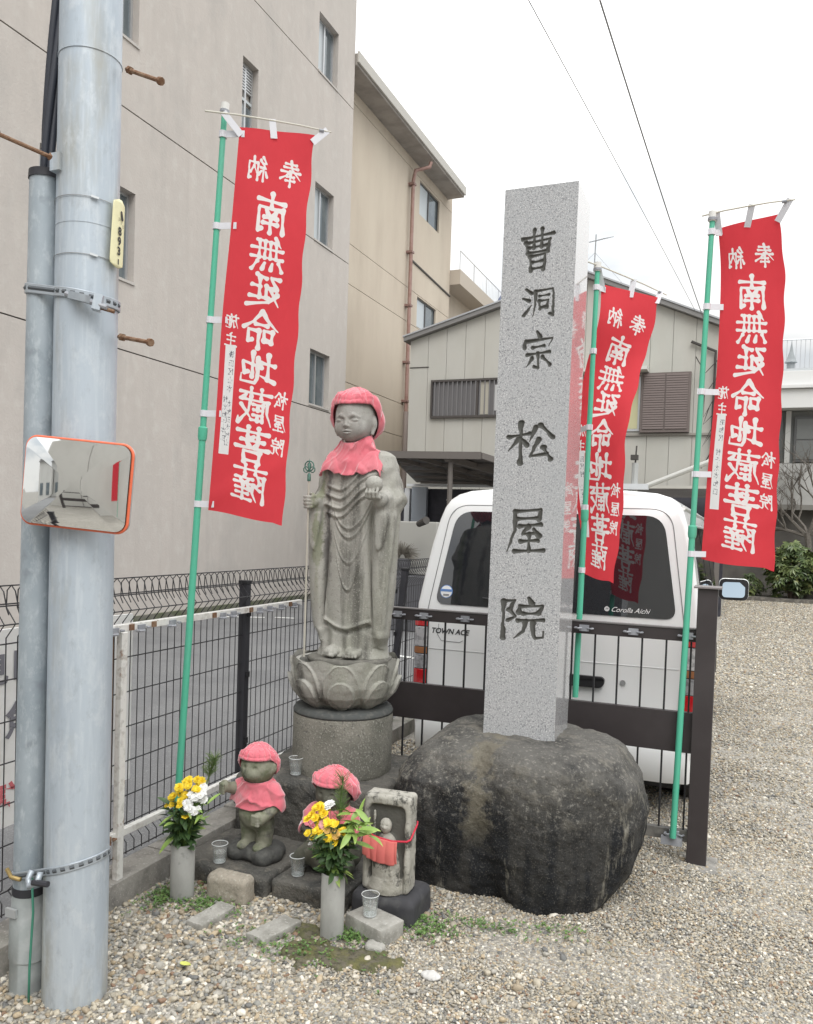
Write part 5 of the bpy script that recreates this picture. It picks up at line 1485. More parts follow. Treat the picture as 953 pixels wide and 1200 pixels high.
add_band(m_stat, SX - 0.165, 0.022, 1.15, 1.5, (0.16, 0.185, 0.09), 0.6)
ST = thing('monk_statue', (SX, SY, SZ), 'standing mossy stone monk statue with red hood and bib on lotus base', 'statue')
OFF = np.array([SX, SY, SZ])
obj('body', V + OFF, F, m_stat, ST, True)
m_face = None

m_pink = mat('coral_cloth', (0.64, 0.135, 0.175), 0.9, layers=[L('noise', 6, (0.72, 0.22, 0.26), 0.45, 0.68, 0.75)], bump=[(L('noise', 420, d=2), 0.25, 0.001), (L('noise', 26, st=(1, 1, 0.45), d=4, r=0.6), 0.55, 0.008)])
m_pink.node_tree.nodes['Principled BSDF'].inputs['Sheen Weight'].default_value = 0.8
m_pink2 = mat('salmon_cloth', (0.70, 0.17, 0.155), 0.85, layers=[L('noise', 9, (0.80, 0.24, 0.19), 0.45, 0.65, 0.6)], bump=[(L('noise', 420, d=2), 0.25, 0.001)])

def hood(par, vol, off, c, r, yaw_, zfront, zback, puff, thick, m, pleats=17, seed=0, name='hood'):
    """gathered cloth cap: a brow band rising over the forehead, pleats bunched at the sides and nape"""
    n, k = 200, 44
    A = np.linspace(0, 2 * np.pi, n, endpoint=False)[:, None]; Vq = np.linspace(0, 1, k)[None, :]
    fr = 0.5 + 0.5 * np.cos(A)
    zr = zback + (zfront - zback) * sstep(0.22, 0.80, fr) + 0.006 * np.sin(5 * A + seed) * (1 - fr)
    el0 = np.arcsin(np.clip((zr - c[2]) / r[2], -0.97, 0.97))
    el = el0 + (np.pi / 2 - el0) * Vq ** 0.92
    side = (1 - fr) ** 0.40
    ph = pleats * A / 2 + 1.1 * np.sin(2 * A + seed) + 0.9 * vnoise(A * 2.2, Vq * 3, 0, int(seed * 10) + 3)
    pl = (np.abs(np.sin(ph)) ** 0.55 - 0.62) * 0.030 * np.exp(-(Vq / 0.42) ** 2) * side * sstep(0.0, 0.08, Vq)
    rdg = 1 - np.abs(fbm(A * 1.9 + seed, Vq * 5.0 + 0.8 * np.sin(A), 0, 31, 3)) * 3.2
    wr = 0.008 * np.clip(rdg, 0, 1) ** 2 * (0.12 + 0.88 * side)
    pf_ = puff * side * np.exp(-((Vq - 0.20) / 0.22) ** 2)
    band = 0.003 * np.exp(-((Vq - 0.035) / 0.03) ** 2) * fr - 0.0025 * np.exp(-((Vq - 0.11) / 0.025) ** 2) * fr
    q = 1 + (pf_ + pl + wr + band) / r[0]
    x = np.sin(A) * np.cos(el) * r[0] * q; y = -np.cos(A) * np.cos(el) * r[1] * q; z = np.sin(el) * r[2] * np.where(el > 0, q, 1)
    ca, sa = math.cos(yaw_), math.sin(yaw_)
    V = np.stack([c[0] + x * ca - y * sa, c[1] + x * sa + y * ca, c[2] + z + 0 * x], -1).reshape(-1, 3)
    if vol is not None:
        V = vol.wrap(V, thick, 10)
    ii = np.arange(n * k).reshape(n, k); i2 = np.roll(ii, -1, 0)
    F = np.stack([ii[:, :-1], ii[:, 1:], i2[:, 1:], i2[:, :-1]], -1).reshape(-1, 4)[:, ::-1]
    o = obj(name, V + np.array(off), F, m, par, True)
    md = o.modifiers.new('thickness', 'SOLIDIFY'); md.thickness = 0.003; md.offset = 0
    return o

def bib(par, vol, off, cz, neck, span, drop, thick, m, seed=0, cy=0.0, amp=0.006, flare=1.0):
    """kerchief tied behind the neck: swags across the chest, two outer points, folds running from the knot"""
    n, k = 150, 50
    a = np.linspace(-1, 1, n)[:, None]; v = np.linspace(0, 1, k)[None, :]
    th = a * span * (1 - 0.10 * v)
    sc = drop / 0.2
    dz = drop * (0.86 + 0.20 * (1 - np.abs(a) ** 1.3) - 0.05 * np.exp(-((np.abs(a) - 0.62) / 0.16) ** 2) + 0.16 * np.exp(-((np.abs(a) - 0.90) / 0.12) ** 2))
    rr = neck + (0.055 + 0.075 * np.abs(a) ** 1.5) * sc * flare * v ** 0.75
    x = np.sin(th) * rr; y = cy - np.cos(th) * rr * 0.95
    z = cz - dz * v + 0.014 * sc * (1 - v) * (np.abs(a) * 1.6 - 0.3) + 0 * th
    V = vol.wrap(np.stack([x + 0 * z, y + 0 * z, z], -1).reshape(-1, 3), thick, 16).reshape(n, k, 3)
    for _ in range(6):
        V[1:-1, 1:-1] = 0.4 * V[1:-1, 1:-1] + 0.15 * (V[:-2, 1:-1] + V[2:, 1:-1] + V[1:-1, :-2] + V[1:-1, 2:])
    # folds: diagonal ridges converging to the sides of the neck, plus hanging tubes at the two points
    w1 = fbm(a * 2.2 + seed + 1.3 * v, v * 1.1 - np.abs(a) * 1.2, 0, 41 + int(seed), 2)
    rid = np.clip(1 - np.abs(w1) * 4.2, 0, 1) ** 1.3
    w2 = np.abs(np.sin(a * span * 3.1 + 1.5 * v + seed + 0.6 * np.sin(3 * a))) ** 2
    tub = np.exp(-((np.abs(a) - 0.80) / 0.10) ** 2) * sstep(0.0, 0.5, v)
    swag = np.abs(np.sin(np.pi * (v * 2.4 + 0.9 * a ** 2))) ** 3 * np.exp(-(a / 0.5) ** 2) * sstep(0.02, 0.2, v)
    fo = amp * (1.25 * rid * sstep(0, 0.2, v) + 0.45 * w2 * v + 1.3 * tub + 0.6 * swag)
    V[..., 0] += np.sin(th) * fo; V[..., 1] -= np.cos(th) * fo
    V = vol.wrap(V.reshape(-1, 3), thick * 0.8, 10)
    ii = np.arange(n * k).reshape(n, k)
    F = np.stack([ii[:-1, :-1], ii[1:, :-1], ii[1:, 1:], ii[:-1, 1:]], -1).reshape(-1, 4)[:, ::-1]
    o = obj('bib', V + np.array(off), F, m, par, True)
    md = o.modifiers.new('thickness', 'SOLIDIFY'); md.thickness = 0.003; md.offset = 0
    return o
hood(ST, s, OFF, (-0.012, -0.026, 1.215), (0.109, 0.122, 0.146), rad(8), 1.266, 1.100, 0.034, 0.004, m_pink, 20, 0.6)
bib(ST, s, OFF, 1.112, 0.066, 1.62, 0.190, 0.006, m_pink, 0.7, -0.022, 0.013, flare=0.55)

# staff with bronze finial, held in the right hand
KS = thing('ringed_staff', (SX + sfx, SY + sfy, SZ), 'pale thin staff with green bronze ring finial held by the large statue', 'staff')
MB().tube([(SX + sfx, SY + sfy, SZ - 0.005), (SX + sfx, SY + sfy, SZ + 0.885)], 0.0052, 8).build('shaft', mat('staff_pale', (0.50, 0.475, 0.41), 0.6), KS, smooth=True)
m_brz = mat('verdigris_bronze', (0.07, 0.17, 0.14), 0.6, 0.4, layers=[L('noise', 60, (0.16, 0.30, 0.25), 0.45, 0.6, 0.8)])
fz = SZ + 0.885; cx_, cy_ = SX + sfx, SY + sfy
fin = MB().lathe([(0.007, -0.004), (0.0095, 0.0), (0.0085, 0.03), (0.005, 0.036)], (cx_, cy_, fz), 12).build('socket', m_brz, KS, smooth=True)
def ring(cx2, cz2, r_, t_, nm):
    pts = [(cx_ + cx2 + r_ * math.cos(a), cy_, fz + cz2 + r_ * math.sin(a)) for a in np.linspace(0, 2 * math.pi, 25)]
    MB().tube(pts, t_, 6, cap=False).build(nm, m_brz, KS, smooth='all')
ring(0, 0.072, 0.025, 0.0032, 'ring'); ring(-0.018, 0.054, 0.014, 0.0028, 'ring'); ring(0.018, 0.054, 0.014, 0.0028, 'ring'); ring(0, 0.078, 0.009, 0.0025, 'ring')
MB().lathe([(0.0, 0.036), (0.006, 0.05), (0.008, 0.07), (0.004, 0.09), (0.0, 0.11)], (cx_, cy_, fz), 10).build('spike', m_brz, KS, smooth=True)

# ================================================================== SMALL FIGURINES
m_fig = mat('figurine_stone', (0.25, 0.25, 0.19), 0.9, layers=[
    L('noise', 14, (0.115, 0.135, 0.075), 0.44, 0.60, 0.8, d=6), L('noise', 20, (0.34, 0.33, 0.28), 0.58, 0.70, 0.8, d=7, off=3), L('noise', 9, (0.06, 0.06, 0.055), 0.56, 0.68, 0.85, d=5, off=5)],
    bump=[(L('noise', 120, d=4), 0.7, 0.003)])
m_figd = mat('figurine_base', (0.06, 0.06, 0.057), 0.88, layers=[L('noise', 14, (0.12, 0.12, 0.11), 0.5, 0.66, 0.8, d=6)], bump=[(L('noise', 60, d=5), 0.6, 0.005)])
J1 = (-1.985, 3.16, 0.088)
f = Vol((-0.19, -0.17, -0.02), (0.18, 0.16, 0.58), 0.0042)
for e in (-1, 1):
    f.cap((e * 0.042, 0.0, 0.07), (e * 0.046, 0.0, 0.17), 0.040, 0.047, 0.012)
    f.ell((e * 0.045, -0.045, 0.068), (0.032, 0.045, 0.022), 0.010)
f.ell((0, -0.012, 0.225), (0.090, 0.080, 0.085), 0.02)
f.ell((0, 0, 0.300), (0.092, 0.072, 0.085), 0.03)
f.cap((0, 0, 0.33), (0, 0, 0.40), 0.045, 0.05, 0.02)
f.ell((0, -0.008, 0.445), (0.086, 0.080, 0.088), 0.01)
f.ell((0, -0.075, 0.425), (0.034, 0.022, 0.026), 0.02)
for e in (-1, 1):
    f.ell((e * 0.032, -0.086, 0.458), (0.014, 0.012, 0.010), 0.006, sub=True)
    f.ell((e * 0.085, 0.0, 0.450), (0.018, 0.014, 0.030), 0.008)
f.path([(-0.02, -0.097, 0.412), (0.0, -0.102, 0.409), (0.02, -0.097, 0.412)], 0.003, 0.003, sub=True)
f.path([(0.085, 0, 0.345), (0.118, -0.01, 0.275), (0.088, -0.075, 0.232)], [0.033, 0.030, 0.026], 0.012)
f.ell((0.070, -0.095, 0.225), (0.032, 0.028, 0.034), 0.008)
for i in range(4): f.cap((0.045, -0.118, 0.242 - i * 0.013), (0.080, -0.122, 0.240 - i * 0.013), 0.0085, 0.0075, 0.002)
f.path([(-0.080, 0, 0.345), (-0.120, -0.03, 0.330), (-0.135, -0.08, 0.345)], [0.030, 0.028, 0.024], 0.012)
f.ell((-0.138, -0.092, 0.352), (0.026, 0.026, 0.030), 0.006)
for i in range(4): f.cap((-0.150, -0.110, 0.368 - i * 0.013), (-0.125, -0.118, 0.366 - i * 0.013), 0.008, 0.007, 0.002)
f.noise(0.004, 22, 5, 3)
V, F = f.mesh()
FG = thing('stone_figurine', J1, 'small standing stone figurine with coral hood and bib left of the steps', 'statue')
rz = rad(4)
def rotz(V, a):
    V = np.array(V, float); c_, s_ = math.cos(a), math.sin(a)
    return np.stack([V[:, 0] * c_ - V[:, 1] * s_, V[:, 0] * s_ + V[:, 1] * c_, V[:, 2]], 1)
obj('body', V + np.array(J1), F, m_fig, FG, True)
hood(FG, f, J1, (0, -0.004, 0.452), (0.091, 0.090, 0.106), rad(14), 0.492, 0.400, 0.012, 0.004, m_pink, 18, 2.0)
bib(FG, f, J1, 0.397, 0.055, 1.9, 0.135, 0.005, m_pink, 2.1, 0.0, 0.009)
g = Vol((-0.17, -0.15, -0.02), (0.17, 0.15, 0.09), 0.005)
for (x, y, r_) in ((-0.075, -0.05, 0.055), (0.07, -0.055, 0.058), (0.0, -0.02, 0.075), (-0.06, 0.05, 0.06), (0.07, 0.05, 0.06), (-0.11, 0.0, 0.04), (0.105, 0.0, 0.045)):
    g.ell((x, y, 0.030), (r_, r_, 0.046), 0.02)
g.noise(0.008, 16, 7, 3)
V, F = g.mesh()
obj('lumpy_base', V + np.array(J1), F, m_figd, FG, True)
for c_ in FG.children: c_.scale = (0.90, 0.90, 0.925)
FG.location.x += 0.015

J2 = (-1.605, 3.20, 0.085)
f = Vol((-0.18, -0.17, -0.02), (0.18, 0.17, 0.50), 0.0046)
f.ell((0, 0, 0.085), (0.135, 0.120, 0.100), 0.02); f.ell((0, -0.01, 0.17), (0.10, 0.085, 0.09), 0.03)
f.ell((0, 0, 0.245), (0.085, 0.065, 0.06), 0.03)
f.ell((0, -0.008, 0.345), (0.082, 0.078, 0.084), 0.012)
f.ell((0, -0.078, 0.330), (0.012, 0.014, 0.018), 0.008)
for e in (-1, 1):
    f.ell((e * 0.03, -0.086, 0.352), (0.015, 0.012, 0.008), 0.005, sub=True)
    f.path([(e * 0.08, 0, 0.25), (e * 0.115, -0.03, 0.18), (e * 0.03, -0.11, 0.17)], [0.03, 0.028, 0.022], 0.012)
    f.cap((e * 0.03, -0.11, 0.14), (e * 0.11, -0.09, 0.06), 0.035, 0.04, 0.02)
    for i in range(4): f.cap((e * 0.012, -0.125, 0.182 - i * 0.012), (e * 0.032, -0.128, 0.182 - i * 0.012), 0.008, 0.007, 0.002)
f.path([(-0.10, -0.10, 0.03), (0, -0.13, 0.06), (0.10, -0.10, 0.03)], 0.006, 0.006, sub=True)
f.noise(0.004, 20, 15, 3)
V, F = f.mesh()
FG2 = thing('stone_figurine', J2, 'crouching stone figurine with coral hood half hidden by the second bouquet', 'statue')
obj('body', V + np.array(J2), F, mat('figurine_stone_brown', (0.125, 0.12, 0.095), 0.88, layers=[L('noise', 9, (0.06, 0.065, 0.05), 0.44, 0.6, 0.8, d=6), L('noise', 30, (0.22, 0.215, 0.18), 0.58, 0.7, 0.7, off=2)], bump=[(L('noise', 90, d=4), 0.5, 0.004)]), FG2, True)
hood(FG2, f, J2, (0, -0.004, 0.352), (0.092, 0.090, 0.102), rad(-8), 0.385, 0.300, 0.018, 0.004, m_pink, 16, 4.0)
bib(FG2, f, J2, 0.293, 0.055, 1.8, 0.120, 0.005, m_pink, 4.4, 0.0, 0.009)

# ================================================================== CARVED TABLET
m_tab = mat('tablet_stone', (0.40, 0.385, 0.34), 0.9, layers=[
    L('noise', 10, (0.24, 0.23, 0.19), 0.46, 0.64, 0.75, d=7), L('noise', 13, (0.055, 0.054, 0.048), 0.50, 0.58, 0.92, d=9, r=0.75, off=4, st=(1, 1, .7)), L('noise', 120, (0.55, 0.53, 0.48), 0.58, 0.7, 0.5, d=3)],
    bump=[(L('noise', 100, d=5), 0.7, 0.003), (L('noise', 18), 0.3, 0.008)], attrs=[('recess_shade_grime', -0.003, 0.003, (0.10, 0.097, 0.085))])
TX, TY, TZ = -1.283, 3.075, 0.112
t_ = Vol((-0.13, -0.08, -0.01), (0.13, 0.09, 0.43), 0.0034)
t_.box((-0.101, -0.045, 0.0), (0.101, 0.058, 0.396), 0.016)
t_.box((-0.082, -0.090, -0.03), (0.082, -0.022, 0.362), 0.030, 0.004, sub=True)
t_.ell((0, -0.032, 0.10), (0.060, 0.030, 0.115), 0.012)
t_.cone([0.0, 0.02, 0.055], [0, 0, 0], [-0.03, -0.03, -0.03], [0.074, 0.074, 0.060], [0.045, 0.045, 0.03], 0.012)
t_.ell((0, -0.034, 0.195), (0.046, 0.022, 0.05), 0.012)
t_.ell((-0.004, -0.040, 0.275), (0.025, 0.020, 0.031), 0.006)
t_.path([(-0.052, -0.04, 0.06), (-0.052, -0.04, 0.33)], 0.005, 0.004)
t_.path([(0.03, -0.055, 0.20), (0.028, -0.058, 0.10), (0.034, -0.052, 0.06)], 0.006, 0.005)
for e in (-1, 1): t_.ell((e * 0.010 - 0.004, -0.058, 0.279), (0.006, 0.005, 0.003), 0.003, sub=True)
t_.ell((-0.004, -0.060, 0.271), (0.004, 0.005, 0.007), 0.003)
t_.path([(-0.012, -0.057, 0.261), (0.004, -0.057, 0.261)], 0.002, 0.002, sub=True)
for zz in (0.16, 0.125, 0.09, 0.062): t_.path([(-0.04, -0.060, zz + 0.012), (0, -0.066, zz - 0.006), (0.035, -0.060, zz + 0.012)], 0.0028, 0.004, sub=True)
for i in range(5): t_.cap((-0.06 + 0.03 * i, -0.047, 0.378), (-0.06 + 0.03 * i, -0.047, 0.366), 0.0035, 0.0035, 0.002, sub=True)
t_.noise(0.0030, 26, 9, 3)
V, F = t_.mesh()
V = rotz(V, rad(4))
TB = thing('carved_tablet', (TX, TY, TZ), 'upright pale stone tablet with carved figure and red cloth tied round it', 'stone tablet')
so_ = obj('slab', V + np.array([TX, TY, TZ]), F, m_tab, TB, True)
_g = rotz(V, rad(-4))
_rc = np.maximum(np.maximum(np.abs(_g[:, 0]) - 0.080, np.abs(_g[:, 2] - 0.20) - 0.16), -0.036 - _g[:, 1]) + 0.010 * fbm(_g[:, 0] * 30, _g[:, 1] * 30, _g[:, 2] * 30, 8, 4)  # recess coloured darker: painted shade for the relief, along with black dirt
at_ = so_.data.attributes.new('recess_shade_grime', 'FLOAT', 'POINT'); at_.data.foreach_set('value', _rc.astype(np.float32))
# cord and apron
cz = 0.235; R4 = lambda p: tuple(np.array(rotz([p], rad(4))[0]) + np.array([TX, TY, TZ]))
cord = [(-0.112, 0.06, cz + 0.02), (-0.113, -0.03, cz + 0.014), (-0.100, -0.052, cz + 0.010), (-0.04, -0.058, cz - 0.006), (0.03, -0.060, cz - 0.014), (0.092, -0.052, cz - 0.010), (0.104, -0.042, cz - 0.004), (0.1045, 0.04, cz + 0.03), (0.100, 0.063, cz + 0.034), (0.0, 0.068, cz + 0.03), (-0.112, 0.068, cz + 0.02)]
MB().tube([R4(p) for p in cord], 0.0042, 6).build('cord', mat('red_cord', (0.55, 0.03, 0.06), 0.8), TB, smooth='all')
n, k = 60, 22; V = []
for i in range(n):
    a = i / (n - 1)
    for j in range(k):
        v = j / (k - 1)
        x = -0.092 + 0.146 * a + 0.006 * v * math.sin(a * 9)
        pl = 0.006 * abs(math.sin(a * math.pi * 4.2 + 0.5)) ** 0.6 * (0.35 + 0.65 * v)
        zc = np.interp(x, [-0.10, -0.04, 0.03, 0.095], [cz + 0.010, cz - 0.006, cz - 0.014, cz - 0.010])
        dp = 0.094 * (1 - 0.10 * abs(a - 0.5)) + (0.006 if 0.1 < a < 0.9 else 0)
        V.append(R4((x, -0.063 - pl - 0.006 * math.sin(v * 3.0), zc - dp * v)))
ii = np.arange(n * k).reshape(n, k)
F = np.stack([ii[:-1, :-1], ii[1:, :-1], ii[1:, 1:], ii[:-1, 1:]], -1).reshape(-1, 4)[:, ::-1]
o = obj('apron', V, F, m_pink2, TB, True); md = o.modifiers.new('thickness', 'SOLIDIFY'); md.thickness = 0.002
rough_stone('tablet_base', (TX - 0.135, TY - 0.085, -0.02), (TX + 0.145, TY + 0.15, 0.112), 'dark smooth block under the carved tablet', mat('dark_plinth', (0.045, 0.045, 0.05), 0.85, layers=[L('noise', 12, (0.085, 0.085, 0.085), 0.5, 0.66, 0.8, d=6)]), 0.004, 9, 0.035, 0.005, 12, 'plinth')

# ================================================================== VASES, BOUQUETS, CUPS
m_vase = mat('vase_cement', (0.36, 0.36, 0.34), 0.8, layers=[L('noise', 7, (0.24, 0.24, 0.225), 0.45, 0.65, 0.7, d=6, st=(1, 1, 0.4)), L('noise', 10, (0.12, 0.12, 0.11), 0.62, 0.70, 0.8, d=5, off=3)], bump=[(L('noise', 50), 0.3, 0.002)])
VA = [(-2.125, 2.83, 0.0, 0.050, 0.238, 'grey cement flower tube beside the kerb holding the first bouquet'), (-1.405, 2.815, 0.0, 0.046, 0.255, 'grey cement flower tube standing in moss before the tablet')]
m_vase_in = mat('vase_inside', (0.05, 0.05, 0.045), 0.9)  # dark colour of the disc inside the tube mouth
for (x, y, z, r_, h_, lb) in VA:
    T = thing('flower_tube', (x, y, z), lb, 'vase', 'cement flower tubes')
    MB().lathe([(r_ * 0.98, -0.03), (r_, 0.02), (r_, h_ - 0.004), (r_ - 0.003, h_), (r_ - 0.007, h_), (r_ - 0.009, h_ - 0.01), (r_ - 0.009, h_ - 0.05)], (x, y, z), 36).build('tube', m_vase, T, smooth=True)
    MB().lathe([(r_ - 0.0095, h_ - 0.052), (0.0, h_ - 0.05)], (x, y, z), 24).build('inside', m_vase_in, T)

m_stem = mat('stem_green', (0.13, 0.22, 0.05), 0.6)
m_leafd = mat('leaf_dark', (0.045, 0.09, 0.03), 0.5, layers=[L('noise', 20, (0.09, 0.15, 0.04), 0.5, 0.62, 0.8)])
m_leafl = mat('leaf_light', (0.22, 0.34, 0.075), 0.45, layers=[L('noise', 14, (0.38, 0.46, 0.12), 0.5, 0.62, 0.8), L('noise', 18, (0.12, 0.22, 0.05), 0.56, 0.66, 0.8, off=4)])
m_yel = mat('petal_yellow', (0.85, 0.60, 0.02), 0.6, layers=[L('noise', 50, (0.90, 0.72, 0.05), 0.5, 0.6, 0.8)])
m_wht = mat('petal_white', (0.82, 0.82, 0.80), 0.6)
m_ora = mat('petal_apricot', (0.82, 0.52, 0.16), 0.6)
m_pnk = mat('petal_pink', (0.72, 0.36, 0.34), 0.6)
m_eye = mat('flower_eye', (0.55, 0.42, 0.05), 0.8)
for mm_ in (m_leafd, m_leafl, m_yel, m_wht, m_ora):
    mm_.node_tree.nodes['Principled BSDF'].inputs['Subsurface Weight'].default_value = 0.0

def flower_mesh(nm, R, layers_, m, eye=0.25, cup=0.35):
    V = []; F = []
    for li in range(layers_):
        npet = 15 - li * 2; rr = R * (1 - 0.20 * li); tl = cup + 0.32 * li
        for k in range(npet):
            a = 2 * math.pi * (k + 0.5 * li) / npet + random.uniform(-.08, .08); l = rr * random.uniform(0.88, 1.08); w_ = l * 0.20
            d = Vector((math.cos(a) * math.cos(tl), math.sin(a) * math.cos(tl), math.sin(tl))); s_ = Vector((-math.sin(a), math.cos(a), 0)) * w_
            p = Vector((0, 0, 0.001 * li)); q0 = len(V)
            dn = Vector((0, 0, -0.12 * l))
            V += [p, p + d * l * 0.55 + s_, p + d * l * 0.95 + s_ * 0.6 + dn, p + d * l + dn, p + d * l * 0.95 - s_ * 0.6 + dn, p + d * l * 0.55 - s_]
            F.append(tuple(range(q0, q0 + 6)))
    me = bpy.data.meshes.new(nm); me.from_pydata([tuple(v) for v in V], [], F)
    me.materials.append(m)
    if eye:
        bm = bmesh.new(); bm.from_mesh(me)
        nb = len(bm.faces)
        bmesh.ops.create_icosphere(bm, subdivisions=1, radius=R * eye, matrix=Matrix.Translation((0, 0, R * 0.10)) @ Matrix.Scale(0.5, 4, (0, 0, 1)))
        bm.faces.ensure_lookup_table()
        for f_ in bm.faces[nb:]: f_.material_index = 1
        bm.to_mesh(me); bm.free(); me.materials.append(m_eye)
    return me
random.seed(5)
FLM = {'y': flower_mesh('yellow_flower', 0.0205, 3, m_yel, 0.2), 'w': flower_mesh('white_flower', 0.0205, 3, m_wht, 0.22), 'o': flower_mesh('apricot_flower', 0.018, 2, m_ora, 0.35),
       's': flower_mesh('small_yellow_flower', 0.018, 2, m_yel, 0.3), 'k': flower_mesh('pink_flower', 0.018, 2, m_pnk, 0.3)}
FLN = {'y': 'yellow_flower', 'w': 'white_flower', 'o': 'apricot_flower', 's': 'yellow_flower', 'k': 'pink_flower'}
def leaf_me(nm, l, w_, m, n=6, curl=0.3):
    V = []; F = []
    for i in range(n + 1):
        t = i / n; ww = w_ * math.sin(math.pi * min(1, 0.06 + 0.94 * t)) ** 0.8 if i < n else 0.0004
        z = -curl * l * t * t
        V += [(l * t, -ww, z + ww * 0.35), (l * t, 0, z), (l * t, ww, z + ww * 0.35)]
        if i: a = 3 * i; F += [(a - 3, a, a + 1, a - 2), (a - 2, a + 1, a + 2, a - 1)]
    me = bpy.data.meshes.new(nm); me.from_pydata(V, [], F); me.materials.append(m); me.shade_smooth()
    return me
LFD = [leaf_me('leaf', 0.055, 0.013, m_leafd), leaf_me('leaf', 0.042, 0.015, m_leafd, curl=0.5), leaf_me('leaf', 0.065, 0.011, m_leafd, curl=0.1)]
LFL = [leaf_me('leaf', 0.085, 0.012, m_leafl, 8, 0.35), leaf_me('leaf', 0.07, 0.013, m_leafl, 8, 0.5), leaf_me('leaf', 0.095, 0.010, m_leafl, 8, 0.15)]

def orient(d, roll=0.0):
    return Vector(d).to_track_quat('Z', 'Y').to_matrix().to_4x4() @ Matrix.Rotation(roll, 4, 'Z')
def bouquet(base, zt, flowers, nleaf, nlight, label, pine, lightside, name='flower_bouquet'):
    """flowers: (dx, dy, z, kind) of the heads relative to the tube axis; stems run down into the tube"""
    T = thing(name, (base[0], base[1], zt - 0.04), label, 'bouquet', 'bouquets in cement tubes')
    bz = zt - 0.045
    st = MB()
    V_ = Vector((base[0], base[1], bz))
    flowers = flowers + [(dx + random.gauss(0, .011), dy + random.gauss(0, .012), z + random.gauss(0, .011), kd) for (dx, dy, z, kd) in flowers]
    for (dx, dy, z, kd) in flowers:
        p1 = Vector((base[0] + dx, base[1] + dy, z))
        p0 = V_ + Vector((dx * 0.15, dy * 0.15, 0))
        mid = p0.lerp(p1, 0.5) + Vector((-dx * 0.12, -dy * 0.12, 0.01))
        st.tube([p0, mid, p1 - Vector((0, 0, 0.004))], [0.0022, 0.0018, 0.0012], 5)
        d = Vector((dx * 2.2 + random.gauss(0, .15), dy * 1.4 - 0.55 + random.gauss(0, .15), 0.65))
        o = inst(FLN[kd], FLM[kd], T)
        s_ = random.uniform(0.88, 1.12)
        o.matrix_local = Matrix.Translation(p1 - Vector(T.location)) @ orient(d.normalized(), random.uniform(0, 6)) @ Matrix.Scale(s_, 4)
    for i in range(10):
        a = random.uniform(0, 6.28); r_ = random.uniform(0.02, 0.06)
        st.tube([V_, V_ + Vector((math.cos(a) * r_ * 0.5, math.sin(a) * r_ * 0.5, 0.07)), V_ + Vector((math.cos(a) * r_, math.sin(a) * r_, 0.16))], [0.003, 0.0025, 0.0015], 5)
    st.build('stems', m_stem, T, kind='stuff')
    for i in range(nleaf):
        a = random.uniform(0, 6.28); hh = random.uniform(0.045, 0.215); r_ = random.uniform(0.0, 0.018 + hh * 0.30)
        p = V_ + Vector((math.cos(a) * r_, math.sin(a) * r_, hh))
        d = Vector((math.cos(a), math.sin(a), random.uniform(-0.5, 0.7))).normalized()
        o = inst('leaf', random.choice(LFD if random.random() < 0.92 else LFL), T)
        q = d.to_track_quat('X', 'Z').to_matrix().to_4x4() @ Matrix.Rotation(random.uniform(-.8, .8), 4, 'X')
        o.matrix_local = Matrix.Translation(p - Vector(T.location)) @ q @ Matrix.Scale(random.uniform(0.55, 1.05), 4)
    for i in range(nlight):
        c = Vector((base[0] + lightside[0], base[1] + lightside[1], lightside[2])) + Vector((random.gauss(0, .022), random.gauss(0, .02), random.gauss(0, .03)))
        a = random.uniform(0, 6.28)
        d = Vector((math.cos(a), math.sin(a) * 0.8 - 0.2, random.uniform(-0.3, 0.8))).normalized()
        o = inst('leaf', random.choice(LFL), T)
        q = d.to_track_quat('X', 'Z').to_matrix().to_4x4() @ Matrix.Rotation(random.uniform(-.8, .8), 4, 'X')
        o.matrix_local = Matrix.Translation(c - Vector(T.location)) @ q @ Matrix.Scale(random.uniform(0.6, 1.0), 4)
    pn = MB(); px_, py_, pz0, pz1 = pine
    P0 = Vector((base[0], base[1], bz)); P1 = Vector((base[0] + px_, base[1] + py_, pz1))
    pn.tube([P0, P1], [0.004, 0.003], 6)
    for i in range(260):
        t = random.uniform(pz0, 1.0)
        p = P0.lerp(P1, t); a = random.uniform(0, 6.28); up_ = random.uniform(0.5, 1.5)
        d = Vector((math.cos(a), math.sin(a), up_)).normalized() * random.uniform(0.03, 0.052)
        pn.beam(p, p + d, 0.0009, 0.0009)
    pn.build('pine_sprig', mat('pine_needle', (0.10, 0.17, 0.05), 0.6, layers=[L('noise', 60, (0.20, 0.24, 0.09), 0.5, 0.6, 0.8)]), T)
    return T
f1 = [(0.005, 0.02, .50, 'y'), (0.04, 0.03, .505, 'y'), (0.065, 0.03, .495, 'y'), (0.025, -0.01, .485, 'y'), (-0.025, 0.0, .455, 'y'), (-0.005, -0.02, .452, 's'), (0.02, -0.02, .45, 's'), (-0.055, 0.0, .425, 'y'), (0.01, -0.04, .43, 's'), (-0.045, -0.02, .40, 's'),
      (0.085, 0.0, .475, 'w'), (-0.035, -0.03, .44, 'y'), (0.0, -0.03, .475, 'y'), (0.075, -0.03, .45, 'w'), (0.10, 0.0, .435, 'w'), (0.055, -0.04, .425, 'w'), (0.075, -0.05, .405, 'w'), (0.095, -0.02, .46, 'w'), (0.05, -0.02, .455, 'w'), (0.09, -0.03, .40, 'w'), (0.045, -0.05, .375, 's'), (0.06, -0.01, .48, 's')]
bouquet(VA[0][:2], 0.238, f1, 260, 8, 'bouquet of yellow and white chrysanthemums in the tube by the kerb', (0.115, 0.05, 0.80, 0.60), (0.10, 0.0, .40))
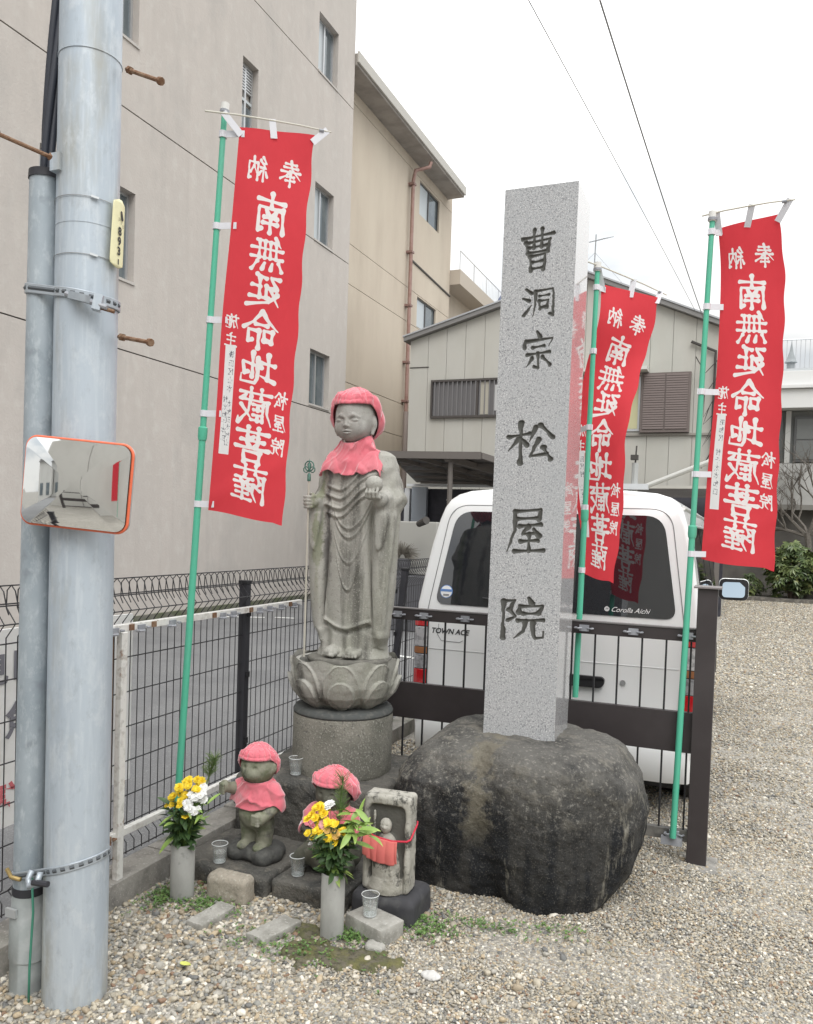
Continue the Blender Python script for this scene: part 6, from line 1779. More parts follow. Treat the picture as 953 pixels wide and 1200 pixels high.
f2 = [(-0.085, 0.0, .49, 'y'), (-0.065, -0.02, .505, 'y'), (-0.045, 0.0, .50, 'y'), (-0.09, -0.02, .47, 'y'), (-0.07, -0.03, .465, 'y'), (-0.025, 0.005, .515, 'w'), (-0.04, -0.02, .485, 'y'),
      (-0.02, -0.03, .46, 's'), (0.0, -0.03, .455, 's'), (0.02, -0.03, .455, 's'), (-0.015, -0.04, .43, 'o'), (-0.065, -0.03, .415, 'y'), (-0.075, -0.03, .39, 's'), (0.0, -0.05, .405, 's'), (0.028, -0.04, .42, 'o'), (0.015, -0.045, .41, 's'), (-0.03, -0.03, .44, 'k'), (-0.055, -0.02, .44, 's'), (0.04, -0.02, .42, 's'), (-0.035, -0.05, .42, 's'), (-0.095, 0.01, .36, 'w')]
bouquet(VA[1][:2], 0.255, f2, 260, 40, 'bouquet with lily leaves, yellow and apricot chrysanthemums before the tablet', (0.015, 0.03, 0.55, 0.62), (0.085, -0.01, .44))

def clear_mat(name, tint, lo, hi, dw):
    m = bpy.data.materials.new(name); m.use_nodes = True; t = m.node_tree; t.nodes.clear()
    o = t.nodes.new('ShaderNodeOutputMaterial'); mx = t.nodes.new('ShaderNodeMixShader'); tr = t.nodes.new('ShaderNodeBsdfTransparent'); gl = t.nodes.new('ShaderNodeBsdfGlossy')
    lw = t.nodes.new('ShaderNodeLayerWeight'); lw.inputs['Blend'].default_value = 0.45
    r = t.nodes.new('ShaderNodeMapRange'); r.inputs['To Min'].default_value = lo; r.inputs['To Max'].default_value = hi
    t.links.new(lw.outputs['Facing'], r.inputs['Value']); t.links.new(r.outputs[0], mx.inputs[0])
    tr.inputs[0].default_value = (*tint, 1); gl.inputs['Roughness'].default_value = 0.08; gl.inputs[0].default_value = (0.9, 0.93, 0.93, 1)
    t.links.new(tr.outputs[0], mx.inputs[1]); t.links.new(gl.outputs[0], mx.inputs[2]); df = t.nodes.new('ShaderNodeBsdfDiffuse'); df.inputs[0].default_value = (0.9, 0.92, 0.92, 1); m2 = t.nodes.new('ShaderNodeMixShader'); m2.inputs[0].default_value = dw
    t.links.new(mx.outputs[0], m2.inputs[1]); t.links.new(df.outputs[0], m2.inputs[2]); t.links.new(m2.outputs[0], o.inputs[0])
    return m
m_cup = clear_mat('clear_cup', (0.985, 0.99, 0.99), 0.05, 0.55, 0.10)
m_wat = clear_mat('cup_water', (0.95, 0.96, 0.96), 0.05, 0.5, 0.06)
m_rimc = mat('cup_rim', (0.70, 0.73, 0.73), 0.25, spec=0.8)
CUPS = [(-2.078, 3.03, 0.090, 'clear water cup on the step stone left of the standing figurine'), (-1.705, 3.07, 0.088, 'clear water cup on the step stone between the two figurines'),
        (-1.285, 2.905, 0.072, 'clear water cup on the grey block before the tablet'), (-1.99, 3.535, 0.360, 'clear water cup at the foot of the round drum')]
for (x, y, z, lb) in CUPS:
    T = thing('water_cup', (x, y, z), lb, 'cup', 'clear cups of water')
    cw_ = MB().lathe([(0.026, 0.0), (0.0305, 0.045), (0.0345, 0.083)], (x, y, z), 32); cw_.F = cw_.F[:-2]
    cw_.build('cup_wall', m_cup, T, smooth=True)
    MB().tube([(x + 0.035 * math.cos(a), y + 0.035 * math.sin(a), z + 0.0835) for a in np.linspace(0, 2 * math.pi, 25)], 0.0016, 5, cap=False).build('cup_rim', m_rimc, T, smooth='all')
    MB().lathe([(0.0255, 0.001), (0.0262, 0.004), (0.0, 0.004)], (x, y, z), 24).build('cup_bottom', m_rimc, T, smooth=True)
    MB().lathe([(0.0236, 0.0045), (0.0282, 0.046), (0.0, 0.046)], (x, y, z), 32).build('water', m_wat, T, smooth=True)
# ================================================================== BLACK MESH FENCE ALONG THE KERB
m_blk = mat('black_steel', (0.025, 0.025, 0.028), 0.5, 0.2)
m_blk2 = mat('post_black', (0.035, 0.035, 0.042), 0.55, 0.1)
MF = thing('mesh_fence', (-2.40, 3.7, 0.1), 'black welded-wire fence with hooked top standing on the kerb', 'fence')
FX = -2.40
def wire_panel(y0, y1, seed):
    mb = MB(); n = int(round((y1 - y0 - 0.06) / 0.05))
    for i in range(n + 1):
        y = y0 + 0.03 + (y1 - y0 - 0.06) * i / n + random.uniform(-.001, .001)
        pts = [(FX, y, 0.15), (FX, y, 0.20), (FX - 0.028, y, 0.225), (FX, y, 0.25), (FX, y, 1.16), (FX + 0.045, y, 1.215), (FX, y, 1.27), (FX - 0.015, y, 1.325), (FX - 0.035, y, 1.345), (FX - 0.055, y, 1.325), (FX - 0.058, y, 1.26), (FX - 0.045, y, 1.235)]
        if y > 8: pts = pts[::3] + [pts[-1]]
        mb.tube(pts, 0.0024, 5 if y < 5 else 4, cap=False)
    for (x, z) in ((0, 0.16), (-0.028, 0.225), (0, 0.29), (0, 0.41), (0, 0.56), (0, 0.71), (0, 0.86), (0, 1.01), (0, 1.14), (0.045, 1.215), (-0.004, 1.275), (-0.058, 1.275), (-0.03, 1.345)):
        mb.tube([(FX + x + 0.003, y0 + 0.01, z), (FX + x + 0.003, y1 - 0.01, z)], 0.0028, 5, cap=False)
    mb.build('wire_mesh_panel', m_blk, MF, kind='stuff')
ys = [0.68, 1.68, 3.67, 5.66, 7.65, 9.64]
for a, b in zip(ys[:-1], ys[1:]): wire_panel(a, b, 0)
for i, y in enumerate(ys):
    lean = 0.0 if i != 3 else 0.06
    p = MB().beam((FX - 0.0 - lean * 0, y, 0.08), (FX + lean * 1.2, y + lean, 1.275), 0.045, 0.045, up=(0, 1, 0)).build('fence_post', m_blk2, MF, bevel=0.004)
    MB().box((FX - 0.026 + lean * 1.2, y - 0.026 + lean, 1.275), (FX + 0.026 + lean * 1.2, y + 0.026 + lean, 1.295)).build('post_cap', m_blk, p, bevel=0.003)
    for z in (0.45, 0.80, 1.12):
        MB().box((FX + 0.0226, y - 0.012, z - 0.015), (FX + 0.034, y + 0.012, z + 0.015)).build('clamp', m_blk, p)

# ------------------------------------------------------------------ white rail frame that carries the first banner
m_wr = mat('white_rail_paint', (0.74, 0.73, 0.70), 0.55, layers=[L('noise', 14, (0.24, 0.12, 0.06), 0.60, 0.68, 0.8, d=6), L('noise', 30, (0.42, 0.40, 0.36), 0.5, 0.66, 0.6, off=3)])
m_clip = mat('grey_plastic', (0.30, 0.31, 0.34), 0.45, layers=[L('noise', 30, (0.42, 0.43, 0.46), 0.5, 0.65, 0.6)])
m_rust = mat('rusty_steel', (0.17, 0.085, 0.045), 0.85, layers=[L('noise', 40, (0.30, 0.21, 0.14), 0.45, 0.65, 0.8, d=6)], bump=[(L('noise', 80), 0.5, 0.002)])
WR = thing('banner_rail', (-2.345, 3.4, 0.1), 'rusty white steel rail frame on posts in front of the mesh fence', 'rail')
RX = -2.345
MB().box((RX - 0.014, 2.58, 1.133), (RX + 0.014, 4.16, 1.163)).build('top_rail', m_wr, WR, bevel=0.003)
MB().box((RX - 0.014, 2.58, 0.272), (RX + 0.014, 4.16, 0.302)).build('lower_rail', m_wr, WR, bevel=0.003)
MB().box((RX - 0.002, 2.655, -0.05), (RX + 0.026, 2.69, 1.132)).build('post', m_wr, WR, bevel=0.003)
MB().box((RX - 0.03, 2.625, -0.05), (RX - 0.012, 2.650, 1.132)).build('rusty_post', m_rust, WR, bevel=0.002)
def clip(x, y, z, parent, axis='y', m=m_clip, hang=0.0):
    mb = MB()
    if axis == 'y':
        mb.box((x + 0.0145, y - 0.020, z - 0.016), (x + 0.024, y + 0.020, z + 0.016))
        mb.tube([(x + 0.020, y - 0.034, z - 0.006), (x + 0.040, y - 0.034, z - 0.006), (x + 0.048, y - 0.02, z - 0.006), (x + 0.040, y - 0.006, z - 0.006)], 0.0055, 6)
        mb.tube([(x + 0.020, y + 0.03, z + 0.004), (x + 0.036, y + 0.034, z + 0.004), (x + 0.036, y + 0.014, z + 0.004)], 0.0045, 6)
    else:
        mb.box((x - 0.024, y - 0.030, z - 0.016), (x + 0.024, y - 0.0195, z + 0.016))
        mb.tube([(x - 0.040, y - 0.02, z), (x - 0.044, y - 0.04, z), (x - 0.028, y - 0.05, z), (x - 0.012, y - 0.035, z)], 0.0055, 6)
        mb.tube([(x + 0.016, y - 0.028, z), (x + 0.036, y - 0.042, z), (x + 0.046, y - 0.026, z)], 0.005, 6)
    return mb.build('pole_clip', m, parent)
for y in (2.62, 2.78, 2.985, 3.37, 3.46, 3.70, 3.80, 3.92, 4.06): clip(RX, y, 1.138, WR)
for y in (2.72, 2.86, 3.30, 3.62, 4.02):
    MB().box((RX + 0.0145, y - 0.012, 1.136), (RX + 0.023, y + 0.012, 1.160)).build('rust_bracket', m_rust, WR)
for y in (2.60, 2.99, 3.5): clip(RX, y, 0.284, WR, m=m_rust if y == 2.60 else m_clip)

# ------------------------------------------------------------------ dark gate-like rail frame behind the pillar
m_brn = mat('dark_bronze_paint', (0.040, 0.033, 0.034), 0.5, 0.0, layers=[L('noise', 3, (0.055, 0.047, 0.048), 0.45, 0.65, 0.8)])
GY = 4.25
GA = thing('bronze_rail_fence', (-1.0, GY, 0.0), 'dark bronze rail fence with thin bars behind boulder and pillar', 'fence')
x0, x1 = -2.22, -0.176
MB().box((x0, GY - 0.018, 1.085), (x1, GY + 0.018, 1.145)).build('top_rail', m_brn, GA, bevel=0.003)
MB().box((x0, GY - 0.022, 1.146), (x1, GY + 0.022, 1.152)).build('rail_cap', mat('rail_cap_grey', (0.16, 0.15, 0.15), 0.5), GA)
MB().box((x0, GY - 0.016, 0.535), (x1, GY + 0.016, 0.735)).build('middle_board', m_brn, GA, bevel=0.002)
MB().box((x0, GY - 0.018, 0.095), (x1, GY + 0.018, 0.150)).build('bottom_rail', mat('worn_rail', (0.10, 0.095, 0.09), 0.7, layers=[L('noise', 10, (0.22, 0.21, 0.19), 0.5, 0.65, 0.7)]), GA, bevel=0.003)
xs = x0 + 0.05
b0 = MB().box((-1.0045, GY - 0.0045, 0.1505), (-0.9955, GY + 0.0045, 0.5345)).build('bar', m_blk, GA)
b1 = MB().box((-1.0045, GY - 0.0045, 0.7355), (-0.9955, GY + 0.0045, 1.0845)).build('bar', m_blk, GA)
first = True
xx = -0.316 - 0.1165 * 16
while xx < x1 - 0.02:
    for b in (b0, b1):
        o = b if first else dup(b, GA)
        o.location = (xx + 1.0, 0, 0)
    first = False
    xx += 0.1165
gp = MB().box((-0.178, GY - 0.055, 0.0), (-0.086, GY + 0.045, 1.352)).build('end_post', m_brn, GA, bevel=0.003)
MB().box((-0.196, GY - 0.073, 1.3525), (-0.068, GY + 0.063, 1.362)).build('post_cap', mat('cap_grey', (0.22, 0.20, 0.20), 0.4), gp, bevel=0.002)
MB().box((-0.212, GY - 0.13, -0.04), (-0.035, GY + 0.09, 0.006)).build('post_footing', m_conc, GA, bevel=0.006, smooth=True)
for x in (-1.757, -1.60, -1.36, -0.72, -0.475, -0.215): clip(x, GY, 1.115, GA, 'x')
clip(-0.24, GY, 0.13, GA, 'x')
MB().box((-0.30, GY - 0.04, 0.075), (-0.20, GY - 0.0185, 0.115)).build('pole_foot_holder', m_clip, GA)

# ------------------------------------------------------------------ white notice board behind the mesh fence
SG = thing('notice_board', (-2.50, 2.45, 0.4), 'white notice board with grey and red characters behind the mesh fence', 'sign')
MB().box((-2.512, 1.75, 0.43), (-2.50, 2.93, 1.175)).build('board', mat('board_white', (0.82, 0.82, 0.81), 0.6, layers=[L('noise', 6, (0.62, 0.62, 0.60), 0.5, 0.7, 0.6)]), SG)
m_ink1 = mat('faded_grey_ink', (0.20, 0.20, 0.23), 0.7); m_ink2 = mat('faded_red_ink', (0.62, 0.16, 0.18), 0.7)
def side_text(body, y, z, size, m):
    # faces +x, reads left to right along +y
    M = Matrix(((0, 0, 1, -2.497), (1, 0, 0, y), (0, 1, 0, z), (0, 0, 0, 1)))
    text_mesh(body, size, m, 'lettering', SG, M, offset=0.004)
side_text('見', 2.195, 1.02, 0.12, m_ink1); side_text('目', 2.325, 1.03, 0.12, m_ink1); side_text('魚', 2.315, 0.82, 0.14, m_ink1); side_text('駐', 2.255, 0.53, 0.12, m_ink2); side_text('田', 2.62, 0.60, 0.11, m_ink2)

# ================================================================== UTILITY POLE
m_galv = mat('galvanised_pole', (0.44, 0.50, 0.56), 0.50, 0.25, layers=[
    L('noise', 2.2, (0.56, 0.61, 0.655), 0.42, 0.64, 0.6, st=(1, 1, 0.22), d=6),
    L('noise', 3.0, (0.36, 0.34, 0.28), 0.50, 0.66, 0.7, st=(1.8, 1.8, 0.45), d=6, off=5),
    L('noise', 60, (0.60, 0.65, 0.69), 0.50, 0.66, 0.45, st=(1, 1, 0.08), d=5, off=2), L('noise', 9, (0.36, 0.41, 0.47), 0.50, 0.70, 0.5, st=(1, 1, 0.12), d=6, off=12), L('noise', 16, (0.60, 0.64, 0.67), 0.52, 0.64, 0.5, st=(1, 1, 0.55), d=8, r=0.75, off=31), L('noise', 26, (0.34, 0.38, 0.42), 0.54, 0.66, 0.45, st=(1, 1, 0.5), d=8, r=0.75, off=41)],
    bump=[(L('noise', 50, d=4), 0.12, 0.002)])
m_galv2 = mat('galvanised_conduit', (0.30, 0.35, 0.39), 0.55, 0.25, layers=[
    L('noise', 5, (0.40, 0.45, 0.49), 0.42, 0.62, 0.8, st=(1, 1, 0.5), d=7), L('noise', 40, (0.50, 0.55, 0.58), 0.58, 0.68, 0.6, st=(1, 1, 0.3), d=5, off=2), L('noise', 8, (0.24, 0.27, 0.30), 0.56, 0.66, 0.7, off=6), L('noise', 30, (0.50, 0.55, 0.58), 0.52, 0.62, 0.6, st=(1, 1, 0.5), d=8, r=0.75, off=21)],
    bump=[(L('noise', 60, d=4), 0.2, 0.002)])
PX0, PY0 = -2.003, 2.10
UP = thing('utility_pole', (PX0, PY0, 0), 'galvanised steel utility pole with side conduit at the left front', 'utility pole')
lean = lambda z: PX0 - 0.003 * z
sh_ = MB()
pf = []
sh_.tube([(lean(z), PY0, z) for z in (-0.05, 1.0, 2.0, 2.52, 3.6, 7.0)], [0.1035, 0.101, 0.0985, 0.0975, 0.095, 0.09], 48)
sh_.build('shaft', m_galv, UP, smooth=True)
for z in (2.53, 3.07): MB().tube([(lean(z), PY0, z - 0.002), (lean(z), PY0, z + 0.002)], 0.0987, 48).build('seam_ring', m_galv, UP)
CX, CY = -2.165, 2.052
cd_ = MB(); cd_.tube([(CX + 0.008 * z, CY, z) for z in (0.25, 1.2, 2.70)], [0.051, 0.050, 0.050], 32)
con = cd_.build('conduit', m_galv2, UP, smooth=True)
MB().tube([(CX, CY, -0.05), (CX, CY, 0.115), (CX + .001, CY, 0.12), (CX + .001, CY, 0.28), (CX + .002, CY, 0.29), (CX + .003, CY, 0.335)], [0.056, 0.056, 0.060, 0.0575, 0.0545, 0.0525], 32).build('conduit_foot', mat('resin_sleeve', (0.34, 0.37, 0.37), 0.7, layers=[L('noise', 14, (0.46, 0.48, 0.48), 0.45, 0.65, 0.7, d=6), L('noise', 5, (0.24, 0.25, 0.25), 0.55, 0.68, 0.7, off=4)]), UP, smooth=True)
MB().tube([(CX + .003, CY, 0.335), (CX + .003, CY, 0.362)], 0.0535, 32).build('rubber_ring', m_blk2, UP, smooth=True)
MB().box((CX - 0.032, CY - 0.066, 0.272), (CX + 0.012, CY - 0.0565, 0.300)).build('stamped_tag', mat('tag_metal', (0.62, 0.64, 0.65), 0.4, 0.6), UP)
MB().tube([(CX + 0.022, CY, 2.690), (CX + 0.022, CY, 2.715)], [0.054, 0.053], 32).build('conduit_lip', m_blk2, UP, smooth=True)
# twisted cable bundle
m_cab = mat('black_cable', (0.028, 0.032, 0.045), 0.45)
for q in range(4):
    pts = []
    for i in range(40):
        z = 2.62 + i * 0.06; a = q * math.pi / 2 + z * 3.4
        cxx = np.interp(z, [2.6, 2.83, 3.02, 3.26, 5], [-2.140, -2.132, -2.117, -2.098, -2.06])
        pts.append((cxx + 0.0135 * math.cos(a), 2.05 + 0.0135 * math.sin(a), z))
    MB().tube(pts, 0.0125, 8).build('cable', m_cab, UP, smooth='all')
# green earth wire
MB().tube([(-2.098, 2.00, 0.44), (-2.094, 2.005, 0.30), (-2.09, 1.99, 0.12), (-2.086, 1.985, -0.02)], 0.0042, 6).build('earth_wire', mat('earth_green', (0.05, 0.22, 0.15), 0.5), UP, smooth='all')
# strapping bands
m_band = mat('steel_band', (0.42, 0.46, 0.50), 0.45, 0.45, layers=[L('noise', 20, (0.32, 0.36, 0.40), 0.5, 0.65, 0.6)])
def band(zc, tl, h_, name, slots=True):
    """perforated strap around conduit and pole"""
    ang = []
    pts = []
    c1 = Vector((CX + 0.008 * zc, CY)); r1 = 0.0535; c2 = Vector((lean(zc), PY0)); r2 = 0.1025
    for a in np.linspace(rad(100), rad(265), 12): pts.append((c1.x + r1 * math.cos(a), c1.y + r1 * math.sin(a)))
    for a in np.linspace(rad(248), rad(440), 26): pts.append((c2.x + r2 * math.cos(a), c2.y + r2 * math.sin(a)))
    zt = lambda p: zc + tl * (p[0] - c2.x)
    n = len(pts); V = []; F = []
    for i, p in enumerate(pts):
        q = pts[min(i + 1, n - 1)]; o_ = pts[max(i - 1, 0)]
        t = Vector((q[0] - o_[0], q[1] - o_[1])).normalized(); nn = Vector((t.y, -t.x))
        for dz in (-h_ / 2, h_ / 2):
            for dn in (0, 0.003): V.append((p[0] + nn.x * dn, p[1] + nn.y * dn, zt(p) + dz))
    for i in range(n - 1):
        a, b = i * 4, (i + 1) * 4
        F += [(a, b, b + 2, a + 2), (a + 1, a + 3, b + 3, b + 1), (a, a + 1, b + 1, b), (a + 2, b + 2, b + 3, a + 3)]
    o = obj(name, V, F, m_band, UP)
    # raised rims and slot bridges
    for dz in (-h_ / 2, h_ / 2):
        MB().tube([(p[0], p[1] , zt(p) + dz) for p in pts], 0.0035, 6).build('band_rim', m_band, o, smooth='all')
    if slots:
        for i in range(3, n - 8, 2):
            p, q = pts[i], pts[i + 1]
            MB().tube([(p[0], p[1], zt(p) + 0.001), (q[0], q[1], zt(q) + 0.001)], 0.0072, 6).build('band_slot', mat('slot_dark', (0.08, 0.09, 0.10), 0.6), o)
    return o
band(2.308, -0.16, 0.026, 'strap_band')
MB().beam((-1.965, 1.985, 2.290), (-1.895, 1.985, 2.272), 0.02, 0.022).build('band_buckle', m_band, UP)
MB().tube([(-1.99, 1.99, 2.298), (-1.86, 2.03, 2.255)], 0.008, 8).build('band_bolt', m_clip, UP)
MB().beam((-1.905, 2.02, 2.275), (-1.885, 2.035, 2.27), 0.035, 0.05).build('band_buckle', m_galv, UP)
MB().tube([(-1.89, 2.03, 2.258), (-1.845, 2.045, 2.245)], 0.006, 8).build('band_bolt', m_rust, UP)
band(0.455, 0.30, 0.020, 'strap_band')
MB().tube([(-2.035, 1.975, 0.455), (-2.03, 1.96, 0.43), (-2.06, 1.955, 0.41), (-2.075, 1.965, 0.43), (-2.07, 1.975, 0.455)], 0.010, 8).build('band_buckle', m_band, UP, smooth='all')
MB().tube([(-2.045, 1.955, 0.428), (-1.985, 1.958, 0.432)], 0.010, 8).build('band_sleeve', m_blk2, UP, smooth=True)
MB().tube([(-2.19, 1.985, 0.432), (-2.16, 1.975, 0.415), (-2.12, 1.975, 0.415)], 0.007, 8).build('brass_tube', mat('brass_old', (0.40, 0.29, 0.12), 0.5, 0.5), UP, smooth='all')
# step bolts
def bolt(a, b):
    a, b = Vector(a), Vector(b); d = (b - a).normalized()
    o = MB().tube([a, b], 0.0068, 8).build('step_bolt', m_rust, UP, smooth=True)
    MB().tube([b, b + d * 0.012], 0.0125, 8).build('bolt_head', m_rust, o)
    MB().tube([a + d * 0.012, a + d * 0.025], 0.0125, 6).build('nut', m_rust, o)
bolt((-2.055, 2.01, 2.728), (-2.205, 1.92, 2.79))
MB().box((-2.07, 1.995, 2.69), (-2.03, 2.02, 2.745)).build('bolt_plate', m_galv, UP)
bolt((-1.90, 2.14, 3.05), (-1.735, 2.10, 2.965)); bolt((-1.90, 2.13, 2.190), (-1.745, 2.09, 2.155)); bolt((-2.06, 2.02, 3.85), (-2.22, 1.95, 3.9))
# number plate held by two thin wires: curved to the pole
PLN = 14; V = []; F = []
pc = Vector((lean(2.5), PY0)); pr_ = 0.117
aw = [rad(a) for a in np.linspace(-9, 24, PLN)]
zt_, zb2 = 2.615, 2.395
plate_nv = 20
for j in range(plate_nv + 1):
    v = j / plate_nv; z = zb2 + (zt_ - zb2) * v
    e = min(v, 1 - v) * (zt_ - zb2); hw = 1.0 if e > 0.018 else math.sqrt(max(0.0, 1 - ((0.018 - e) / 0.018) ** 2)) * 0.75 + 0.25
    for i in range(PLN):
        a = aw[0] + (aw[-1] - aw[0]) * (0.5 + (i / (PLN - 1) - 0.5) * hw) + (v - 0.5) * 0.10
        V.append((pc.x + pr_ * math.cos(a), pc.y + pr_ * math.sin(a), z + 0.01))
for j in range(plate_nv):
    for i in range(PLN - 1):
        a = j * PLN + i; F.append((a, a + 1, a + PLN + 1, a + PLN))
plt_ = obj('number_plate', V, F, mat('plate_cream', (0.78, 0.74, 0.47), 0.55, layers=[L('noise', 30, (0.70, 0.66, 0.42), 0.5, 0.7, 0.6)]), UP, True, label='cream number plate reading 893 1')
md = plt_.modifiers.new('thickness', 'SOLIDIFY'); md.thickness = 0.002; md.offset = -1
def on_pole(body, z, size, ac_, m=mat('print_black', (0.03, 0.03, 0.03), 0.6), off=0.0012):
    a = rad(ac_) + (z - 2.515) * 0.45
    n_ = Vector((math.cos(a), math.sin(a), 0)); x_ = Vector((-math.sin(a), math.cos(a), 0)); p = Vector((pc.x, pc.y, 0)) + n_ * (pr_ + 0.0022)
    M = Matrix(((x_.x, 0, n_.x, p.x), (x_.y, 0, n_.y, p.y), (0, 1, 0, z), (0, 0, 0, 1)))
    text_mesh(body, size, m, 'lettering', plt_, M, offset=off)
on_pole('8', 2.522, 0.036, 8); on_pole('9', 2.490, 0.036, 8); on_pole('3', 2.458, 0.036, 8); on_pole('I', 2.424, 0.022, 8)
on_pole('ヨ', 2.560, 0.012, 5, off=0.0); on_pole('ソ', 2.552, 0.012, 11, off=0.0); on_pole('ヒ', 2.545, 0.012, 17, off=0.0)
for i, zz in enumerate((2.584, 2.578, 2.572, 2.566)): on_pole('●', zz, 0.014 + 0.002 * i, 10 + i, off=0.0)
for z in (2.605, 2.425):
    MB().tube([(pc.x + 0.1005 * math.cos(a), pc.y + 0.1005 * math.sin(a), z - 0.004 * math.sin(a)) for a in np.linspace(rad(180), rad(358), 24)], 0.0012, 5).build('tie_wire', m_mast, UP)
    a = rad(-42); MB().beam((pc.x + 0.104 * math.cos(a), pc.y + 0.104 * math.sin(a), z + 0.004), (pc.x + 0.106 * math.cos(a + .22), pc.y + 0.106 * math.sin(a + .22), z), 0.005, 0.007).build('tie_tag', mat('tag_metal', (0.62, 0.64, 0.65), 0.4, 0.6), UP)

# ================================================================== CONVEX MIRROR STRAPPED TO THE POLE
MRc = Vector((-1.912, 1.962, 1.700))
MR = thing('convex_mirror', MRc, 'rounded rectangular convex mirror with orange rim on the utility pole', 'mirror')
import mathutils
def mirror_frame():
    # corner targets measured in the yard: right end turned slightly away
    xr = Vector((0.955, 0.285, -0.075)).normalized()
    up_ = Vector((0.04, 0.0, 1)); up_ = (up_ - xr * up_.dot(xr)).normalized()
    n_ = xr.cross(up_)
    return xr, up_, n_
mxr, mup, mn = mirror_frame()
HW, HH, RC = 0.172, 0.136, 0.034
def rr_outline(hw, hh, rc, n=8):
    P = []
    for cx2, cy2, a0 in ((hw - rc, hh - rc, 0), (-hw + rc, hh - rc, 90), (-hw + rc, -hh + rc, 180), (hw - rc, -hh + rc, 270)):
        for i in range(n + 1):
            a = rad(a0 + 90 * i / n); P.append((cx2 + rc * math.cos(a), cy2 + rc * math.sin(a)))
    return P
OUT = rr_outline(HW, HH, RC)
def mloc(u, v, d): return MRc + mxr * u + mup * v + mn * d
RSPH = 1.05
V = [mloc(0, 0, 0.012 + 0.0)]; F = []
NR = 14
for k_ in range(1, NR + 1):
    s_ = k_ / NR
    for (u, v) in OUT:
        uu_, v2 = u * s_ * 0.985, v * s_ * 0.985
        V.append(mloc(uu_, v2, 0.012 - (uu_ ** 2 + v2 ** 2) / (2 * RSPH)))
no_ = len(OUT)
for i in range(no_): F.append((0, 1 + i, 1 + (i + 1) % no_))
for k_ in range(NR - 1):
    for i in range(no_):
        a = 1 + k_ * no_; j = (i + 1) % no_
        F.append((a + i, a + no_ + i, a + no_ + j, a + j))
m_mir = mat('mirror_silver', (0.90, 0.91, 0.90), 0.03, 1.0)
obj('mirror_face', V, F, m_mir, MR, True)
m_or = mat('orange_rim', (0.80, 0.17, 0.08), 0.45)
MB().tube([mloc(u, v, -0.018) for (u, v) in OUT] + [mloc(*OUT[0], -0.018)], 0.0052, 8, cap=False).build('rim', m_or, MR, smooth='all')
V = []; 
for d in (-0.018, -0.040):
    for (u, v) in OUT: V.append(mloc(u, v, d))
V.append(mloc(0, 0, -0.05))
F = [(i, (i + 1) % no_, no_ + (i + 1) % no_, no_ + i) for i in range(no_)] + [(no_ + i, no_ + (i + 1) % no_, 2 * no_) for i in range(no_)]
obj('back_shell', V, F, mat('shell_grey', (0.4, 0.4, 0.4), 0.6), MR)
MB().beam(mloc(0, 0, -0.045), mloc(-0.03, 0, -0.09), 0.06, 0.06).build('bracket', m_galv, MR)

# ================================================================== BANNERS
m_gpole = mat('green_pole', (0.09, 0.47, 0.31), 0.5, layers=[L('noise', 3, (0.12, 0.42, 0.30), 0.45, 0.65, 0.6)])
m_tape = mat('white_tape', (0.70, 0.70, 0.74), 0.7)
m_bam = mat('crossbar', (0.62, 0.60, 0.52), 0.5)
m_whp = mat('white_plastic', (0.72, 0.71, 0.68), 0.5)
def flag_material(name):
    m = mat(name, (0.69, 0.046, 0.062), 0.8, layers=[L('noise', 2.5, (0.62, 0.040, 0.056), 0.42, 0.65, 0.7)], bump=[(L('noise', 600, d=2), 0.15, 0.0008), (L('noise', 7, st=(1, 1, 0.5), d=3), 0.35, 0.02)],
            attrs=[('ink', 0.0, 0.0006, (0.84, 0.80, 0.79)), ('slip', 0.0, 0.0006, (0.80, 0.79, 0.79)), ('slipink', 0.0, 0.0006, (0.10, 0.10, 0.13))])
    t = m.node_tree; b = t.nodes['Principled BSDF']
    src = b.inputs['Base Color'].links[0].from_socket
    tr = t.nodes.new('ShaderNodeBsdfTranslucent'); t.links.new(src, tr.inputs['Color'])
    mx = t.nodes.new('ShaderNodeMixShader'); mx.inputs[0].default_value = 0.30
    t.links.new(b.outputs[0], mx.inputs[1]); t.links.new(tr.outputs[0], mx.inputs[2])
    o = [n for n in t.nodes if n.type == 'OUTPUT_MATERIAL'][0]
    t.links.new(mx.outputs[0], o.inputs[0])
    return m
m_flag = flag_material('red_banner_cloth')

def catmull(ts, ps, t):
    ps = np.array(ps, float); ts = np.array(ts, float)
    i = np.clip(np.searchsorted(ts, t, side='right') - 1, 0, len(ts) - 2)
    t0, t1 = ts[i], ts[i + 1]; h_ = (t1 - t0)[:, None]; u = ((t - t0) / (t1 - t0))[:, None]
    def tan(k):
        a = np.clip(k - 1, 0, len(ts) - 1); b = np.clip(k + 1, 0, len(ts) - 1)
        return (ps[b] - ps[a]) / (ts[b] - ts[a])[:, None]
    m0, m1 = tan(i), tan(i + 1)
    return (2 * u**3 - 3 * u**2 + 1) * ps[i] + (u**3 - 2 * u**2 + u) * h_ * m0 + (-2 * u**3 + 3 * u**2) * ps[i + 1] + (u**3 - u**2) * h_ * m1

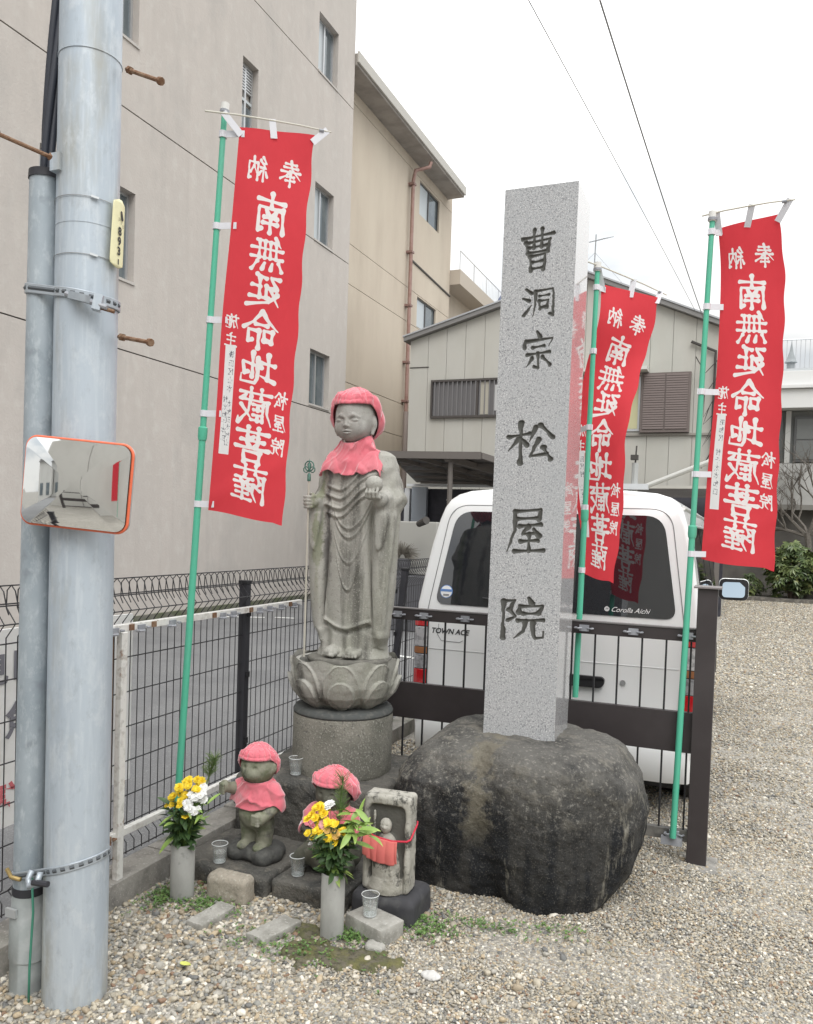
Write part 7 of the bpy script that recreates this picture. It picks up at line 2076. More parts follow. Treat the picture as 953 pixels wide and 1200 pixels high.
FW, FH = 0.45, 1.80          # cloth size used for the print layout
def banner_sdf(slip_text, nu, nv):
    """print layout seen from the pole side (mirrored because the cloth is seen from behind); u=0 at the pole"""
    U = np.linspace(0, FW, nu)[:, None] + np.zeros((1, nv)); Vv = np.linspace(0, FH, nv)[None, :] + np.zeros((nu, 1))
    ink = np.full(U.shape, 1.0)
    def put(arr, ch, cu_, cv_, w_, h_, r0, mirror=True, wob=1.2):
        m_ = (np.abs(U - cu_) < w_ * 0.64) & (np.abs(Vv - cv_) < h_ * 0.64)
        X = (U[m_] - cu_) / w_ * 100; X = 50 - X if mirror else 50 + X
        Y = (Vv[m_] - cv_) / h_ * 100 + 50
        Y = Y + 0.07 * (X - 50) 
        X = X + wob * vnoise(X * 0.1, Y * 0.1, 0, 7)
        arr[m_] = np.minimum(arr[m_], glyph_sdf(ch, X, Y, r0) * (w_ + h_) / 200)
    put(ink, '納', 0.125, 0.180, 0.120, 0.112, 6.2); put(ink, '奉', 0.325, 0.190, 0.128, 0.120, 6.2)
    cv = 0.385
    for ch, h_ in zip('南無延命地蔵菩薩', (0.175, 0.160, 0.165, 0.165, 0.160, 0.160, 0.155, 0.150)):
        put(ink, ch, 0.232, cv, 0.212, h_ * 1.07, 6.7 if ch not in '薩蔵無' else 5.4)
        cv += h_ + 0.0168
    for k_, ch in enumerate('施主'): put(ink, ch, 0.060, 0.905 + k_ * 0.085, 0.074, 0.070, 6.4, wob=0.6)
    for k_, ch in enumerate('松屋院'): put(ink, ch, 0.385, 1.255 + k_ * 0.105, 0.082, 0.080, 6.4, wob=0.6)
    slip = np.maximum(np.abs(U - 0.062) - 0.030, np.abs(Vv - 1.27) - 0.255)
    si = np.full(U.shape, 1.0)
    for cu_, cv0, step, tx in slip_text:
        for k_, ch in enumerate(tx):
            if ch != ' ': put(si, ch, cu_, cv0 + k_ * step, step * 0.82, step * 0.85, 5.4, wob=0.3)
    return ink, slip, si

def banner(idx, rows, pole, bar, tabs, label, slip_text, wave, joint_z):
    T = thing('banner', pole[0], label, 'banner', 'red votive banners')
    nu, nv = 121, 471
    a = np.linspace(0, 1, nv)
    Lp = catmull([r[0] for r in rows], [r[1] for r in rows], a); Rp = catmull([r[0] for r in rows], [r[2] for r in rows], a)
    u = np.linspace(0, 1, nu)[:, None, None]
    P = Lp[None] * (1 - u) + Rp[None] * u
    d = (Rp - Lp); d /= np.linalg.norm(d, axis=1)[:, None]
    nrm = np.stack([d[:, 1], -d[:, 0], 0 * d[:, 0]], 1)
    uu_ = np.linspace(0, 1, nu)[:, None]; vv2 = a[None, :]
    off = wave(uu_, vv2)
    P = P + nrm[None] * off[..., None]
    # frayed, slightly wavy free edge and lower hem
    P[..., 2] += 0.006 * np.sin(uu_ * 5 + idx) * sstep(0.9, 1, vv2) - 0.010 * sstep(0.85, 1.0, uu_) * sstep(0.97, 1, vv2)
    P += d[None] * (0.0035 * np.sin(vv2 * 47 + idx * 2) * sstep(0.7, 1, uu_))[..., None]
    ii = np.arange(nu * nv).reshape(nu, nv)
    F = np.stack([ii[:-1, :-1], ii[1:, :-1], ii[1:, 1:], ii[:-1, 1:]], -1).reshape(-1, 4)
    o = obj('flag_cloth', P.reshape(-1, 3), F, m_flag, T, True)
    ink, slip, si = banner_sdf(slip_text, nu, nv)
    for nm, arr in (('ink', ink), ('slip', slip), ('slipink', si)):
        at = o.data.attributes.new(nm, 'FLOAT', 'POINT'); at.data.foreach_set('value', arr.astype(np.float32).ravel())
    p0, p1 = Vector(pole[0]), Vector(pole[1])
    pj = p0.lerp(p1, (joint_z - p0.z) / (p1.z - p0.z))
    MB().tube([p0, pj], [0.0155, 0.0150], 14).build('lower_pole', m_gpole, T, smooth=True)
    MB().tube([pj, p1], [0.0138, 0.0125], 14).build('upper_pole', m_gpole, T, smooth=True)
    dd = (p1 - p0).normalized()
    MB().tube([pj - dd * 0.035, pj - dd * 0.02, pj + dd * 0.02, pj + dd * 0.025], [0.0175, 0.0205, 0.0205, 0.0160], 16).build('pole_joint', m_gpole, T, smooth=True)
    MB().tube([p1 - dd * 0.01, p1 + dd * 0.036], 0.0185, 14).build('pole_cap', m_whp, T, smooth=True)
    MB().tube([p1 - dd * 0.006, p1 + dd * 0.006], 0.0215, 14).build('cap_collar', m_clip, T, smooth=True)
    b0_, b1_ = Vector(bar[0]), Vector(bar[1])
    bm_ = b0_.lerp(b1_, 0.5) + Vector((0, 0, 0.008))
    MB().tube([b0_, b0_.lerp(bm_, .5) + Vector((0, 0, .003)), bm_, bm_.lerp(b1_, .5) + Vector((0, 0, .003)), b1_], [0.0042, 0.004, 0.0038, 0.0036, 0.0032], 8).build('crossbar', m_bam, T, smooth=True)
    bd = (b1_ - b0_).normalized()
    MB().tube([b1_ - bd * 0.055, b1_ - bd * 0.035], 0.0075, 8).build('crossbar_stop', m_clip, T)
    # tape loops on the bar
    def strip(p, q, w_, nm='tab'):
        p, q = Vector(p), Vector(q); ax = (q - p).normalized()
        vw = nrm[len(nrm) // 2]; s_ = ax.cross(Vector(vw)).normalized() * (w_ / 2); n2 = Vector(vw) * 0.0012
        V = []
        for b_ in (p, p.lerp(q, .5) , q):
            V += [b_ - s_ + n2, b_ + s_ + n2, b_ + s_ - n2, b_ - s_ - n2]
        F = []
        for k_ in (0, 4):
            for j in range(4): F.append((k_ + j, k_ + (j + 1) % 4, k_ + 4 + (j + 1) % 4, k_ + 4 + j))
        F += [(0, 3, 2, 1), (8, 9, 10, 11)]
        obj(nm, V, F, m_tape, T)
    def onbar(t): return b0_.lerp(bm_, t * 2) if t < .5 else bm_.lerp(b1_, t * 2 - 1)
    fo = Vector(nrm[0]) * 0.004
    lp0, rp0 = Vector(P[0, 0]), Vector(P[-1, 0])
    for t, uq in tabs: strip(onbar(t) + Vector((0, 0, .006)), lp0.lerp(rp0, uq) + fo + Vector((0, 0, -0.035)), 0.030)
    # tape ties to the pole along the hoist edge
    for k_, v in enumerate((0.018, 0.25, 0.50, 0.745, 0.985)):
        e = Vector(P[min(nu - 1, 8), int(v * (nv - 1))]) + fo
        t = (e.z - p0.z) / (p1.z - p0.z); c_ = p0.lerp(p1, t)
        outw = (c_ - e); outw.z = 0; outw.normalize()
        q2 = c_ + outw * 0.016 + fo * 2
        strip(e, q2, 0.028, 'tie')
        MB().tube([c_ - dd * 0.014, c_ + dd * 0.014], 0.0180, 12).build('tie_loop', m_tape, T)
    return T
rows1 = [(0, (-2.089, 3.058, 3.314), (-1.849, 3.286, 3.348)), (0.1, (-2.095, 3.049, 3.14), (-1.858, 3.287, 3.18)), (0.25, (-2.111, 3.044, 2.887), (-1.861, 3.254, 2.915)), (0.5, (-2.143, 3.038, 2.482), (-1.887, 3.262, 2.501)), (0.75, (-2.162, 3.037, 2.065), (-1.909, 3.248, 2.058)), (1, (-2.181, 3.025, 1.643), (-1.927, 3.235, 1.601))]
rows3 = [(0, (-0.16, 4.232, 3.081), (0.101, 4.150, 3.088)), (0.12, (-0.141, 4.255, 2.895), (0.127, 4.150, 2.895)), (0.3, (-0.136, 4.225, 2.623), (0.14, 4.150, 2.62)), (0.5, (-0.142, 4.233, 2.298), (0.151, 4.16, 2.293)), (0.75, (-0.159, 4.222, 1.895), (0.147, 4.15, 1.878)), (1, (-0.169, 4.215, 1.494), (0.15, 4.15, 1.456))]
rows2 = [(0, (-0.725, 4.363, 2.9), (-0.47, 4.628, 2.882)), (0.12, (-0.739, 4.362, 2.715), (-0.488, 4.614, 2.692)), (0.3, (-0.801, 4.414, 2.475), (-0.533, 4.544, 2.453)), (0.5, (-0.849, 4.448, 2.15), (-0.566, 4.434, 2.167)), (0.7, (-0.842, 4.46, 1.806), (-0.571, 4.377, 1.828)), (0.85, (-0.791, 4.408, 1.576), (-0.578, 4.343, 1.575)), (1, (-0.756, 4.351, 1.384), (-0.594, 4.307, 1.354))]
banner(1, rows1, ((-2.292, 3.000, 0.275), (-2.160, 3.045, 3.385)), ((-2.195, 2.951, 3.350), (-1.788, 3.333, 3.372)), ((0.14, 0.02), (0.52, 0.45), (0.97, 0.97)),
       'left red banner with white brush characters, beside the utility pole', [(0.070, 1.06, 0.040, '施田区山本'), (0.050, 1.27, 0.036, '村太和千本田'), (0.074, 1.29, 0.036, '本和田太村山')],
       lambda u, v: 0.010 * np.sin(u * 4.0 + v * 3) * (0.3 + v) + 0.006 * np.exp(-((v - 0.97 + 0.12 * u) / 0.03) ** 2) + 0.004 * np.sin(u * 9 - v * 6), 1.99)
banner(3, rows3, ((-0.243, 4.195, 0.120), (-0.187, 4.195, 3.115)), ((-0.234, 4.204, 3.139), (0.165, 4.10, 3.130)), ((0.16, 0.03), (0.55, 0.5), (0.95, 1.0)),
       'right red banner at the bronze end post, above the gravel', [(0.070, 1.06, 0.042, '昭和区'), (0.062, 1.22, 0.042, '村千太本和田')],
       lambda u, v: 0.014 * np.sin(v * 11 + u * 2.0) * (0.2 + u) * (1 - 0.4 * v) + 0.006 * np.exp(-((v - 0.96 + 0.1 * u) / 0.03) ** 2) + 0.008 * np.sin(u * 5), 1.63)
banner(2, rows2, ((-0.765, 4.30, 0.74), (-0.742, 4.325, 2.965)), ((-0.83, 4.22, 3.000), (-0.425, 4.67, 2.905)), ((0.22, 0.02), (0.62, 0.5), (0.93, 0.97)),
       'middle red banner blown partly behind its green pole, beside the granite pillar', [(0.070, 1.06, 0.042, '田区村'), (0.062, 1.22, 0.042, '山太和本')],
       lambda u, v: 0.022 * np.sin(u * 5.5 + v * 5) * np.sin(v * 3.0) + 0.010 * np.sin(v * 14 + u), 1.70)
# ================================================================== WHITE VAN
m_van = mat('van_white', (0.78, 0.79, 0.79), 0.28, 0.0, **{'Coat Weight': 0.6, 'Coat Roughness': 0.08})
m_vgl = mat('van_tinted_glass', (0.010, 0.012, 0.016), 0.03, 0.0, spec=1.0, **{'Coat Weight': 0.6, 'Coat Roughness': 0.02})
m_vblk = mat('van_black_trim', (0.02, 0.02, 0.022), 0.45)
m_tyre = mat('tyre', (0.02, 0.02, 0.021), 0.85)
VX, VY = -1.038, 4.86
VN = thing('parked_van', (VX, VY + 2, 0), 'white compact van parked nose-away behind the bronze rail fence', 'van')
def yr(z):      # rear surface
    return VY + np.interp(z, [0.2, 0.45, 0.60, 1.05, 1.12, 1.72, 1.84], [-0.035, -0.045, 0.0, 0.0, 0.012, 0.11, 0.17])
ZP = [0.24, 0.30, 0.45, 0.60, 0.80, 1.00, 1.12, 1.30, 1.50, 1.66, 1.74, 1.79, 1.825, 1.85, 1.865, 1.872]
WP = [0.78, 0.825, 0.850, 0.858, 0.861, 0.860, 0.855, 0.828, 0.795, 0.757, 0.731, 0.703, 0.655, 0.575, 0.40, 0.0]
def section(ins, dz=0.0):
    """half profile shrunk by ins"""
    return [(max(0.0, w_ - ins * (1 if w_ > 0.4 else w_ / 0.4)), z - (ins * 0.7 if z > 1.7 else 0) * ((z - 1.6) / 0.27 if z > 1.7 else 1)) for z, w_ in zip(ZP, WP)]
rings = []
def add_ring(yoff, ins, front=0.0):
    pr = section(ins); R = []
    for (w_, z) in pr: R.append((VX + w_, yr(z) + yoff, z))
    for (w_, z) in reversed(pr[:-1]): R.append((VX - w_, yr(z) + yoff, z))
    rings.append(R)
for yo, ins in ((0.0, 0.030), (0.003, 0.017), (0.010, 0.008), (0.022, 0.002), (0.045, 0.0), (0.5, 0), (1.2, 0), (2.2, 0), (2.9, 0.0)): add_ring(yo, ins)
# nose: bonnet slope
def front_ring(y, ztop, ins):
    R = []; pr = [(max(0, w_ - ins), min(z, ztop + (z - 1.5) * 0.02 if z > ztop else z)) for z, w_ in zip(ZP, WP)]
    for (w_, z) in pr: R.append((VX + w_, y, z))
    for (w_, z) in reversed(pr[:-1]): R.append((VX - w_, y, z))
    rings.append(R)
front_ring(VY + 3.35, 1.70, 0.02); front_ring(VY + 3.85, 1.12, 0.03); front_ring(VY + 4.10, 1.02, 0.06); front_ring(VY + 4.2, 0.85, 0.12)
V = [p for R in rings for p in R]; nR = len(rings[0]); F = []
for i in range(len(rings) - 1):
    for k in range(nR - 1):
        F.append((i * nR + k, i * nR + k + 1, (i + 1) * nR + k + 1, (i + 1) * nR + k))
    F.append((i * nR + nR - 1, i * nR, (i + 1) * nR, (i + 1) * nR + nR - 1))
half = nR // 2
for base, flip in ((0, False), ((len(rings) - 1) * nR, True)):
    for k in range(half):
        a, b, c, d = base + k, base + k + 1, base + nR - 2 - k, base + nR - 1 - k
        f_ = (a, b, c, d) if b != c else (a, b, d)
        F.append(f_ if not flip else f_[::-1])
bo = obj('body', V, F, m_van, VN, True)
bm = bmesh.new(); bm.from_mesh(bo.data); bmesh.ops.recalc_face_normals(bm, faces=bm.faces); bm.to_mesh(bo.data); bm.free()
bo.data.shade_smooth(); bo.data.set_sharp_from_angle(angle=rad(50))

def rear_patch(name, outline, m, off, thick=0.004, par=VN, smooth=False, **kw):
    """outline in (x from van centre, z), laid on the rear surface"""
    n = len(outline); cx2 = sum(p[0] for p in outline) / n; cz2 = sum(p[1] for p in outline) / n
    V = []; F = []; NRr = 6
    V.append((VX + cx2, float(yr(cz2)) - off - thick, cz2))
    for k in range(1, NRr + 1):
        s_ = k / NRr
        for (x, z) in outline:
            X, Z = cx2 + (x - cx2) * s_, cz2 + (z - cz2) * s_
            V.append((VX + X, float(yr(Z)) - off - thick, Z))
    for (x, z) in outline: V.append((VX + x, float(yr(z)) - off + 0.004, z))
    for i in range(n): F.append((0, 1 + (i + 1) % n, 1 + i))
    for k in range(NRr):
        for i in range(n):
            j = (i + 1) % n; a = 1 + k * n
            F.append((a + i, a + j, a + n + j, a + n + i))
    o = obj(name, V, F, m, par, smooth, **kw)
    bm = bmesh.new(); bm.from_mesh(o.data); bmesh.ops.recalc_face_normals(bm, faces=bm.faces); bm.to_mesh(o.data); bm.free()
    return o
def rquad(pts, r, n=6):
    """rounded polygon through corner points"""
    out_ = []
    N_ = len(pts)
    for i in range(N_):
        p = Vector(pts[i]); a = (Vector(pts[i - 1]) - p).normalized(); b = (Vector(pts[(i + 1) % N_]) - p).normalized()
        ri = r[i] if isinstance(r, (list, tuple)) else r
        for k in range(n + 1):
            t = k / n; q = p + a * ri * (1 - t) ** 2 + b * ri * t ** 2
            out_.append((q.x, q.y))
    return out_
W_ = rear_patch('rear_window', rquad([(-0.735, 1.125), (0.725, 1.125), (0.625, 1.715), (-0.635, 1.715)], [0.07, 0.07, 0.11, 0.11], 8), m_vgl, 0.0015)
m_grey = mat('seam_grey', (0.22, 0.225, 0.23), 0.6)
def seam(pts, r=0.0028, nm='panel_seam', m=m_grey):
    MB().tube([(VX + x, float(yr(z)) - 0.0005, z) for x, z in pts], r, 5).build(nm, m, VN, smooth='all')
hl = rquad([(-0.775, 0.47), (0.765, 0.47), (0.775, 1.05), (0.665, 1.755), (-0.675, 1.755), (-0.785, 1.05)], [0.06, 0.06, 0.1, 0.12, 0.12, 0.1], 8)
seam(hl + [hl[0]])
seam([(-0.70, 1.0), (-0.705, 0.93), (-0.68, 0.895), (-0.56, 0.892), (-0.535, 0.905)], 0.0022, 'badge_recess')
seam([(-0.76, 0.84), (0.75, 0.845)], 0.003, 'crease', mat('soft_crease', (0.62, 0.63, 0.63), 0.4))
# hatch handle
rear_patch('hatch_handle', rquad([(-0.28, 0.700), (0.325, 0.700), (0.345, 0.735), (0.335, 0.765), (-0.27, 0.765)], 0.02), m_vblk, 0.0, 0.030)
MB().tube([(VX + 0.445, VY - 0.001, 0.742), (VX + 0.445, VY - 0.008, 0.742)], 0.016, 14).build('lock', m_alum, VN)
rear_patch('licence_plate', rquad([(-0.165, 0.50), (0.165, 0.50), (0.165, 0.665), (-0.165, 0.665)], 0.01), mat('plate_white', (0.7, 0.7, 0.7), 0.5), 0.0, 0.008)
# bumper
bmp = []
V = []; F = []
prof = [(0.0, 0.405), (-0.055, 0.400), (-0.07, 0.37), (-0.07, 0.25), (-0.05, 0.205), (0.05, 0.20)]
xs_ = [-0.86, -0.82, -0.70, -0.3, 0.3, 0.70, 0.82, 0.86]; yo = [0.12, 0.03, 0.0, -0.012, -0.012, 0.0, 0.03, 0.12]
for x, y in zip(xs_, yo):
    for (dy, z) in prof: V.append((VX + x, VY + y + dy, z))
np_ = len(prof)
for i in range(len(xs_) - 1):
    for k in range(np_ - 1): F.append((i * np_ + k, (i + 1) * np_ + k, (i + 1) * np_ + k + 1, i * np_ + k + 1))
    F.append((i * np_ + np_ - 1, (i + 1) * np_ + np_ - 1, (i + 1) * np_, i * np_))
F += [tuple(range(np_)), tuple(range((len(xs_) - 1) * np_ + np_ - 1, (len(xs_) - 1) * np_ - 1, -1))]
o = obj('rear_bumper', V, F, m_van, VN)
bm = bmesh.new(); bm.from_mesh(o.data); bmesh.ops.recalc_face_normals(bm, faces=bm.faces); bm.to_mesh(o.data); bm.free()
o.data.shade_smooth(); o.data.set_sharp_from_angle(angle=rad(35))
MB().box((VX - 0.78, VY + 0.02, 0.16), (VX + 0.78, VY + 0.5, 0.24)).build('underbody', m_vblk, VN)
# tail lamps
m_red = mat('lamp_red', (0.50, 0.010, 0.016), 0.15, spec=0.8, **{'Coat Weight': 1.0})
m_clr = mat('lamp_clear', (0.60, 0.60, 0.62), 0.12, 0.5, layers=[L('noise', 40, (0.30, 0.30, 0.32), 0.45, 0.6, 0.8)])
m_amb = mat('lamp_amber', (0.30, 0.13, 0.06), 0.2)
for e in (-1, 1):
    T = None
    def lampbox(za, zb, m, nm, par):
        mb = MB(); xi, xo = 0.762, 0.838
        pl = []
        for (x, y) in ((xi + .004, -0.006), (0.832, -0.008), (0.856, 0.002), (0.8645, 0.035), (0.8625, 0.11), (xi + .004, 0.11)):
            pl.append((x, y))
        V = [(VX + e * x, VY + y, z) for z in (za, zb) for x, y in pl]; n6 = len(pl)
        F = [tuple(range(n6)), tuple(range(2 * n6 - 1, n6 - 1, -1))] + [(i, (i + 1) % n6, n6 + (i + 1) % n6, n6 + i) for i in range(n6)]
        return MB().add(V, F).build(nm, m, par)
    tl = lampbox(0.600, 1.045, m_vblk, 'tail_lamp', VN)
    tl.scale = (1, 1, 1)
    lampbox(0.608, 0.705, m_red, 'reflector', tl); 
    for za, zb, m, nm in ((0.6081, 0.7051, m_red, 'red_lens'), (0.709, 0.80, m_clr, 'clear_lens'), (0.805, 0.845, m_amb, 'amber_lens'), (0.849, 0.975, m_clr, 'clear_lens'), (0.98, 1.04, m_red, 'red_lens')):
        mb = MB()
        V = [(VX + e * x, VY + y, z) for z in (za, zb) for x, y in ((0.772, -0.014), (0.832, -0.016), (0.858, -0.004), (0.8665, 0.030), (0.8635, 0.105), (0.772, 0.105))]
        F = [tuple(range(6)), tuple(range(11, 5, -1))] + [(i, (i + 1) % 6, 6 + (i + 1) % 6, 6 + i) for i in range(6)]
        MB().add(V, F).build(nm, m, tl, bevel=0.003)
    bpy.data.objects.remove([c for c in tl.children if c.name.startswith('reflector')][0])
# high brake light
rear_patch('high_brake_lamp', rquad([(-0.06, 1.742), (0.115, 1.742), (0.115, 1.775), (-0.06, 1.775)], 0.012), m_red, 0.0, 0.012)
# lettering, sticker
def rear_text(body, x, z, size, m, off=0.006, shear=0.0, bold=0.0):
    s_ = (float(yr(z + 0.02)) - float(yr(z - 0.02))) / 0.04
    up_ = Vector((0, s_, 1)).normalized(); n_ = Vector((1, 0, 0)).cross(up_)
    p = Vector((VX + x, float(yr(z)), z)) + n_ * off
    M = Matrix(((1, up_.x, n_.x, p.x), (0, up_.y, n_.y, p.y), (0, up_.z, n_.z, p.z), (0, 0, 0, 1)))
    M = M @ Matrix(((1, shear, 0, 0), (0, 1, 0, 0), (0, 0, 1, 0), (0, 0, 0, 1)))
    text_mesh(body, size, m, 'lettering', VN, M, offset=bold)
rear_text('TOWN ACE', -0.622, 0.955, 0.046, m_vblk, 0.003, 0.25, 0.0012)
rear_text('Corolla Aichi', 0.47, 1.160, 0.040, mat('sticker_white', (0.8, 0.8, 0.8), 0.6), 0.008, 0.45, 0.0)
rear_text('©', 0.335, 1.160, 0.036, mat('sticker_white', (0.8, 0.8, 0.8), 0.6), 0.008, 0.0, 0.001)
def disc(x, z, r, m, nm, off, sc=1.0, zc=0):
    rear_patch(nm, [(x + r * math.cos(a), z + r * sc * math.sin(a)) for a in np.linspace(0, 2 * math.pi, 28, endpoint=False)], m, off, 0.001)
disc(-0.663, 1.205, 0.041, mat('sticker_blue', (0.10, 0.22, 0.50), 0.5), 'round_sticker', 0.006)
disc(-0.663, 1.205, 0.037, mat('sticker_white', (0.8, 0.8, 0.8), 0.6), 'round_sticker', 0.0075)
rear_patch('sticker_band', [(-0.70, 1.205), (-0.626, 1.205), (-0.628, 1.220), (-0.698, 1.220)], mat('sticker_blue', (0.10, 0.22, 0.50), 0.5), 0.0090, 0.001)
rear_patch('sticker_band', [(-0.682, 1.178), (-0.644, 1.178), (-0.644, 1.190), (-0.682, 1.190)], m_grey, 0.0090, 0.001)
# wiper
seam([(-0.10, 1.09), (-0.07, 1.135)], 0.008, 'wiper_pivot', m_vblk)
MB().tube([(VX - 0.07, float(yr(1.14)) - 0.025, 1.14), (VX - 0.30, float(yr(1.17)) - 0.022, 1.17), (VX - 0.42, float(yr(1.18)) - 0.018, 1.18)], 0.006, 6).build('wiper_arm', m_vblk, VN)
# roof rain channels, side windows, doors, wheels
def wside(z): return float(np.interp(z, ZP, WP))
for e in (-1, 1):
    MB().tube([(VX + e * (wside(1.76) + 0.004), VY + 0.22 + 0.001 * i, 1.765) for i in (0, 900, 2900)], 0.012, 6).build('rain_channel', m_van, VN)
    for (ya, yb) in ((0.30, 1.10), (1.18, 2.05), (2.15, 2.95)):
        V = []
        for y in (ya, yb):
            for z in (1.13, 1.30, 1.5, 1.66):
                V.append((VX + e * (wside(z) + 0.004), VY + y + (0.07 if y == ya and ya < 0.4 else 0) * (z - 1.13) / 0.5, z))
        F = [(k, k + 1, k + 5, k + 4) for k in range(3)]
        o = obj('side_window', V, F, m_vgl, VN)
        md = o.modifiers.new('thickness', 'SOLIDIFY'); md.thickness = 0.006; md.offset = 0
    MB().tube([(VX + e * (wside(1.67) + 0.008), VY + 0.35, 1.67), (VX + e * (wside(1.67) + 0.008), VY + 3.0, 1.67)], 0.009, 6).build('door_visor', m_alum, VN)
    MB().tube([(VX + e * (wside(1.12) + 0.006), VY + 0.26, 1.115), (VX + e * (wside(1.12) + 0.006), VY + 3.0, 1.115)], 0.007, 6).build('belt_trim', m_vblk, VN)
    for y in (1.14, 2.10):
        MB().tube([(VX + e * (wside(z) + 0.001), VY + y, z) for z in (0.35, 0.6, 0.9, 1.12, 1.4, 1.7)], 0.003, 5).build('panel_seam', m_grey, VN)
    # mirror
    mb = MB(); c = Vector((VX + e * 1.005, VY + 3.05, 1.14))
    mv = Vol((-0.15, -0.06, -0.12), (0.15, 0.10, 0.12), 0.006)
    mv.box((-0.125, -0.020, -0.098), (0.125, 0.075, 0.098), 0.045, 0.01)
    Vm, Fm = mv.mesh(); Vm[:, 0] *= e
    if e < 0: Fm = Fm[:, ::-1]
    mo = obj('door_mirror', Vm + np.array(c), Fm, m_van, VN, True)
    MB().prism([(c.x + px_, 0, c.z + pz_) for px_, pz_ in rquad([(-0.122, -0.094), (0.122, -0.094), (0.122, 0.094), (-0.122, 0.094)], 0.05)], (0, c.y - 0.034, 0), (0, c.y + 0.004, 0)).build('mirror_gasket', m_vblk, mo)
    MB().prism([(c.x + px_, 0, c.z + pz_) for px_, pz_ in rquad([(-0.094, -0.067), (0.094, -0.067), (0.094, 0.067), (-0.094, 0.067)], 0.035)], (0, c.y - 0.0375, 0), (0, c.y - 0.033, 0)).build('mirror_glass', mat('car_mirror', (0.34, 0.41, 0.47), 0.06, 1.0), mo)
    for v_ in mo.children[-1].data.vertices: v_.co.y += (v_.co.z - c.z) * 0.30 + (v_.co.x - (c.x - VN.location.x)) * 0.28 * e - 0.030
    MB().beam((VX + e * 0.82, VY + 3.1, 1.10), (c.x, c.y + 0.03, c.z - 0.03), 0.05, 0.05).build('mirror_stalk', m_vblk, mo)
for (x, y) in ((0.725, 0.55), (-0.725, 0.55), (0.725, 3.35), (-0.725, 3.35)):
    e = 1 if x > 0 else -1
    prof = [(0.17, -0.08), (0.255, -0.085), (0.285, -0.07), (0.29, 0), (0.285, 0.07), (0.255, 0.085), (0.17, 0.08)]
    n = 36; V = []; F = []
    for (r_, w_) in prof:
        for k in range(n):
            a = 2 * math.pi * k / n; V.append((VX + x + w_, VY + y + r_ * math.cos(a), 0.29 + r_ * math.sin(a)))
    for i in range(len(prof) - 1):
        for k in range(n): F.append((i * n + k, i * n + (k + 1) % n, (i + 1) * n + (k + 1) % n, (i + 1) * n + k))
    wv = MB().add(V, F).build('wheel', m_tyre, VN, smooth=True)
    V = [(VX + x + e * 0.062, VY + y, 0.29)]
    for k in range(n):
        a = 2 * math.pi * k / n; V.append((VX + x + e * 0.078, VY + y + 0.175 * math.cos(a), 0.29 + 0.175 * math.sin(a)))
    MB().add(V, [(0, 1 + k, 1 + (k + 1) % n) for k in range(n)]).build('rim', m_alum, wv)
    # arch
    pts = [(VX + e * 0.855, VY + y + 0.33 * math.cos(a), 0.29 + 0.33 * math.sin(a)) for a in np.linspace(0.0, math.pi, 16)]
    MB().tube(pts, 0.02, 6).build('wheel_arch', m_vblk, VN)
    MB().tube([(VX + e * 0.80, VY + y, 0.30), (VX + e * 0.8595, VY + y, 0.30)], 0.325, 28).build('wheel_well', m_vblk, VN)

# ================================================================== WHAT STANDS BEHIND THE CAMERA (seen in the mirror and in the van's glass)
m_ww = mat('white_wall', (0.62, 0.61, 0.58), 0.85, layers=[L('noise', 1, (0.54, 0.53, 0.50), 0.45, 0.65, 0.7, st=(1, 1, .4))])
sheet('gravel_yard', -5.2, -2.335, -6.6, 0.58, -0.004, m_gravel)
WW = thing('white_warehouse', (-3.6, -7.5, 0), 'plain white walled building across the yard, seen in the convex mirror', 'building')
MB().box((-4.75, -11, -0.03), (-3.02, -6.6, 7.4)).build('wall_panel', m_ww, WW)
MB().box((-3.00, -11, -0.03), (0.3, -6.6, 7.4)).build('wall_panel', m_ww, WW)
MB().box((-4.73, -10.9, 7.41), (0.28, -6.62, 7.55)).build('roof', m_roofe, WW)
GT = thing('bronze_gate', (-3.2, -5.9, 0), 'dark bronze gate frame before the white wall, seen in the convex mirror', 'gate')
MB().box((-4.02, -5.95, 0), (-3.92, -5.85, 1.5)).build('end_post', m_brn, GT)
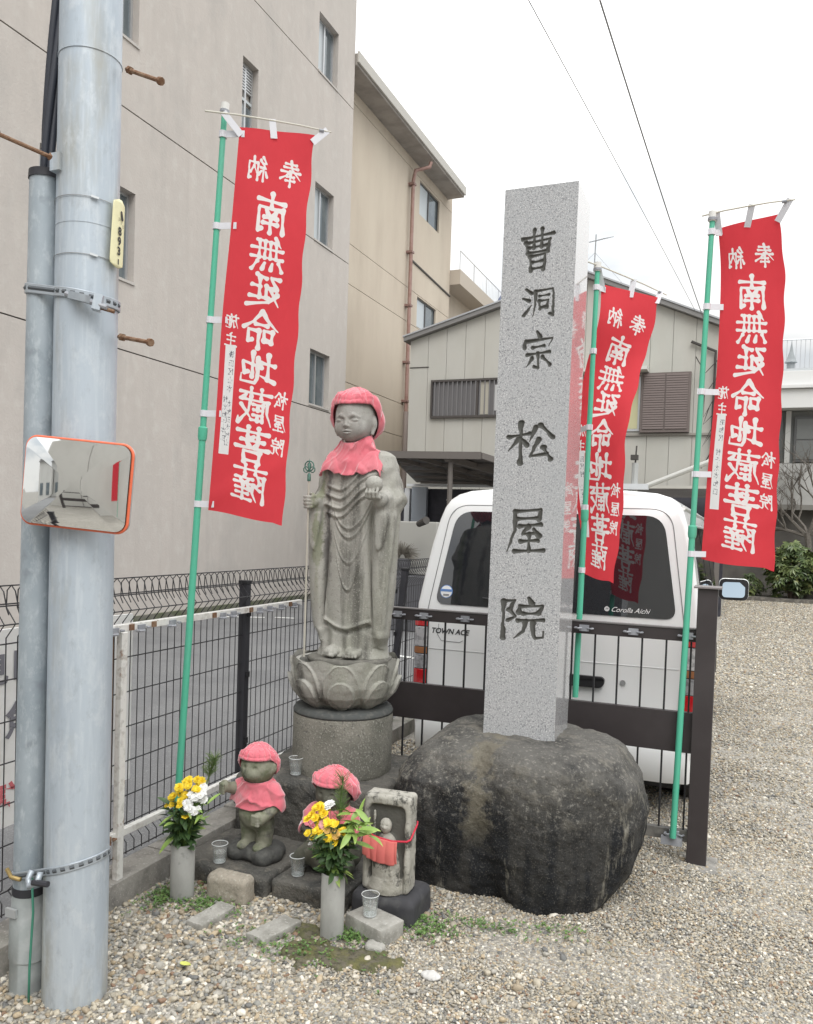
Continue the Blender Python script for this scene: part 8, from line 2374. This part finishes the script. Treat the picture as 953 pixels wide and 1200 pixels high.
for z in (0.12, 1.15): MB().box((-3.915, -5.92, z), (-1.9, -5.88, z + 0.06)).build('rail', m_brn, GT)
MB().box((-3.915, -5.915, 0.55), (-1.9, -5.885, 0.76)).build('middle_board', m_brn, GT)
for x in (-3.2, -2.55): MB().box((x - .01, -5.91, 0.185), (x + .01, -5.89, 0.545)).build('bar', m_brn, GT); MB().box((x - .01, -5.91, 0.765), (x + .01, -5.89, 1.145)).build('bar', m_brn, GT)
OB = thing('banner', (-0.5, -5.6, 0), 'red banner beside the bronze gate, seen in the convex mirror', 'banner', 'red votive banners')
MB().tube([(-0.50, -5.6, 0), (-0.50, -5.6, 3.0)], 0.014, 8).build('pole', m_gpole, OB)
MB().box((-0.90, -5.603, 1.2), (-0.52, -5.600, 2.9)).build('flag_cloth', mat('plain_red_cloth', (0.60, 0.03, 0.05), 0.8), OB)
for i in range(5):
    hx = -13 + 3.4 * i if i < 2 else 1 + 3.6 * i
    HB = thing('street_house', (hx, -22 - i, 0), ['grey flat-roofed house far down the street behind the camera', 'brown house far down the street behind the camera', 'white house across the road behind the camera', 'beige house across the road behind the camera', 'dark house at the far end of the road behind the camera'][i], 'house')
    hgt = 4.5 + 1.2 * (i % 3)
    MB().box((hx - 1.6, -26 - i, 0), (hx + 1.6, -22 - i, hgt)).build('wall', [m_ww, m_rbw, m_ww, m_beige, m_cproof][i], HB)
    MB().prism([(hx - 1.8, 0, hgt), (hx + 1.8, 0, hgt), (hx, 0, hgt + 1.1)], (0, -26.2 - i, 0), (0, -21.8 - i, 0)).build('roof', m_roofe, HB)
    for k in (-0.8, 0.8): MB().box((hx + k - 0.4, -22.0 - i, 1.2), (hx + k + 0.4, -21.97 - i, 2.4)).build('window', m_glassw, HB)
GP = thing('street_pole', (0.1, -4.6, 0), 'plain grey street pole across the yard, seen at the right edge of the convex mirror', 'pole')
MB().tube([(0.1, -4.6, 0), (0.1, -4.6, 7.5)], [0.17, 0.14], 24).build('shaft', m_galv, GP, smooth=True)
